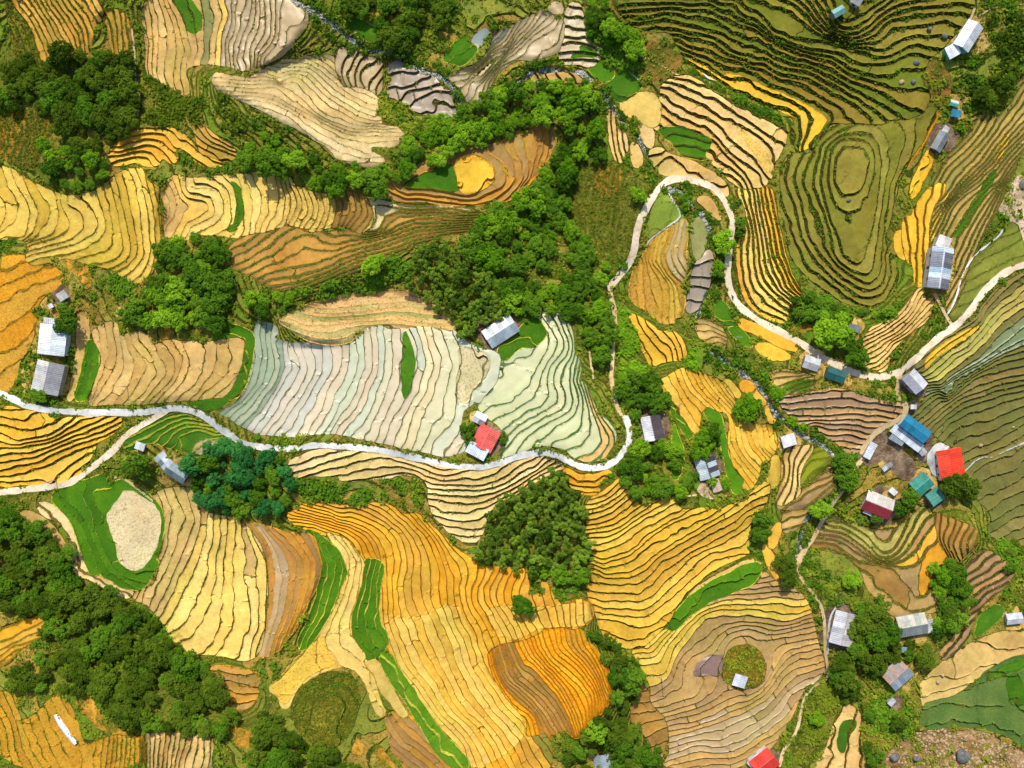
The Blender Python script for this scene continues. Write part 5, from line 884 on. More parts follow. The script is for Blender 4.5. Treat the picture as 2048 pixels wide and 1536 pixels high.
for pi_, part in enumerate(parts_):
    a2 = A[part, :2]; c = a2.mean((0, 1)); area = np.abs((a2[:, 1, 0] - a2[:, 0, 0]) * (a2[:, 2, 1] - a2[:, 0, 1]) - (a2[:, 2, 0] - a2[:, 0, 0]) * (a2[:, 1, 1] - a2[:, 0, 1])).sum() / 2
    n_ = float(noise(c[0:1], c[1:2], 150, 61)[0]) * 0.55 + lr.uniform(-.55, .55); ti = int(np.clip((n_ + .75) / 1.5 * len(TONES), 0, len(TONES) - 1))
    if pi_ >= 300 or area < 150: loose.setdefault(ti, []).append(part); continue
    jf = 1 + lr.uniform(-.1, .1); obj("grass_terrace", sub_mesh("grass_terrace", part), MATS[TONES[ti][0]], ground, tuple(x * jf for x in srgb(*TONES[ti][1], KA)))
for ti, ps in loose.items():
    o = obj("grass_ledges", sub_mesh("grass_ledges", np.vstack(ps)), MATS[TONES[ti][0]], ground, srgb(*TONES[ti][1], KA)); o["kind"] = "stuff"
print("hillside terraces", len(parts_))
LBL = {"road": ["pale grey concrete road winding through the middle of the paddies", "cream concrete road branching off at the left edge", "cream concrete road curling through the upper right hills"]}
cnt = {}
for nm, stl, t, w in PIECES:
    c = POS[np.unique(t)].mean(0); o = obj(nm, sub_mesh(nm, t, None, True), MATS[stl]); n_ = cnt.get(nm, 0); cnt[nm] = n_ + 1
    tag(o, kind="structure")
    if nm in LBL and n_ < len(LBL[nm]): o["label"] = LBL[nm][n_]
small = 0; ntread = 0
for f in FIELDS:
    if not len(f["banktris"]) and not f["tread"]: continue
    al = np.vstack([f["banktris"]] + [x[1] for x in f["tread"]]); q = POS[np.unique(al)]
    org = np.array([q[:, 0].mean(), q[:, 1].mean(), q[:, 2].min()]); root = empty("terraced_field", org)
    tag(root, f["label"], "rice terraces", "terraced rice fields"); f["root"] = root; st0 = STY[f["style"]]
    banks = [f["banktris"]]; lr = random.Random(len(f["label"]) * 31 + len(f["poly"]))
    for sn, t in f["tread"]:
        st = STY[sn]; lab = components(t); order = np.argsort(lab, kind='stable'); ls = lab[order]; ts = t[order]
        cuts = np.flatnonzero(np.diff(ls)) + 1
        for part in np.split(ts, cuts):
            a2 = A[part, :2]; area = np.abs((a2[:, 1, 0] - a2[:, 0, 0]) * (a2[:, 2, 1] - a2[:, 0, 1]) - (a2[:, 2, 0] - a2[:, 0, 0]) * (a2[:, 1, 1] - a2[:, 0, 1])).sum() / 2
            if area < 45: banks.append(part); small += 1; continue
            c0 = lr.choice(st["cols"]); c1 = lr.choice(st["cols"]); tt = lr.random(); jf = 1 + lr.uniform(-1, 1) * st["jit"]
            col = tuple((a * (1 - tt) + b * tt) * jf for a, b in zip(c0, c1))
            obj("rice_paddy" if st["mat"] == "rice_seedlings" else "terrace", sub_mesh("terrace", part, org), MATS[st["mat"]], root, col); ntread += 1
    o = obj("terrace_bank", sub_mesh("terrace_bank", np.vstack(banks), org), MATS["bank"], root, tuple(x * (1.3 if f.get("bank", 2.6) > 2.7 else 1.55) for x in st0["bank"])); o["kind"] = "stuff"
print("terraces", ntread, "tiny", small)
# ------------------------------------------------------------------ vegetation
def foliage_mat(name, c0, c1, trans=0.4):
    m = bpy.data.materials.new(name); m.use_nodes = True; nt = m.node_tree; nt.nodes.clear(); L = nt.links
    out = N(nt, "ShaderNodeOutputMaterial"); d = N(nt, "ShaderNodeBsdfDiffuse", i_Roughness=0.6); t = N(nt, "ShaderNodeBsdfTranslucent"); mx = N(nt, "ShaderNodeMixShader"); mx.inputs[0].default_value = trans
    at = N(nt, "ShaderNodeAttribute", attribute_name="shade"); oi = N(nt, "ShaderNodeObjectInfo"); p = wpos(nt)
    ad = N(nt, "ShaderNodeMath", operation='MULTIPLY_ADD'); ad.inputs[1].default_value = 0.5; L.new(at.outputs["Fac"], ad.inputs[0]); sc = N(nt, "ShaderNodeMath", operation='MULTIPLY'); sc.inputs[1].default_value = 0.55; L.new(oi.outputs["Random"], sc.inputs[0]); L.new(sc.outputs[0], ad.inputs[2])
    c = ramp(nt, ad.outputs[0], [(0.05, c0), (0.95, c1)])
    big = ramp(nt, noise_n(nt, p, 0.12, 3), [(0.3, (0.8, 0.85, 0.8)), (0.7, (1.2, 1.12, 1.0))])
    c = mul(nt, c, big)
    L.new(c, d.inputs[0]); L.new(c, t.inputs[0]); L.new(d.outputs[0], mx.inputs[1]); L.new(t.outputs[0], mx.inputs[2]); L.new(mx.outputs[0], out.inputs[0])
    MATS[name] = m
FK = 1.2
foliage_mat("fol_dark", srgb(40, 66, 14, FK), srgb(104, 128, 36, FK)); foliage_mat("fol_mid", srgb(44, 84, 16, FK), srgb(108, 146, 40, FK)); foliage_mat("fol_bright", srgb(62, 112, 14, FK), srgb(140, 178, 44, FK))
foliage_mat("fol_teal", srgb(20, 82, 40, FK), srgb(82, 150, 72, FK)); foliage_mat("fol_bamboo", srgb(40, 72, 18, FK), srgb(128, 158, 52, FK)); foliage_mat("fol_shrub", srgb(58, 86, 16, FK), srgb(142, 154, 48, FK)); foliage_mat("fol_grass", srgb(70, 88, 18, FK), srgb(160, 156, 60, FK))
mb, nt, b, L = new_mat("bark"); L.new(ramp(nt, noise_n(nt, wpos(nt), 2.5, 4), [(.3, srgb(62, 48, 34, .7)), (.7, srgb(112, 92, 70, .7))]), b.inputs["Base Color"]); b.inputs["Roughness"].default_value = .95
def leaf_cloud(rs, C, R, per, size, up=0.5, droop=0.0):
    """leaf clusters spread over the shells of many blobs -> verts, quads, shade"""
    n = len(C) * per; c = np.repeat(C, per, 0); r = np.repeat(R, per)
    d = rs.normal(size=(n, 3)); d[:, 2] = np.abs(d[:, 2]) * 0.9 - 0.25; d /= np.linalg.norm(d, axis=1)[:, None]
    p = c + d * (r * (0.55 + 0.5 * rs.rand(n) ** 0.6))[:, None]; p[:, 2] -= droop * (p[:, 0] ** 2 + p[:, 1] ** 2)
    nrm = d + rs.normal(size=(n, 3)) * 0.55; nrm[:, 2] += up; nrm /= np.linalg.norm(nrm, axis=1)[:, None]
    a = np.cross(nrm, rs.normal(size=(n, 3))); a /= np.linalg.norm(a, axis=1)[:, None]; bb = np.cross(nrm, a)
    s = size * (0.6 + 0.8 * rs.rand(n))[:, None]; asp = (0.55 + 0.3 * rs.rand(n))[:, None]
    V = np.stack([p - a * s, p + bb * s * asp, p + a * s, p - bb * s * asp], 1).reshape(-1, 3)
    blob = np.repeat(rs.rand(len(C)), per); sh = np.clip(0.55 * rs.rand(n) + 0.45 * blob, 0, 1)
    return V, np.arange(4 * n).reshape(-1, 4), np.repeat(sh, 4)
def cloud_mesh(name, V, Q, sh, mat):
    me = np_mesh(name, V, Q); at = me.attributes.new("shade", 'FLOAT', 'POINT'); at.data.foreach_set("value", np.ascontiguousarray(sh, dtype=np.float32)); me.materials.append(MATS[mat]); return me
def crown_blobs(rs, nb, flat=0.75, rmin=.15, rmax=.33):
    C = []; R = []
    el = 0.85 + 0.3 * rs.rand(); ang0 = rs.rand() * 6.28
    for i in range(nb):
        th = rs.rand() * 6.283; rad = math.sqrt(rs.rand()) * 0.86; z = math.sqrt(max(0, 1 - (rad / 0.98) ** 2)) * flat
        z = z * (0.55 + 0.45 * rs.rand()) + 0.62
        x, y = rad * math.cos(th) * el, rad * math.sin(th) / el
        C.append((x, y, z)); R.append(rmin + (rmax - rmin) * rs.rand())
    C.append((0, 0, 0.7)); R.append(0.5)
    return np.array(C), np.array(R)
def tube(V, Fc, p0, p1, r0, r1, n=6):
    p0 = np.array(p0, float); p1 = np.array(p1, float); d = p1 - p0; d /= np.linalg.norm(d); a = np.cross(d, [0.3, 0.9, 0.1]); a /= np.linalg.norm(a); b_ = np.cross(d, a); k0 = len(V)
    for p_, r_ in ((p0, r0), (p1, r1)):
        for i in range(n):
            t = 6.2832 * i / n; V.append(tuple(p_ + (a * math.cos(t) + b_ * math.sin(t)) * r_))
    for i in range(n):
        j = (i + 1) % n; Fc.append((k0 + i, k0 + j, k0 + n + j, k0 + n + i))
def trunk_mesh(rs, name="trunk"):
    V, Fc = [], []; tube(V, Fc, (0, 0, -0.35), (0.02, 0.03, 0.45), 0.075, 0.055); tube(V, Fc, (0.02, 0.03, 0.45), (0.0, 0.0, 1.0), 0.055, 0.02)
    for i in range(5):
        t = i * 1.257 + rs.rand(); tube(V, Fc, (0.01, 0.02, 0.35 + 0.05 * i), (0.5 * math.cos(t), 0.5 * math.sin(t), 0.8 + 0.2 * rs.rand()), 0.035, 0.012, 5)
    return np_mesh(name, np.array(V), np.array(Fc), True)
rsv = np.random.RandomState(21)
trunks = [trunk_mesh(rsv) for _ in range(3)]
for t_ in trunks: t_.materials.append(mb)
KINDS = {"dark": "fol_dark", "mid": "fol_mid", "bright": "fol_bright", "teal": "fol_teal"}
CROWN = {k: [] for k in KINDS}; CLOUD = []
for i in range(9):
    C, R = crown_blobs(rsv, 28 + 3 * (i % 4), 0.7 + 0.2 * rsv.rand()); CLOUD.append(leaf_cloud(rsv, C, R, 80, 0.075))
for k, mname in KINDS.items():
    for V, Q, sh in CLOUD: CROWN[k].append(cloud_mesh("crown", V, Q, sh, mname))
BAM = []
for i in range(5):
    nb = 11; th = rsv.rand(nb) * 6.283; rad = np.sqrt(rsv.rand(nb)) * 0.8; C = np.column_stack([rad * np.cos(th), rad * np.sin(th), 1.3 + 0.5 * rsv.rand(nb) - 0.4 * rad]); R = 0.2 + 0.14 * rsv.rand(nb)
    V, Q, sh = leaf_cloud(rsv, C, R, 80, 0.085, 0.6); BAM.append(cloud_mesh("plume", V, Q, sh, "fol_bamboo"))
def culm_mesh(rs):
    V, Fc = [], []
    for i in range(9):
        t = rs.rand() * 6.283; r = 0.15 * rs.rand(); R = 0.2 + 0.5 * rs.rand(); tube(V, Fc, (r * math.cos(t), r * math.sin(t), -0.3), (R * math.cos(t), R * math.sin(t), 1.4), 0.03, 0.012, 5)
    return np_mesh("culms", np.array(V), np.array(Fc), True)
culms = culm_mesh(rsv); mc, nt, b, L = new_mat("bamboo_culm"); b.inputs["Base Color"].default_value = (*srgb(112, 128, 56, .7), 1); culms.materials.append(mc)
def crown_spot(u, v, r_m, hf=1.0):
    """base point of a tree whose crown is seen at (u, v)"""
    w = W3(u, v); zc = r_m * hf; kx = 1 - zc / (HC - w[2]); return Vector((w[0] * kx, w[1] * kx, w[2] - 0.15))
TREESPEC = []
ORD = ["first", "second", "third", "fourth", "fifth", "sixth", "seventh", "eighth", "ninth", "tenth", "eleventh", "twelfth"] + [str(i) + "th" for i in range(13, 60)]
SHORT = {g[0]: s_ for g, s_ in zip(GROVES, ["upper left grove", "thicket below upper left grove", "thicket above pale yellow terraces", "hill above teardrop hilltop", "big central forest", "bamboo flank of central forest", "grove under shell terraces", "clump left of pink terraces",
    "round blue green grove", "dark bamboo wedge grove", "foot of the bamboo wedge", "wood around dark roofed houses", "clump behind striped longhouse", "bushes around rubble yard", "lower left forest", "bottom edge wood under hillock", "wood right of orange lobe", "wood between lower right roofs",
    "gully below big grey roof", "mound among brown paddies", "scrub right of tan plots", "bottom edge clump right of tan plots", "shade between two tilted roofs", "bushy band under oval hill", "top wood above stream", "wood left of green contour terraces", "clump by right edge gold strip", "roadside bend clump", "verge below winding road", "right edge thicket"])}
occupied = []
for lab, kind, pos, r in TREES:
    q = P(pos)[0]; TREESPEC.append((lab, None, kind, q[0], q[1], r))
rg = np.random.RandomState(77)
road_lines = [chaikin(P(r_[3]), False, 1) for r_ in ROADS[:6]]
def road_gap(c):
    m = np.ones(len(c), bool)
    for l in road_lines: m &= segdist(c[:, 0], c[:, 1], l, False) > 15
    return m
for lab, kind, sp, (r0, r1), poly in GROVES:
    pl = chaikin(P(poly), True, 1); lo, hi = pl.min(0), pl.max(0); pts = np.zeros((0, 2)); n_try = int((hi - lo).prod() / sp ** 2 * 22)
    cand = lo + rg.rand(n_try, 2) * (hi - lo); cand = cand[inside(cand[:, 0], cand[:, 1], pl)]; cand = cand[road_gap(cand)]; cand = cand[(noise(cand[:, 0], cand[:, 1], 34, 81) < 0.48) | (kind in ("teal", "bamboo"))]
    for c in cand:
        if not (-30 < c[0] < 2078 and -30 < c[1] < 1566): continue
        if len(pts) == 0 or ((pts - c) ** 2).sum(1).min() > (sp * 0.86) ** 2: pts = np.vstack([pts, c])
    order_ = sorted(range(len(pts)), key=lambda i: pts[i][1]); rows = []
    for i in order_:                                   # rows of crowns from the top of the grove downwards
        if rows and pts[i][1] - pts[rows[-1][0]][1] < sp * 1.15: rows[-1].append(i)
        else: rows.append([i])
    where = {}
    for a_, row in enumerate(rows):
        for b_, i in enumerate(sorted(row, key=lambda i: pts[i][0])): where[i] = (a_, b_)
    for i, c in enumerate(pts): TREESPEC.append((f"{lab.split(' tree ')[0] + ' tree' if kind != 'bamboo' and not lab.startswith('tree') else ('bamboo clump' if kind == 'bamboo' else 'tree')}, {ORD[where[i][1]]} from left in {ORD[where[i][0]]} row of {SHORT[lab]}", SHORT[lab] + " trees", kind, c[0], c[1], r0 + (r1 - r0) * rg.rand() ** 1.2))
NAMES = {"dark": "evergreen_tree", "mid": "broadleaf_tree", "bright": "young_tree", "teal": "broadleaf_tree"}
broad = sorted([t for t in TREESPEC if t[2] != "bamboo"], key=lambda t: (t[1] is not None, -t[5])); bamb = [t for t in TREESPEC if t[2] == "bamboo"]
print("broadleaf", len(broad), "bamboo", len(bamb)); built = {}; rest = []
for n_, (lab, grp, kind, u, v, r) in enumerate(broad):
    nm = NAMES[kind]; built[nm] = built.get(nm, 0) + 1
    r *= (0.68 + 0.8 * rg.rand()) * 1.05 if grp else 1.1
    if grp and rg.rand() < .28: kind = {'dark': 'mid', 'mid': 'bright', 'bright': 'mid', 'teal': 'mid'}[kind]
    rm = r * S; base = crown_spot(u, v, rm, 1.1); rz = rg.rand() * 6.283; ci = rg.randint(len(CLOUD)); zs = 0.85 + 0.4 * rg.rand(); sx = 0.88 + .24 * rg.rand()
    if built[nm] <= 300:
        root = empty(nm, base, rz); root.scale = (rm * sx, rm / sx, rm * zs); tag(root, lab, "tree", grp)
        obj("trunk", trunks[n_ % 3], None, root); obj("crown", CROWN[kind][ci], None, root)
    else:
        V, Q, sh = CLOUD[ci]; pick = rg.rand(len(Q)) < 0.5; qv = V.reshape(-1, 4, 3)[pick]; ctr = qv.mean(1, keepdims=True); qv = (ctr + (qv - ctr) * 1.3).reshape(-1, 3); ss = sh.reshape(-1, 4)[pick].ravel()
        c_, s_ = math.cos(rz), math.sin(rz); rest.append((kind, np.column_stack([(qv[:, 0] * c_ - qv[:, 1] * s_) * rm, (qv[:, 0] * s_ + qv[:, 1] * c_) * rm, qv[:, 2] * rm * zs]) + np.array(base), ss))
print(built, "rest", len(rest))
for kind in sorted(set(x[0] for x in rest)):
    V = np.vstack([x[1] for x in rest if x[0] == kind]); o = obj("woodland", cloud_mesh("woodland", V, np.arange(len(V)).reshape(-1, 4), np.concatenate([x[2] for x in rest if x[0] == kind]), KINDS[kind]))
    tag(o, "green undergrowth trees filling gaps between the larger " + kind + " crowns", "woodland", kind="stuff")
for n_, (lab, grp, kind, u, v, r) in enumerate(bamb):
    rm = r * S; base = crown_spot(u, v, rm, 1.5); root = empty("bamboo_clump", base, rg.rand() * 6.283); z = 1.0 + .5 * rg.rand(); root.scale = (rm * 1.15, rm * 1.15, rm * 1.2 * z); tag(root, lab, "bamboo", grp)
    obj("culms", culms, None, root); obj("plume", BAM[n_ % 5], None, root)
# scrub: shrubs and grass clumps wherever the ground is neither tilled nor built on
def scatter(tris, n, rs, dens=None):
    a2 = A[tris, :2]; ar = np.abs((a2[:, 1, 0] - a2[:, 0, 0]) * (a2[:, 2, 1] - a2[:, 0, 1]) - (a2[:, 2, 0] - a2[:, 0, 0]) * (a2[:, 1, 1] - a2[:, 0, 1]))
    c = a2.mean(1); ar = ar * ((c[:, 0] > -70) & (c[:, 0] < 2118) & (c[:, 1] > -70) & (c[:, 1] < 1606))
    if dens is not None: ar = ar * dens(c[:, 0], c[:, 1])
    i = rs.choice(len(tris), n, p=ar / ar.sum()); w = rs.dirichlet((1, 1, 1), n)
    return (POS[tris[i]] * w[:, :, None]).sum(1), (A[tris[i], :2] * w[:, :, None]).sum(1)
def clumps(pts, rad, per, size, rs, flat=0.8):
    C = pts + np.array([0, 0, 0.1]); V, Q, sh = leaf_cloud(rs, np.zeros((len(pts), 3)), np.ones(len(pts)), per, size, 0.5)
    V = V.reshape(len(pts), per * 4, 3) * rad[:, None, None]; V[:, :, 2] *= flat; V += C[:, None]; return V.reshape(-1, 3), Q, sh
dens = lambda u, v: np.clip(0.3 + 1.7 * (noise(u, v, 70, 31) * .6 + noise(u, v, 24, 32) * .45), 0.05, 2)
veg_patch = np.vstack([t for nm, stl, t, w in PIECES if w == 0 and stl in ("redsoil", "orangesoil", "palerock", "riverbed", "palesoil")])
def shrubs(name, label, tris, n, r0, r1, per, size, mat, d=None, pw=2.2):
    p_, uv = scatter(tris, n, rg, d); V, Q, sh = clumps(p_, r0 + (r1 - r0) * rg.rand(len(p_)) ** pw, per, size, rg)
    tag(obj(name, cloud_mesh(name, V, Q, sh, mat)), label, "scrub", kind="stuff")
shrubs("shrubs", "green scrub covering the untilled slopes", np.vstack([GALL, veg_patch]), 5800, .5, 1.9, 22, .34, "fol_shrub", dens)
shrubs("dark_shrubs", "dark bushes dotted over the untilled slopes", GALL, 2800, .6, 2.2, 26, .32, "fol_mid", lambda u, v: np.clip(noise(u, v, 80, 35) + .5 * noise(u, v, 25, 36), 0.03, 2))
shrubs("grass", "rough grass tufts on the untilled slopes", np.vstack([GALL, veg_patch]), 17000, .25, .75, 5, .6, "fol_grass", None, 1)
def near_lines(lines, d):
    pts = np.vstack([resample(chaikin(P(l), False, 2), 8) for l in lines]); c = A[GALL, :2].mean(1); m = np.zeros(len(c), bool)
    for q in pts: m |= (np.abs(c[:, 0] - q[0]) < d) & (np.abs(c[:, 1] - q[1]) < d)
    return GALL[m]
shrubs("stream_bushes", "bushes overhanging the stream banks", near_lines([s_[2] for s_ in STREAMS], 17), 700, .5, 1.7, 24, .34, "fol_mid")
shrubs("verge_weeds", "weeds and grass along the road verges", near_lines([r_[3] for r_ in ROADS], 13), 3200, .2, .8, 9, .5, "fol_shrub", None, 2)
bt = np.vstack([f["banktris"] for f in FIELDS if len(f["banktris"]) and f.get("bank", 2.6) >= 3.6 and f["style"] not in ("orangescrub", "peach", "yellowg")])
shrubs("bank_shrubs", "low bushes growing on the tall overgrown terrace banks", bt, 2600, .25, .8, 12, .42, "fol_mid")
bt = np.vstack([f["banktris"] for f in FIELDS if len(f["banktris"]) and f["style"] not in ("orangescrub", "orange", "goldend", "brownor", "mint")])
shrubs("bank_grass", "grass growing on the terrace banks", bt, 22000, .14, .5, 4, .65, "fol_grass", None, 1.6)
bt = np.vstack([t for f in FIELDS for sn, t in f["tread"] if STY[sn]["mat"] == "scrub_soil"])
shrubs("scrub_tufts", "dry tufts scattered over the scrubby plots", bt, 5000, .2, .6, 5, .6, "fol_grass", None, 1.5)
shrubs("knoll_bushes", "small bushes dotted over the round orange knoll", np.vstack([t for sn, t in FIELDS[0]["tread"]]), 60, .4, 1.5, 20, .34, "fol_shrub")
BUSHY = [("fol_mid", 330, "B3 30,80 60,82 90,80 118,82 122,97 118,104 100,102 75,99 45,96 35,98"), ("fol_mid", 420, "B2 0,64 30,76 60,67 95,54 110,60 105,75 75,77 45,83 25,86 0,78"), ("fol_mid", 200, "A2 62,58 80,62 92,71 104,66 104,80 85,82 66,78"),
 ("fol_bright", 520, "C2 80,90 88,92 100,118 104,128 120,126 132,118 140,130 120,140 104,146 C3 104,8 80,12"), ("fol_shrub", 160, "D4 58,18 75,26 88,40 80,44 68,36"), ("fol_shrub", 420, "D4 45,125 54,108 70,98 76,110 70,130 58,150 40,152"),
 ("fol_shrub", 520, "A1 86,40 100,50 126,66 150,64 170,80 200,90 160,92 130,84 100,84 95,70"), ("fol_shrub", 260, "B1 90,64 105,75 125,80 112,92 100,100 106,90 92,80"), ("fol_mid", 260, "C1 128,42 150,58 D1 10,68 40,79 47,88 42,90 20,78 0,70 C1 150,66"),
 ("fol_dark", 420, "D1 172,12 208,6 208,40 190,62 176,70 160,60 168,40"), ("fol_mid", 220, "D3 172,96 206,126 206,150 185,150 176,130"), ("fol_mid", 320, "D2 46,74 64,80 90,88 118,86 128,76 120,96 100,99 60,98 46,92"), ("fol_mid", 240, "D4 92,108 124,112 134,126 110,134 98,126"),
 ("fol_bright", 260, "C3 178,0 190,8 204,30 206,46 196,38 186,24"), ("fol_mid", 200, "C1 62,20 90,30 100,48 90,50 74,42 66,34"), ("fol_dark", 160, "B1 110,12 150,4 160,20 140,26 124,40 108,34"), ("fol_mid", 200, "A4 88,40 108,50 118,68 142,80 142,92 120,84 104,62")]
BPLACE = ["below the concrete road", "below the long orange ledges", "below the shell terraces", "around the golden wedge field", "in the gully right of the pale footpath", "on the bottom right verge", "below the top terraces", "right of the pale tan fan", "above the bright tan slope",
 "in the top right corner", "by the right edge thicket", "under the oval hill", "right of the bottom tan plots", "along the rocky stream", "beside the round green paddy", "above the upper stream", "above the lower left forest"]
for bi_, (mt, n_, pl_) in enumerate(BUSHY):
    pl_ = P(pl_); c = A[GALL, :2].mean(1); tt = GALL[inside(c[:, 0] + noise(c[:, 0], c[:, 1], 18, 73) * 12, c[:, 1] + noise(c[:, 0], c[:, 1], 18, 74) * 12, pl_)]
    if len(tt): shrubs("bushes", "thick low bushes cloaking the slope " + BPLACE[bi_], tt, int(n_ * .8), .4, 2.1, 24, .33, mt, lambda u, v: np.clip(.35 + 1.6 * noise(u, v, 30, 71) + .8 * noise(u, v, 12, 72), .02, 3), 2.0)
# ------------------------------------------------------------------ rocks
def rock_arrays(pts, rad, rs):
    ph = (1 + 5 ** .5) / 2; iv = np.array([(-1, ph, 0), (1, ph, 0), (-1, -ph, 0), (1, -ph, 0), (0, -1, ph), (0, 1, ph), (0, -1, -ph), (0, 1, -ph), (ph, 0, -1), (ph, 0, 1), (-ph, 0, -1), (-ph, 0, 1)]) / 1.9
    it = np.array([(0, 11, 5), (0, 5, 1), (0, 1, 7), (0, 7, 10), (0, 10, 11), (1, 5, 9), (5, 11, 4), (11, 10, 2), (10, 7, 6), (7, 1, 8), (3, 9, 4), (3, 4, 2), (3, 2, 6), (3, 6, 8), (3, 8, 9), (4, 9, 5), (2, 4, 11), (6, 2, 10), (8, 6, 7), (9, 8, 1)])
    n = len(pts); V = iv[None] * (0.7 + 0.6 * rs.rand(n, 12, 1)) * (rad[:, None] * (0.7 + .6 * rs.rand(n, 3)))[:, None]; V[:, :, 2] *= 0.7
    return (V + pts[:, None]).reshape(-1, 3), (it[None] + (np.arange(n) * 12)[:, None, None]).reshape(-1, 3)
def rock_mat(name, c0, c1):
    m, nt, b, L = new_mat(name); L.new(ramp(nt, noise_n(nt, wpos(nt), 0.9, 6, .7), [(.35, c0), (.65, c1)]), b.inputs["Base Color"]); b.inputs["Roughness"].default_value = .9; bump(nt, b, noise_n(nt, wpos(nt), 3, 4), .6, .2); MATS[name] = m
rock_mat("pale_rock", srgb(120, 112, 92, .72), srgb(200, 194, 176, .72)); rock_mat("river_rock", srgb(138, 108, 78, .72), srgb(212, 178, 140, .72)); rock_mat("dark_rock", srgb(70, 70, 70, .72), srgb(128, 126, 122, .72))
sts = np.vstack([t for nm, stl, t, w in PIECES if stl == "water"]); p_, uv = scatter(sts, 520, rg)
V, Q = rock_arrays(p_, 0.2 + 0.7 * rg.rand(len(p_)) ** 3, rg); tag(obj("stream_stones", np_mesh("stream_stones", V, Q), MATS["pale_rock"]), "pale stones littering the stream beds", "stones", kind="stuff")
rbs = [t for nm, stl, t, w in PIECES if nm == "rocky_riverbed"]
if rbs:
    p_, uv = scatter(rbs[0], 1100, rg); V, Q = rock_arrays(p_, 0.18 + 0.7 * rg.rand(len(p_)) ** 3, rg); tag(obj("river_stones", np_mesh("river_stones", V, Q), MATS["river_rock"]), "peach coloured stones covering the riverbed at lower right", "stones", kind="stuff")
for lab, pos, rr_ in (("large dark boulder on the stony riverbed at bottom right", "D4 163,145", 3.0), ("dark boulder at the left end of the stony riverbed", "D4 116,146", 2.0), ("medium grey boulder between the two large riverbed boulders", "D4 131,147", 1.3),
                      ("grey boulder beside the right edge rocky clearing", "D1 204,126", 2.0), ("pale boulder in the olive terraces right of the red roof", "D3 175,58", 0.9), ("pale boulder on a bund right of the red roof", "D3 197,46", 0.9),
                      ("grey boulder in a mint paddy left of the red roofed house", "B3 141,23", 0.8), ("grey rock on the upper bund of the oval hill", "D1 85,137", 0.9), ("rock among the tan paddies at lower right", "D4 149,90", 1.1), ("lower rock among the tan paddies at lower right", "D4 146,95", 0.9),
                      ("dark rock in the upper right green terraces", "D1 140,20", 1.3), ("second dark rock in the upper right green terraces", "D1 150,25", 1.3), ("dark rock left of the red soil by the white long roof", "D1 131,43", 1.2), ("lower dark rock by the red soil near the white long roof", "D1 129,56", 1.0), ("rock on the bund left of the red soil", "D1 121,56", 1.0)):
    q = P(pos)[0]; w = W3(q[0], q[1]); V, Q = rock_arrays(np.array([[0, 0, rr_ * .3]]), np.array([rr_]), rg)
    m = np_mesh("boulder", V, Q); bm_o = obj("boulder", m, MATS["dark_rock"] if "dark" in lab or "grey" in lab else MATS["river_rock"], loc=w)
    md = bm_o.modifiers.new("round", 'SUBSURF'); md.levels = 2; md.render_levels = 2; tag(bm_o, lab, "boulder", "boulders")
# ------------------------------------------------------------------ buildings
def sheet_mat(name, rough=0.55, rust=0.5):
    m, nt, b, L = new_mat(name); p = wpos(nt); oi = N(nt, "ShaderNodeObjectInfo")
    d = ramp(nt, noise_n(nt, p, 0.5, 6, .75), [(.32, g3(.66)), (.66, g3(1.08))])
    f = ramp(nt, noise_n(nt, p, 2.2, 4, .75), [(.3, g3(.85)), (.7, g3(1.06))])
    c = mul(nt, mul(nt, oi.outputs["Color"], d), f)
    r = ramp(nt, noise_n(nt, p, 0.6, 6, .75), [(.58, g3(0)), (.7, g3(rust))]); c = mixc(nt, r, c, mul(nt, c, N_rgb(nt, (.72, .6, .5))))
    L.new(c, b.inputs["Base Color"]); b.inputs["Roughness"].default_value = rough; b.inputs["Specular IOR Level"].default_value = .3
    bump(nt, b, noise_n(nt, p, 3, 3), .25, .08); MATS[name] = m
sheet_mat("roof_sheet", .5, .5); sheet_mat("wall", .9, .4); sheet_mat("old_tile", .9, .9)
m_, nt, b, L = new_mat("window_glass"); b.inputs["Base Color"].default_value = (.03, .04, .05, 1); b.inputs["Roughness"].default_value = .15; MATS["glass"] = m_
def box_arr(x0, x1, y0, y1, z0, z1):
    V = [(x, y, z) for z in (z0, z1) for y in (y0, y1) for x in (x0, x1)]; Q = [(0, 2, 3, 1), (4, 5, 7, 6), (0, 1, 5, 4), (2, 6, 7, 3), (0, 4, 6, 2), (1, 3, 7, 5)]
    return np.array(V, float), np.array(Q)
def box(name, dims, mat, parent, col): V, Q = box_arr(*dims); return obj(name, np_mesh(name, V, Q), MATS[mat], parent, col)
def strip_mesh(name, x0, x1, y0, z0, y1, z1, th=0.06, ribs=3):
    """one roof sheet between eave (y0,z0) and ridge (y1,z1), with standing ribs"""
    xs_ = [x0]; zs = [0.0]; wd = (x1 - x0)
    for i in range(ribs):
        c = x0 + wd * (i + .5) / ribs; h = wd / ribs * .16
        xs_ += [c - h * 1.6, c - h * .6, c + h * .6, c + h * 1.6]; zs += [0, .09, .09, 0]
    xs_.append(x1); zs.append(0); n = len(xs_); V = []
    for y, z in ((y0, z0), (y1, z1)):
        for a, b_ in zip(xs_, zs): V.append((a, y, z + b_))
    for y, z in ((y0, z0), (y1, z1)): V += [(x0, y, z - th), (x1, y, z - th)]
    Q = [(i, i + 1, n + i + 1, n + i) for i in range(n - 1)]; k = 2 * n
    Q += [(k, k + 1, k + 3, k + 2), (0, n, k + 2, k), (n - 1, k + 1, k + 3, 2 * n - 1), (0, k, k + 1, n - 1), (n, 2 * n - 1, k + 3, k + 2)]
    me = bpy.data.meshes.new(name); me.from_pydata(V, [], Q); me.update(); return me
def c8(c, k=.74): return srgb(*c, k)
rb = random.Random(5)
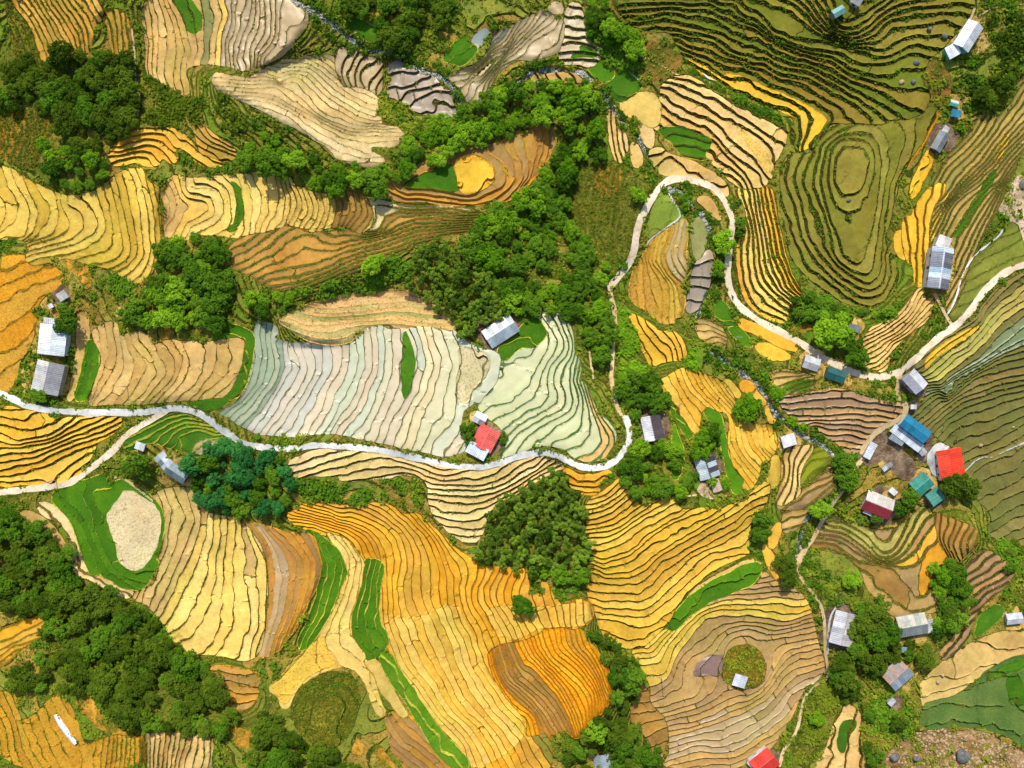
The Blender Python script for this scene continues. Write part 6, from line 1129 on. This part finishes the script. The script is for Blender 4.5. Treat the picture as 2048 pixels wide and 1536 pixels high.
def jitc(c, a=.08): f = 1 + rb.uniform(-a, a); return tuple(min(x * f, .9) for x in c)
def house(label, name, pos, lpx, wpx, ang, roof=((230, 230, 226), (206, 206, 204)), wall=(190, 184, 170), style="gable", mat="roof_sheet", h=2.7, pitch=.38, sheet=1.9, cat="house", over=.35):
    """pos: sheet reading of the roof centre; lpx ridge length, wpx width across (survey units); ang clockwise in the photo"""
    q = P(pos)[0]; lm, wm = lpx * S, wpx * S; w = W3(q[0], q[1]); zr = h + .6; kx = 1 - zr / (HC - w[2])
    us = q[0] + np.array([-1, 1, 0, 0]) * lpx * .4; vs_ = q[1] + np.array([0, 0, -1, 1]) * wpx * .4; zb = float(np.min(height(us, vs_)))
    zt = float(np.max(height(us, vs_))); base = max(zb, zt - 1.2)
    root = empty(name, (w[0] * kx, w[1] * kx, base), -math.radians(ang)); tag(root, label, cat)
    L2, W2 = lm / 2, wm / 2; a, b_ = L2 - over, W2 - over; rise = b_ * pitch if style != "shed" else 2 * b_ * .14
    wc = c8(wall)
    if style == "gable":
        V = [(-a, -b_, -1.5), (a, -b_, -1.5), (a, b_, -1.5), (-a, b_, -1.5), (-a, -b_, h), (a, -b_, h), (a, b_, h), (-a, b_, h), (-a, 0, h + rise), (a, 0, h + rise)]
        Fc = [(0, 1, 5, 4), (2, 3, 7, 6), (1, 2, 6, 9, 5), (3, 0, 4, 8, 7), (0, 3, 2, 1)]
    else:
        V = [(-a, -b_, -1.5), (a, -b_, -1.5), (a, b_, -1.5), (-a, b_, -1.5), (-a, -b_, h), (a, -b_, h), (a, b_, h + rise), (-a, b_, h + rise)]
        Fc = [(0, 1, 5, 4), (2, 3, 7, 6), (1, 2, 6, 5), (3, 0, 4, 7), (0, 3, 2, 1)]
    me = bpy.data.meshes.new("wall"); me.from_pydata(V, [], Fc); me.update(); obj("wall", me, MATS["wall"], root, wc)
    d = box("door", (-.5, .5, -b_ - .05, -b_ + .02, 0, 2.0), "wall", root, c8((104, 78, 52))); box("handle", (.32, .38, -b_ - .1, -b_ - .05, .95, 1.05), "wall", d, c8((60, 60, 60)))
    for sx in (-.6, .6):
        if a > 2.2:
            f_ = box("window", (sx * a - .45, sx * a + .45, -b_ - .05, -b_ + .02, 1.0, 2.0), "wall", root, c8((96, 120, 126))); box("pane", (sx * a - .37, sx * a + .37, -b_ - .06, -b_ - .05, 1.08, 1.92), "glass", f_, (0, 0, 0))
    rf = empty("roof", (0, 0, 0)); rf.parent = root
    # roof carrier: rafters plate under the sheets
    n = max(2, int(round(lm / sheet))); sl = pitch if style == "gable" else .14
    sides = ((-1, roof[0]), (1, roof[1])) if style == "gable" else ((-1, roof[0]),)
    for si, (sg, rc) in enumerate(sides):
        for i in range(n):
            x0 = -L2 + lm * i / n; x1 = -L2 + lm * (i + 1) / n; dz = rb.uniform(0, .035)
            if style == "gable": y0, z0, y1, z1 = sg * W2, h - sl * over + .06 + dz, sg * .04, h + rise + .06 + dz
            else: y0, z0, y1, z1 = -W2, h - sl * over + .06 + dz, W2, h + rise + sl * over + .06 + dz
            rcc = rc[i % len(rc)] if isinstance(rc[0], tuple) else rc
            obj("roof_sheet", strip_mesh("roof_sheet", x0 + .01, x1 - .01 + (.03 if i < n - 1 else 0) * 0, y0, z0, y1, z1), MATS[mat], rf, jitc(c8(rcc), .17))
    if style == "gable":
        V = [(-L2, -.3, h + rise + .02), (L2, -.3, h + rise + .02), (L2, 0, h + rise + .2), (-L2, 0, h + rise + .2), (L2, .3, h + rise + .02), (-L2, .3, h + rise + .02)]
        me = bpy.data.meshes.new("ridge_cap"); me.from_pydata(V, [], [(0, 1, 2, 3), (3, 2, 4, 5)]); me.update(); rc = roof[1] if not isinstance(roof[1][0], tuple) else roof[1][0]; obj("ridge_cap", me, MATS[mat], rf, jitc(c8(rc)))
    return root
WHT, GRY, DGR, LGR = (238, 242, 244), (160, 160, 160), (74, 72, 76), (196, 198, 198)
house("white gridded metal roofed farmhouse at the left edge", "farmhouse", "A2 35,109", 64, 57, 96, (WHT, (226, 236, 240)), (204, 214, 218), pitch=.18)
house("low white annex at the top end of the white gridded roof", "annex", "A2 33,96", 24, 12, 6, (WHT, WHT), style="shed", h=2.4)
house("grey sheet roofed farmhouse below the white gridded roof", "farmhouse", "A2 32,135", 66, 58, 103, (((212, 208, 200), (196, 196, 196), (206, 204, 200)), (158, 158, 160)), (170, 160, 150), pitch=.25)
house("small grey shed up the slope above the white gridded roof", "shed", "A2 42,79", 20, 18, -32, ((200, 196, 190),) * 2, style="shed", h=2.2, cat="shed")
house("tiny white hut left of the small grey shed", "shed", "A2 34,86", 10, 9, -30, ((224, 230, 232),) * 2, style="shed", h=2, cat="shed")
house("old grey tiled longhouse beside the blue green grove", "longhouse", "A3 120,77", 48, 28, 33, ((104, 122, 128), (156, 172, 176)), (120, 110, 96), mat="old_tile", sheet=1.2)
house("pale weathered wing behind the old grey tiled longhouse", "annex", "A3 111,69", 34, 26, 50, (((190, 202, 206), (128, 150, 158)), (200, 208, 212)), (130, 120, 106), mat="old_tile", style="gable", h=2.3)
house("small white tarp roofed hut near the road fork", "shed", "A3 95,59", 20, 16, 20, ((228, 234, 236),) * 2, style="shed", h=2.1, cat="shed")
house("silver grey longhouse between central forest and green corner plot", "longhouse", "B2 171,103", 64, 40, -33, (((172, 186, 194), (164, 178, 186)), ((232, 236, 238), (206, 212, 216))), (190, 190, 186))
house("red roofed roadside house between the mint paddies", "house", "B3 161,53.5", 44, 42, 118, ((236, 92, 82), (246, 112, 98)), (226, 220, 210), h=3.2, pitch=.3)
house("white tin lean-to below the red roofed roadside house", "annex", "B3 155,62", 40, 24, 28, ((224, 234, 238),) * 2, style="shed", h=2.4)
house("small white storehouse above the red roofed roadside house", "storehouse", "B3 157,40", 24, 22, 28, (((228, 232, 234), (150, 156, 160)), (236, 238, 238)), style="gable", h=2.4)
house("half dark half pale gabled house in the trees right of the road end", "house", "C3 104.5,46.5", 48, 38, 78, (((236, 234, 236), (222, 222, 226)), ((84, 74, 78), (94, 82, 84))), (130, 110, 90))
house("longhouse with dark and silver striped roof left of the round golden field", "longhouse", "C3 142,74", 40, 40, 72, (((206, 216, 222), (188, 200, 208)), ((70, 70, 76), (190, 202, 208))), (150, 136, 118))
house("rubble topped outhouse below the striped longhouse", "outhouse", "C3 148,86", 24, 18, 70, ((226, 200, 178), (214, 186, 164)), (190, 160, 130), mat="old_tile", h=2)
house("isolated white shed roof beside the rocky stream", "shed", "C3 197.5,55", 28, 24, -18, ((244, 242, 240),) * 2, style="shed", h=2.3, cat="shed")
house("long white metal roof at the top right corner", "longhouse", "D1 168,23.5", 56, 34, -58, ((214, 216, 220), (238, 238, 240)), (112, 186, 168), h=3.0)
house("square white annex with teal walls beside the long white roof", "annex", "D1 157,34", 26, 24, -30, ((242, 244, 246),) * 2, (92, 190, 170), style="shed", h=2.6)
house("blue grey roofed longhouse standing along the right edge", "longhouse", "D2 148,60", 80, 42, 98, (((204, 220, 234), (150, 152, 164), (140, 142, 154), (136, 138, 150), (176, 204, 226)), ((222, 230, 236), (118, 118, 126), (122, 122, 130), (112, 114, 122), (190, 216, 232))), (196, 190, 180), h=3.0)
house("white storeroom at the top end of the blue grey longhouse", "annex", "D2 151,42", 26, 22, 20, ((236, 226, 220),) * 2, style="shed", h=2.6)
house("pale grey gabled house below the road junction at right", "house", "D2 131,137.5", 40, 32, 48, ((178, 180, 190), (214, 216, 222)), (170, 160, 150))
house("tiny white shelter below the pale grey gabled house", "shed", "D3 130,32", 12, 9, 0, ((232, 236, 232),) * 2, style="shed", h=2, cat="shed")
house("tin roofed roadside shack left of the dark teal roof", "house", "D2 60.5,125", 32, 26, 18, (((196, 200, 204), (170, 166, 164)), (206, 208, 210)), (150, 130, 110), h=2.4)
house("dark teal roof in the shade under the big roadside tree", "house", "D2 77,133", 38, 24, 20, ((40, 96, 96), (46, 104, 102)), (90, 90, 84), h=2.6)
house("small grey shed in scrub under the oval hill", "shed", "D2 90,101", 20, 13, 20, ((126, 136, 150),) * 2, style="shed", h=2.2, cat="shed")
house("blue roofed house of the eastern hamlet", "house", "D3 131.5,47", 60, 28, 37, ((28, 122, 156), (34, 134, 168)), (210, 214, 214), h=3.6, pitch=.22)
house("long white lean-to along the blue roofed house", "annex", "D3 125.5,53.5", 70, 18, 37, (((226, 234, 240), (214, 224, 232)),) * 2, (180, 180, 176), style="shed", h=2.5)
house("grey lean-to below the long white lean-to", "annex", "D3 119,54", 30, 16, 30, ((150, 160, 168),) * 2, (150, 140, 130), style="shed", h=2.1)
house("grey tin outhouse at the south end of the blue roofed house", "outhouse", "D3 135,61", 26, 14, 50, ((176, 184, 190), (190, 196, 200)), (160, 150, 140), h=2.1)
house("white tarp roof beside the hamlet path", "shed", "D3 100.5,62", 34, 16, -62, ((226, 232, 240),) * 2, style="shed", h=2, cat="shed")
house("bright red orange metal roof of the eastern hamlet", "house", "D3 156,71.5", 62, 50, 80, ((244, 74, 44), (240, 66, 38)), (230, 226, 220), h=3.4, pitch=.12)
house("upper teal green roof of the eastern hamlet", "house", "D3 136,85", 38, 34, -40, ((60, 150, 132), (66, 158, 140)), (150, 160, 150), h=3.0, pitch=.2)
house("lower teal green roof beside a tree", "house", "D3 145,93.5", 30, 28, -36, ((96, 166, 148), (72, 150, 134)), (140, 150, 140), h=2.6, pitch=.2)
house("small white boxy shed beside the tan yard plot", "shed", "D3 116,90", 16, 11, 40, ((240, 242, 244),) * 2, style="shed", h=2, cat="shed")
house("low white tin roof in the brown hamlet yard", "shed", "D3 112,73", 22, 9, -38, (((220, 226, 230), (170, 180, 186)),) * 2, style="shed", h=1.8, cat="shed")
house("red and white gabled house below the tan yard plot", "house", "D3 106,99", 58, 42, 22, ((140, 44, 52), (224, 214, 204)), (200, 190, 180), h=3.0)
house("white porch along the lower side of the red and white house", "annex", "D3 103,105.5", 44, 12, 24, ((228, 226, 226),) * 2, style="shed", h=2.2)
house("big grey sheet roof beside the pale footpath at lower right", "farmhouse", "D4 82.5,59", 66, 46, 103, (((206, 206, 208), (196, 196, 200)), ((188, 184, 184), (214, 206, 200))), (180, 170, 160), pitch=.25)
house("mottled pale roof beside the lower right trees", "house", "D4 129,56.5", 58, 42, -10, (((132, 142, 140), (148, 154, 150)), ((208, 202, 188), (188, 190, 178))), (160, 150, 136), mat="old_tile")
house("tin lean-to right of the mottled pale roof", "annex", "D4 141,57", 26, 18, 72, ((188, 184, 188),) * 2, style="shed", h=2.3)
house("tilted grey and rust roof at the lower right", "farmhouse", "D4 119,90.5", 50, 46, -42, (((150, 164, 174), (166, 178, 186)), ((190, 160, 142), (172, 164, 160))), (140, 130, 120), mat="old_tile")
house("small pale shed on the right edge at lower right", "shed", "D4 199,52", 32, 22, -6, ((224, 224, 228), (206, 208, 214)), h=2.3, cat="shed")
house("pale hut on the scrubby orange knoll", "hut", "C4 164,94.5", 26, 25, 16, (((222, 226, 232), (206, 214, 222)),) * 2, (150, 140, 120), style="shed", h=2.2, cat="hut")
house("red roof with white trim cut by the bottom edge", "house", "C4 181,151", 48, 44, -38, ((232, 66, 52), (240, 74, 58)), (236, 232, 228), h=3.4, pitch=.22)
house("white terrace roof beside the red roof at the bottom edge", "annex", "C4 174,149", 30, 16, -42, ((240, 236, 232),) * 2, style="shed", h=2.4)
house("grey blue roof under trees at the bottom edge", "house", "C4 70,151", 34, 32, 82, ((150, 164, 170), (166, 178, 184)), (130, 120, 110))
house("teal hut in a walled garden at the top right", "hut", "D1 79,7", 24, 16, -30, ((104, 158, 152), (126, 176, 168)), (130, 120, 110), h=2.2, cat="hut")
house("grey hut on the top edge right of the teal hut", "hut", "D1 91,0", 20, 14, 30, ((150, 150, 150),) * 2, style="shed", h=2.1, cat="hut")
house("weathered grey roof east of the orange ledge", "house", "D1 148.5,96", 40, 22, -60, ((130, 138, 140), (150, 156, 156)), (120, 112, 104), mat="old_tile", h=2.4)
house("small white porch above the weathered grey roof", "annex", "D1 152,88", 14, 12, -60, ((222, 222, 214),) * 2, style="shed", h=2)
house("bright blue shed roof near the upper right red soil", "shed", "D1 159,77", 18, 14, 10, ((46, 140, 168),) * 2, style="shed", h=2.2, cat="shed")
house("small turquoise hut above the bright blue shed", "hut", "D1 158,70", 16, 12, 15, ((70, 170, 160), (200, 214, 206)), h=2.1, cat="hut")
house("grey outhouse near the bottom right tan plots", "outhouse", "D4 115,109", 16, 12, -50, ((196, 200, 204),) * 2, style="shed", h=2, cat="shed")
house("small grey hut above the tilted grey and rust roof", "hut", "D4 121,73", 26, 12, 5, ((150, 164, 170),) * 2, style="shed", h=2, cat="hut")
# ------------------------------------------------------------------ plastic sheeting, poles, rider
def sheeting(label, line, w):
    l = resample(P(line), 4); d = np.gradient(l, axis=0); d /= np.linalg.norm(d, axis=1)[:, None]; n = np.column_stack([-d[:, 1], d[:, 0]]); V = []; m = len(l); ww = w * (0.5 + 0.5 * np.sin(np.linspace(.5, 2.8, m)))
    for k_ in (-1, -.4, .4, 1):
        q = l + n * (k_ * ww / 2)[:, None] if np.ndim(ww) else l; V.append(W3(q[:, 0], q[:, 1], .25 + (.35 if abs(k_) < .5 else 0)) + np.column_stack([np.zeros(m), np.zeros(m), noise(q[:, 0], q[:, 1], 5, 40) * .15]))
    for k_ in (-1, 1):
        q = l + n * (k_ * ww / 2)[:, None]; V.append(W3(q[:, 0], q[:, 1], -.4))
    order = [4, 0, 1, 2, 3, 5]; Q = []
    for r_ in range(5):
        a_, b_ = order[r_], order[r_ + 1]
        for i in range(m - 1): Q.append((a_ * m + i, a_ * m + i + 1, b_ * m + i + 1, b_ * m + i))
    o = obj("plastic_sheet", np_mesh("plastic_sheet", np.vstack(V), np.array(Q), True), MATS["roof_sheet"], None, c8((246, 244, 248), .85)); tag(o, label, "plastic sheet")
sheeting("white plastic sheet laid out on the scrubby bottom left slope", "A4 38,117 42,124 47,131 52,137", 12)
sheeting("small white plastic scrap on the bank right of the upper gold ledge", "C1 139,51 143,54 146,55", 3)
mp_, nt, b, L = new_mat("pole_concrete"); b.inputs["Base Color"].default_value = (.32, .3, .27, 1); b.inputs["Roughness"].default_value = .9; MATS["pole"] = mp_
for lab, pos in (("utility pole standing in the tan arcs above the road", "A2 87,141"), ("utility pole beside the left edge golden terraces", "A3 38,82"), ("utility pole in the gold terraces left of the knoll", "C4 110,92"), ("utility pole by the roadside below the vertical golden strips", "D2 7,108")):
    q = P(pos)[0]; w = W3(q[0], q[1]); root = empty("utility_pole", w); tag(root, lab, "utility pole", "utility poles")
    V, Fc = [], []; tube(V, Fc, (0, 0, -.6), (0, 0, 8), .16, .1, 8); obj("pole", np_mesh("pole", np.array(V), np.array(Fc), True), MATS["pole"], root)
    box("crossarm", (-1.1, 1.1, -.07, .07, 7.5, 7.65), "pole", root, (0, 0, 0))
    for x in (-.95, 0, .95): V, Fc = [], []; tube(V, Fc, (x, 0, 7.65), (x, 0, 7.9), .06, .04, 6); obj("insulator", np_mesh("insulator", np.array(V), np.array(Fc)), MATS["wall"], root, (.6, .6, .6))
def plain(name, c, r=.8):
    m, nt, b, L = new_mat(name); b.inputs["Base Color"].default_value = (*c, 1); b.inputs["Roughness"].default_value = r; MATS[name] = m
plain("dark_cloth", (.03, .035, .05)); plain("skin", (.35, .2, .13)); plain("bike_paint", (.25, .02, .02), .35); plain("rubber", (.02, .02, .02)); plain("hair", (.01, .008, .006))
def skin_figure(name, J, E, root, mat):
    me = bpy.data.meshes.new(name); me.from_pydata([j[:3] for j in J], E, []); o = obj(name, me, MATS[mat], root); sk = o.modifiers.new("skin", 'SKIN')
    for v_, j in zip(me.skin_vertices[0].data, J): v_.radius = (j[3], j[3])
    me.skin_vertices[0].data[0].use_root = True; s_ = o.modifiers.new("sub", 'SUBSURF'); s_.levels = 1; s_.render_levels = 1; return o
def rider(label_b, label_p, pos, heading):
    q = P(pos)[0]; w = W3(q[0], q[1], .12); root = empty("motorbike", w, heading); tag(root, label_b, "motorbike")
    for y in (-.62, .62):
        V, Q = [], []; n = 14
        for i in range(n):
            t = 6.283 * i / n
            for rr_, x in ((.30, -.05), (.30, .05), (.2, .05), (.2, -.05)): V.append((x, y + rr_ * math.cos(t), .3 + rr_ * math.sin(t)))
        for i in range(n):
            j = (i + 1) % n
            for k_ in range(4): Q.append((i * 4 + k_, i * 4 + (k_ + 1) % 4, j * 4 + (k_ + 1) % 4, j * 4 + k_))
        obj("wheel", np_mesh("wheel", np.array(V), np.array(Q)), MATS["rubber"], root)
    box("body", (-.14, .14, -.5, .45, .35, .72), "bike_paint", root, (0, 0, 0)); box("seat", (-.15, .15, -.62, .1, .72, .8), "rubber", root, (0, 0, 0)); box("handlebar", (-.36, .36, .5, .55, .98, 1.03), "rubber", root, (0, 0, 0))
    pr = empty("person", w, heading); tag(pr, label_p, "person")
    J = [(0, -.2, .86, .15), (0, -.16, 1.12, .15), (0, -.1, 1.36, .16), (0, -.08, 1.5, .06), (0, -.05, 1.62, .1), (0, -.04, 1.72, .1), (.2, -.1, 1.38, .07), (.32, .12, 1.18, .055), (.32, .45, 1.05, .045), (-.2, -.1, 1.38, .07), (-.32, .12, 1.18, .055), (-.32, .45, 1.05, .045),
         (.13, -.15, .84, .1), (.2, .25, .78, .085), (.2, .2, .4, .06), (-.13, -.15, .84, .1), (-.2, .25, .78, .085), (-.2, .2, .4, .06), (.2, .34, .34, .05), (-.2, .34, .34, .05)]
    E = [(0, 1), (1, 2), (2, 3), (3, 4), (4, 5), (2, 6), (6, 7), (7, 8), (2, 9), (9, 10), (10, 11), (0, 12), (12, 13), (13, 14), (0, 15), (15, 16), (16, 17), (14, 18), (17, 19)]
    skin_figure("body", J, E, pr, "dark_cloth")
rider("small motorbike riding down the winding road by the golden strips", "person in dark clothes riding the motorbike by the golden strips", "C2 158.5,80", math.radians(200))
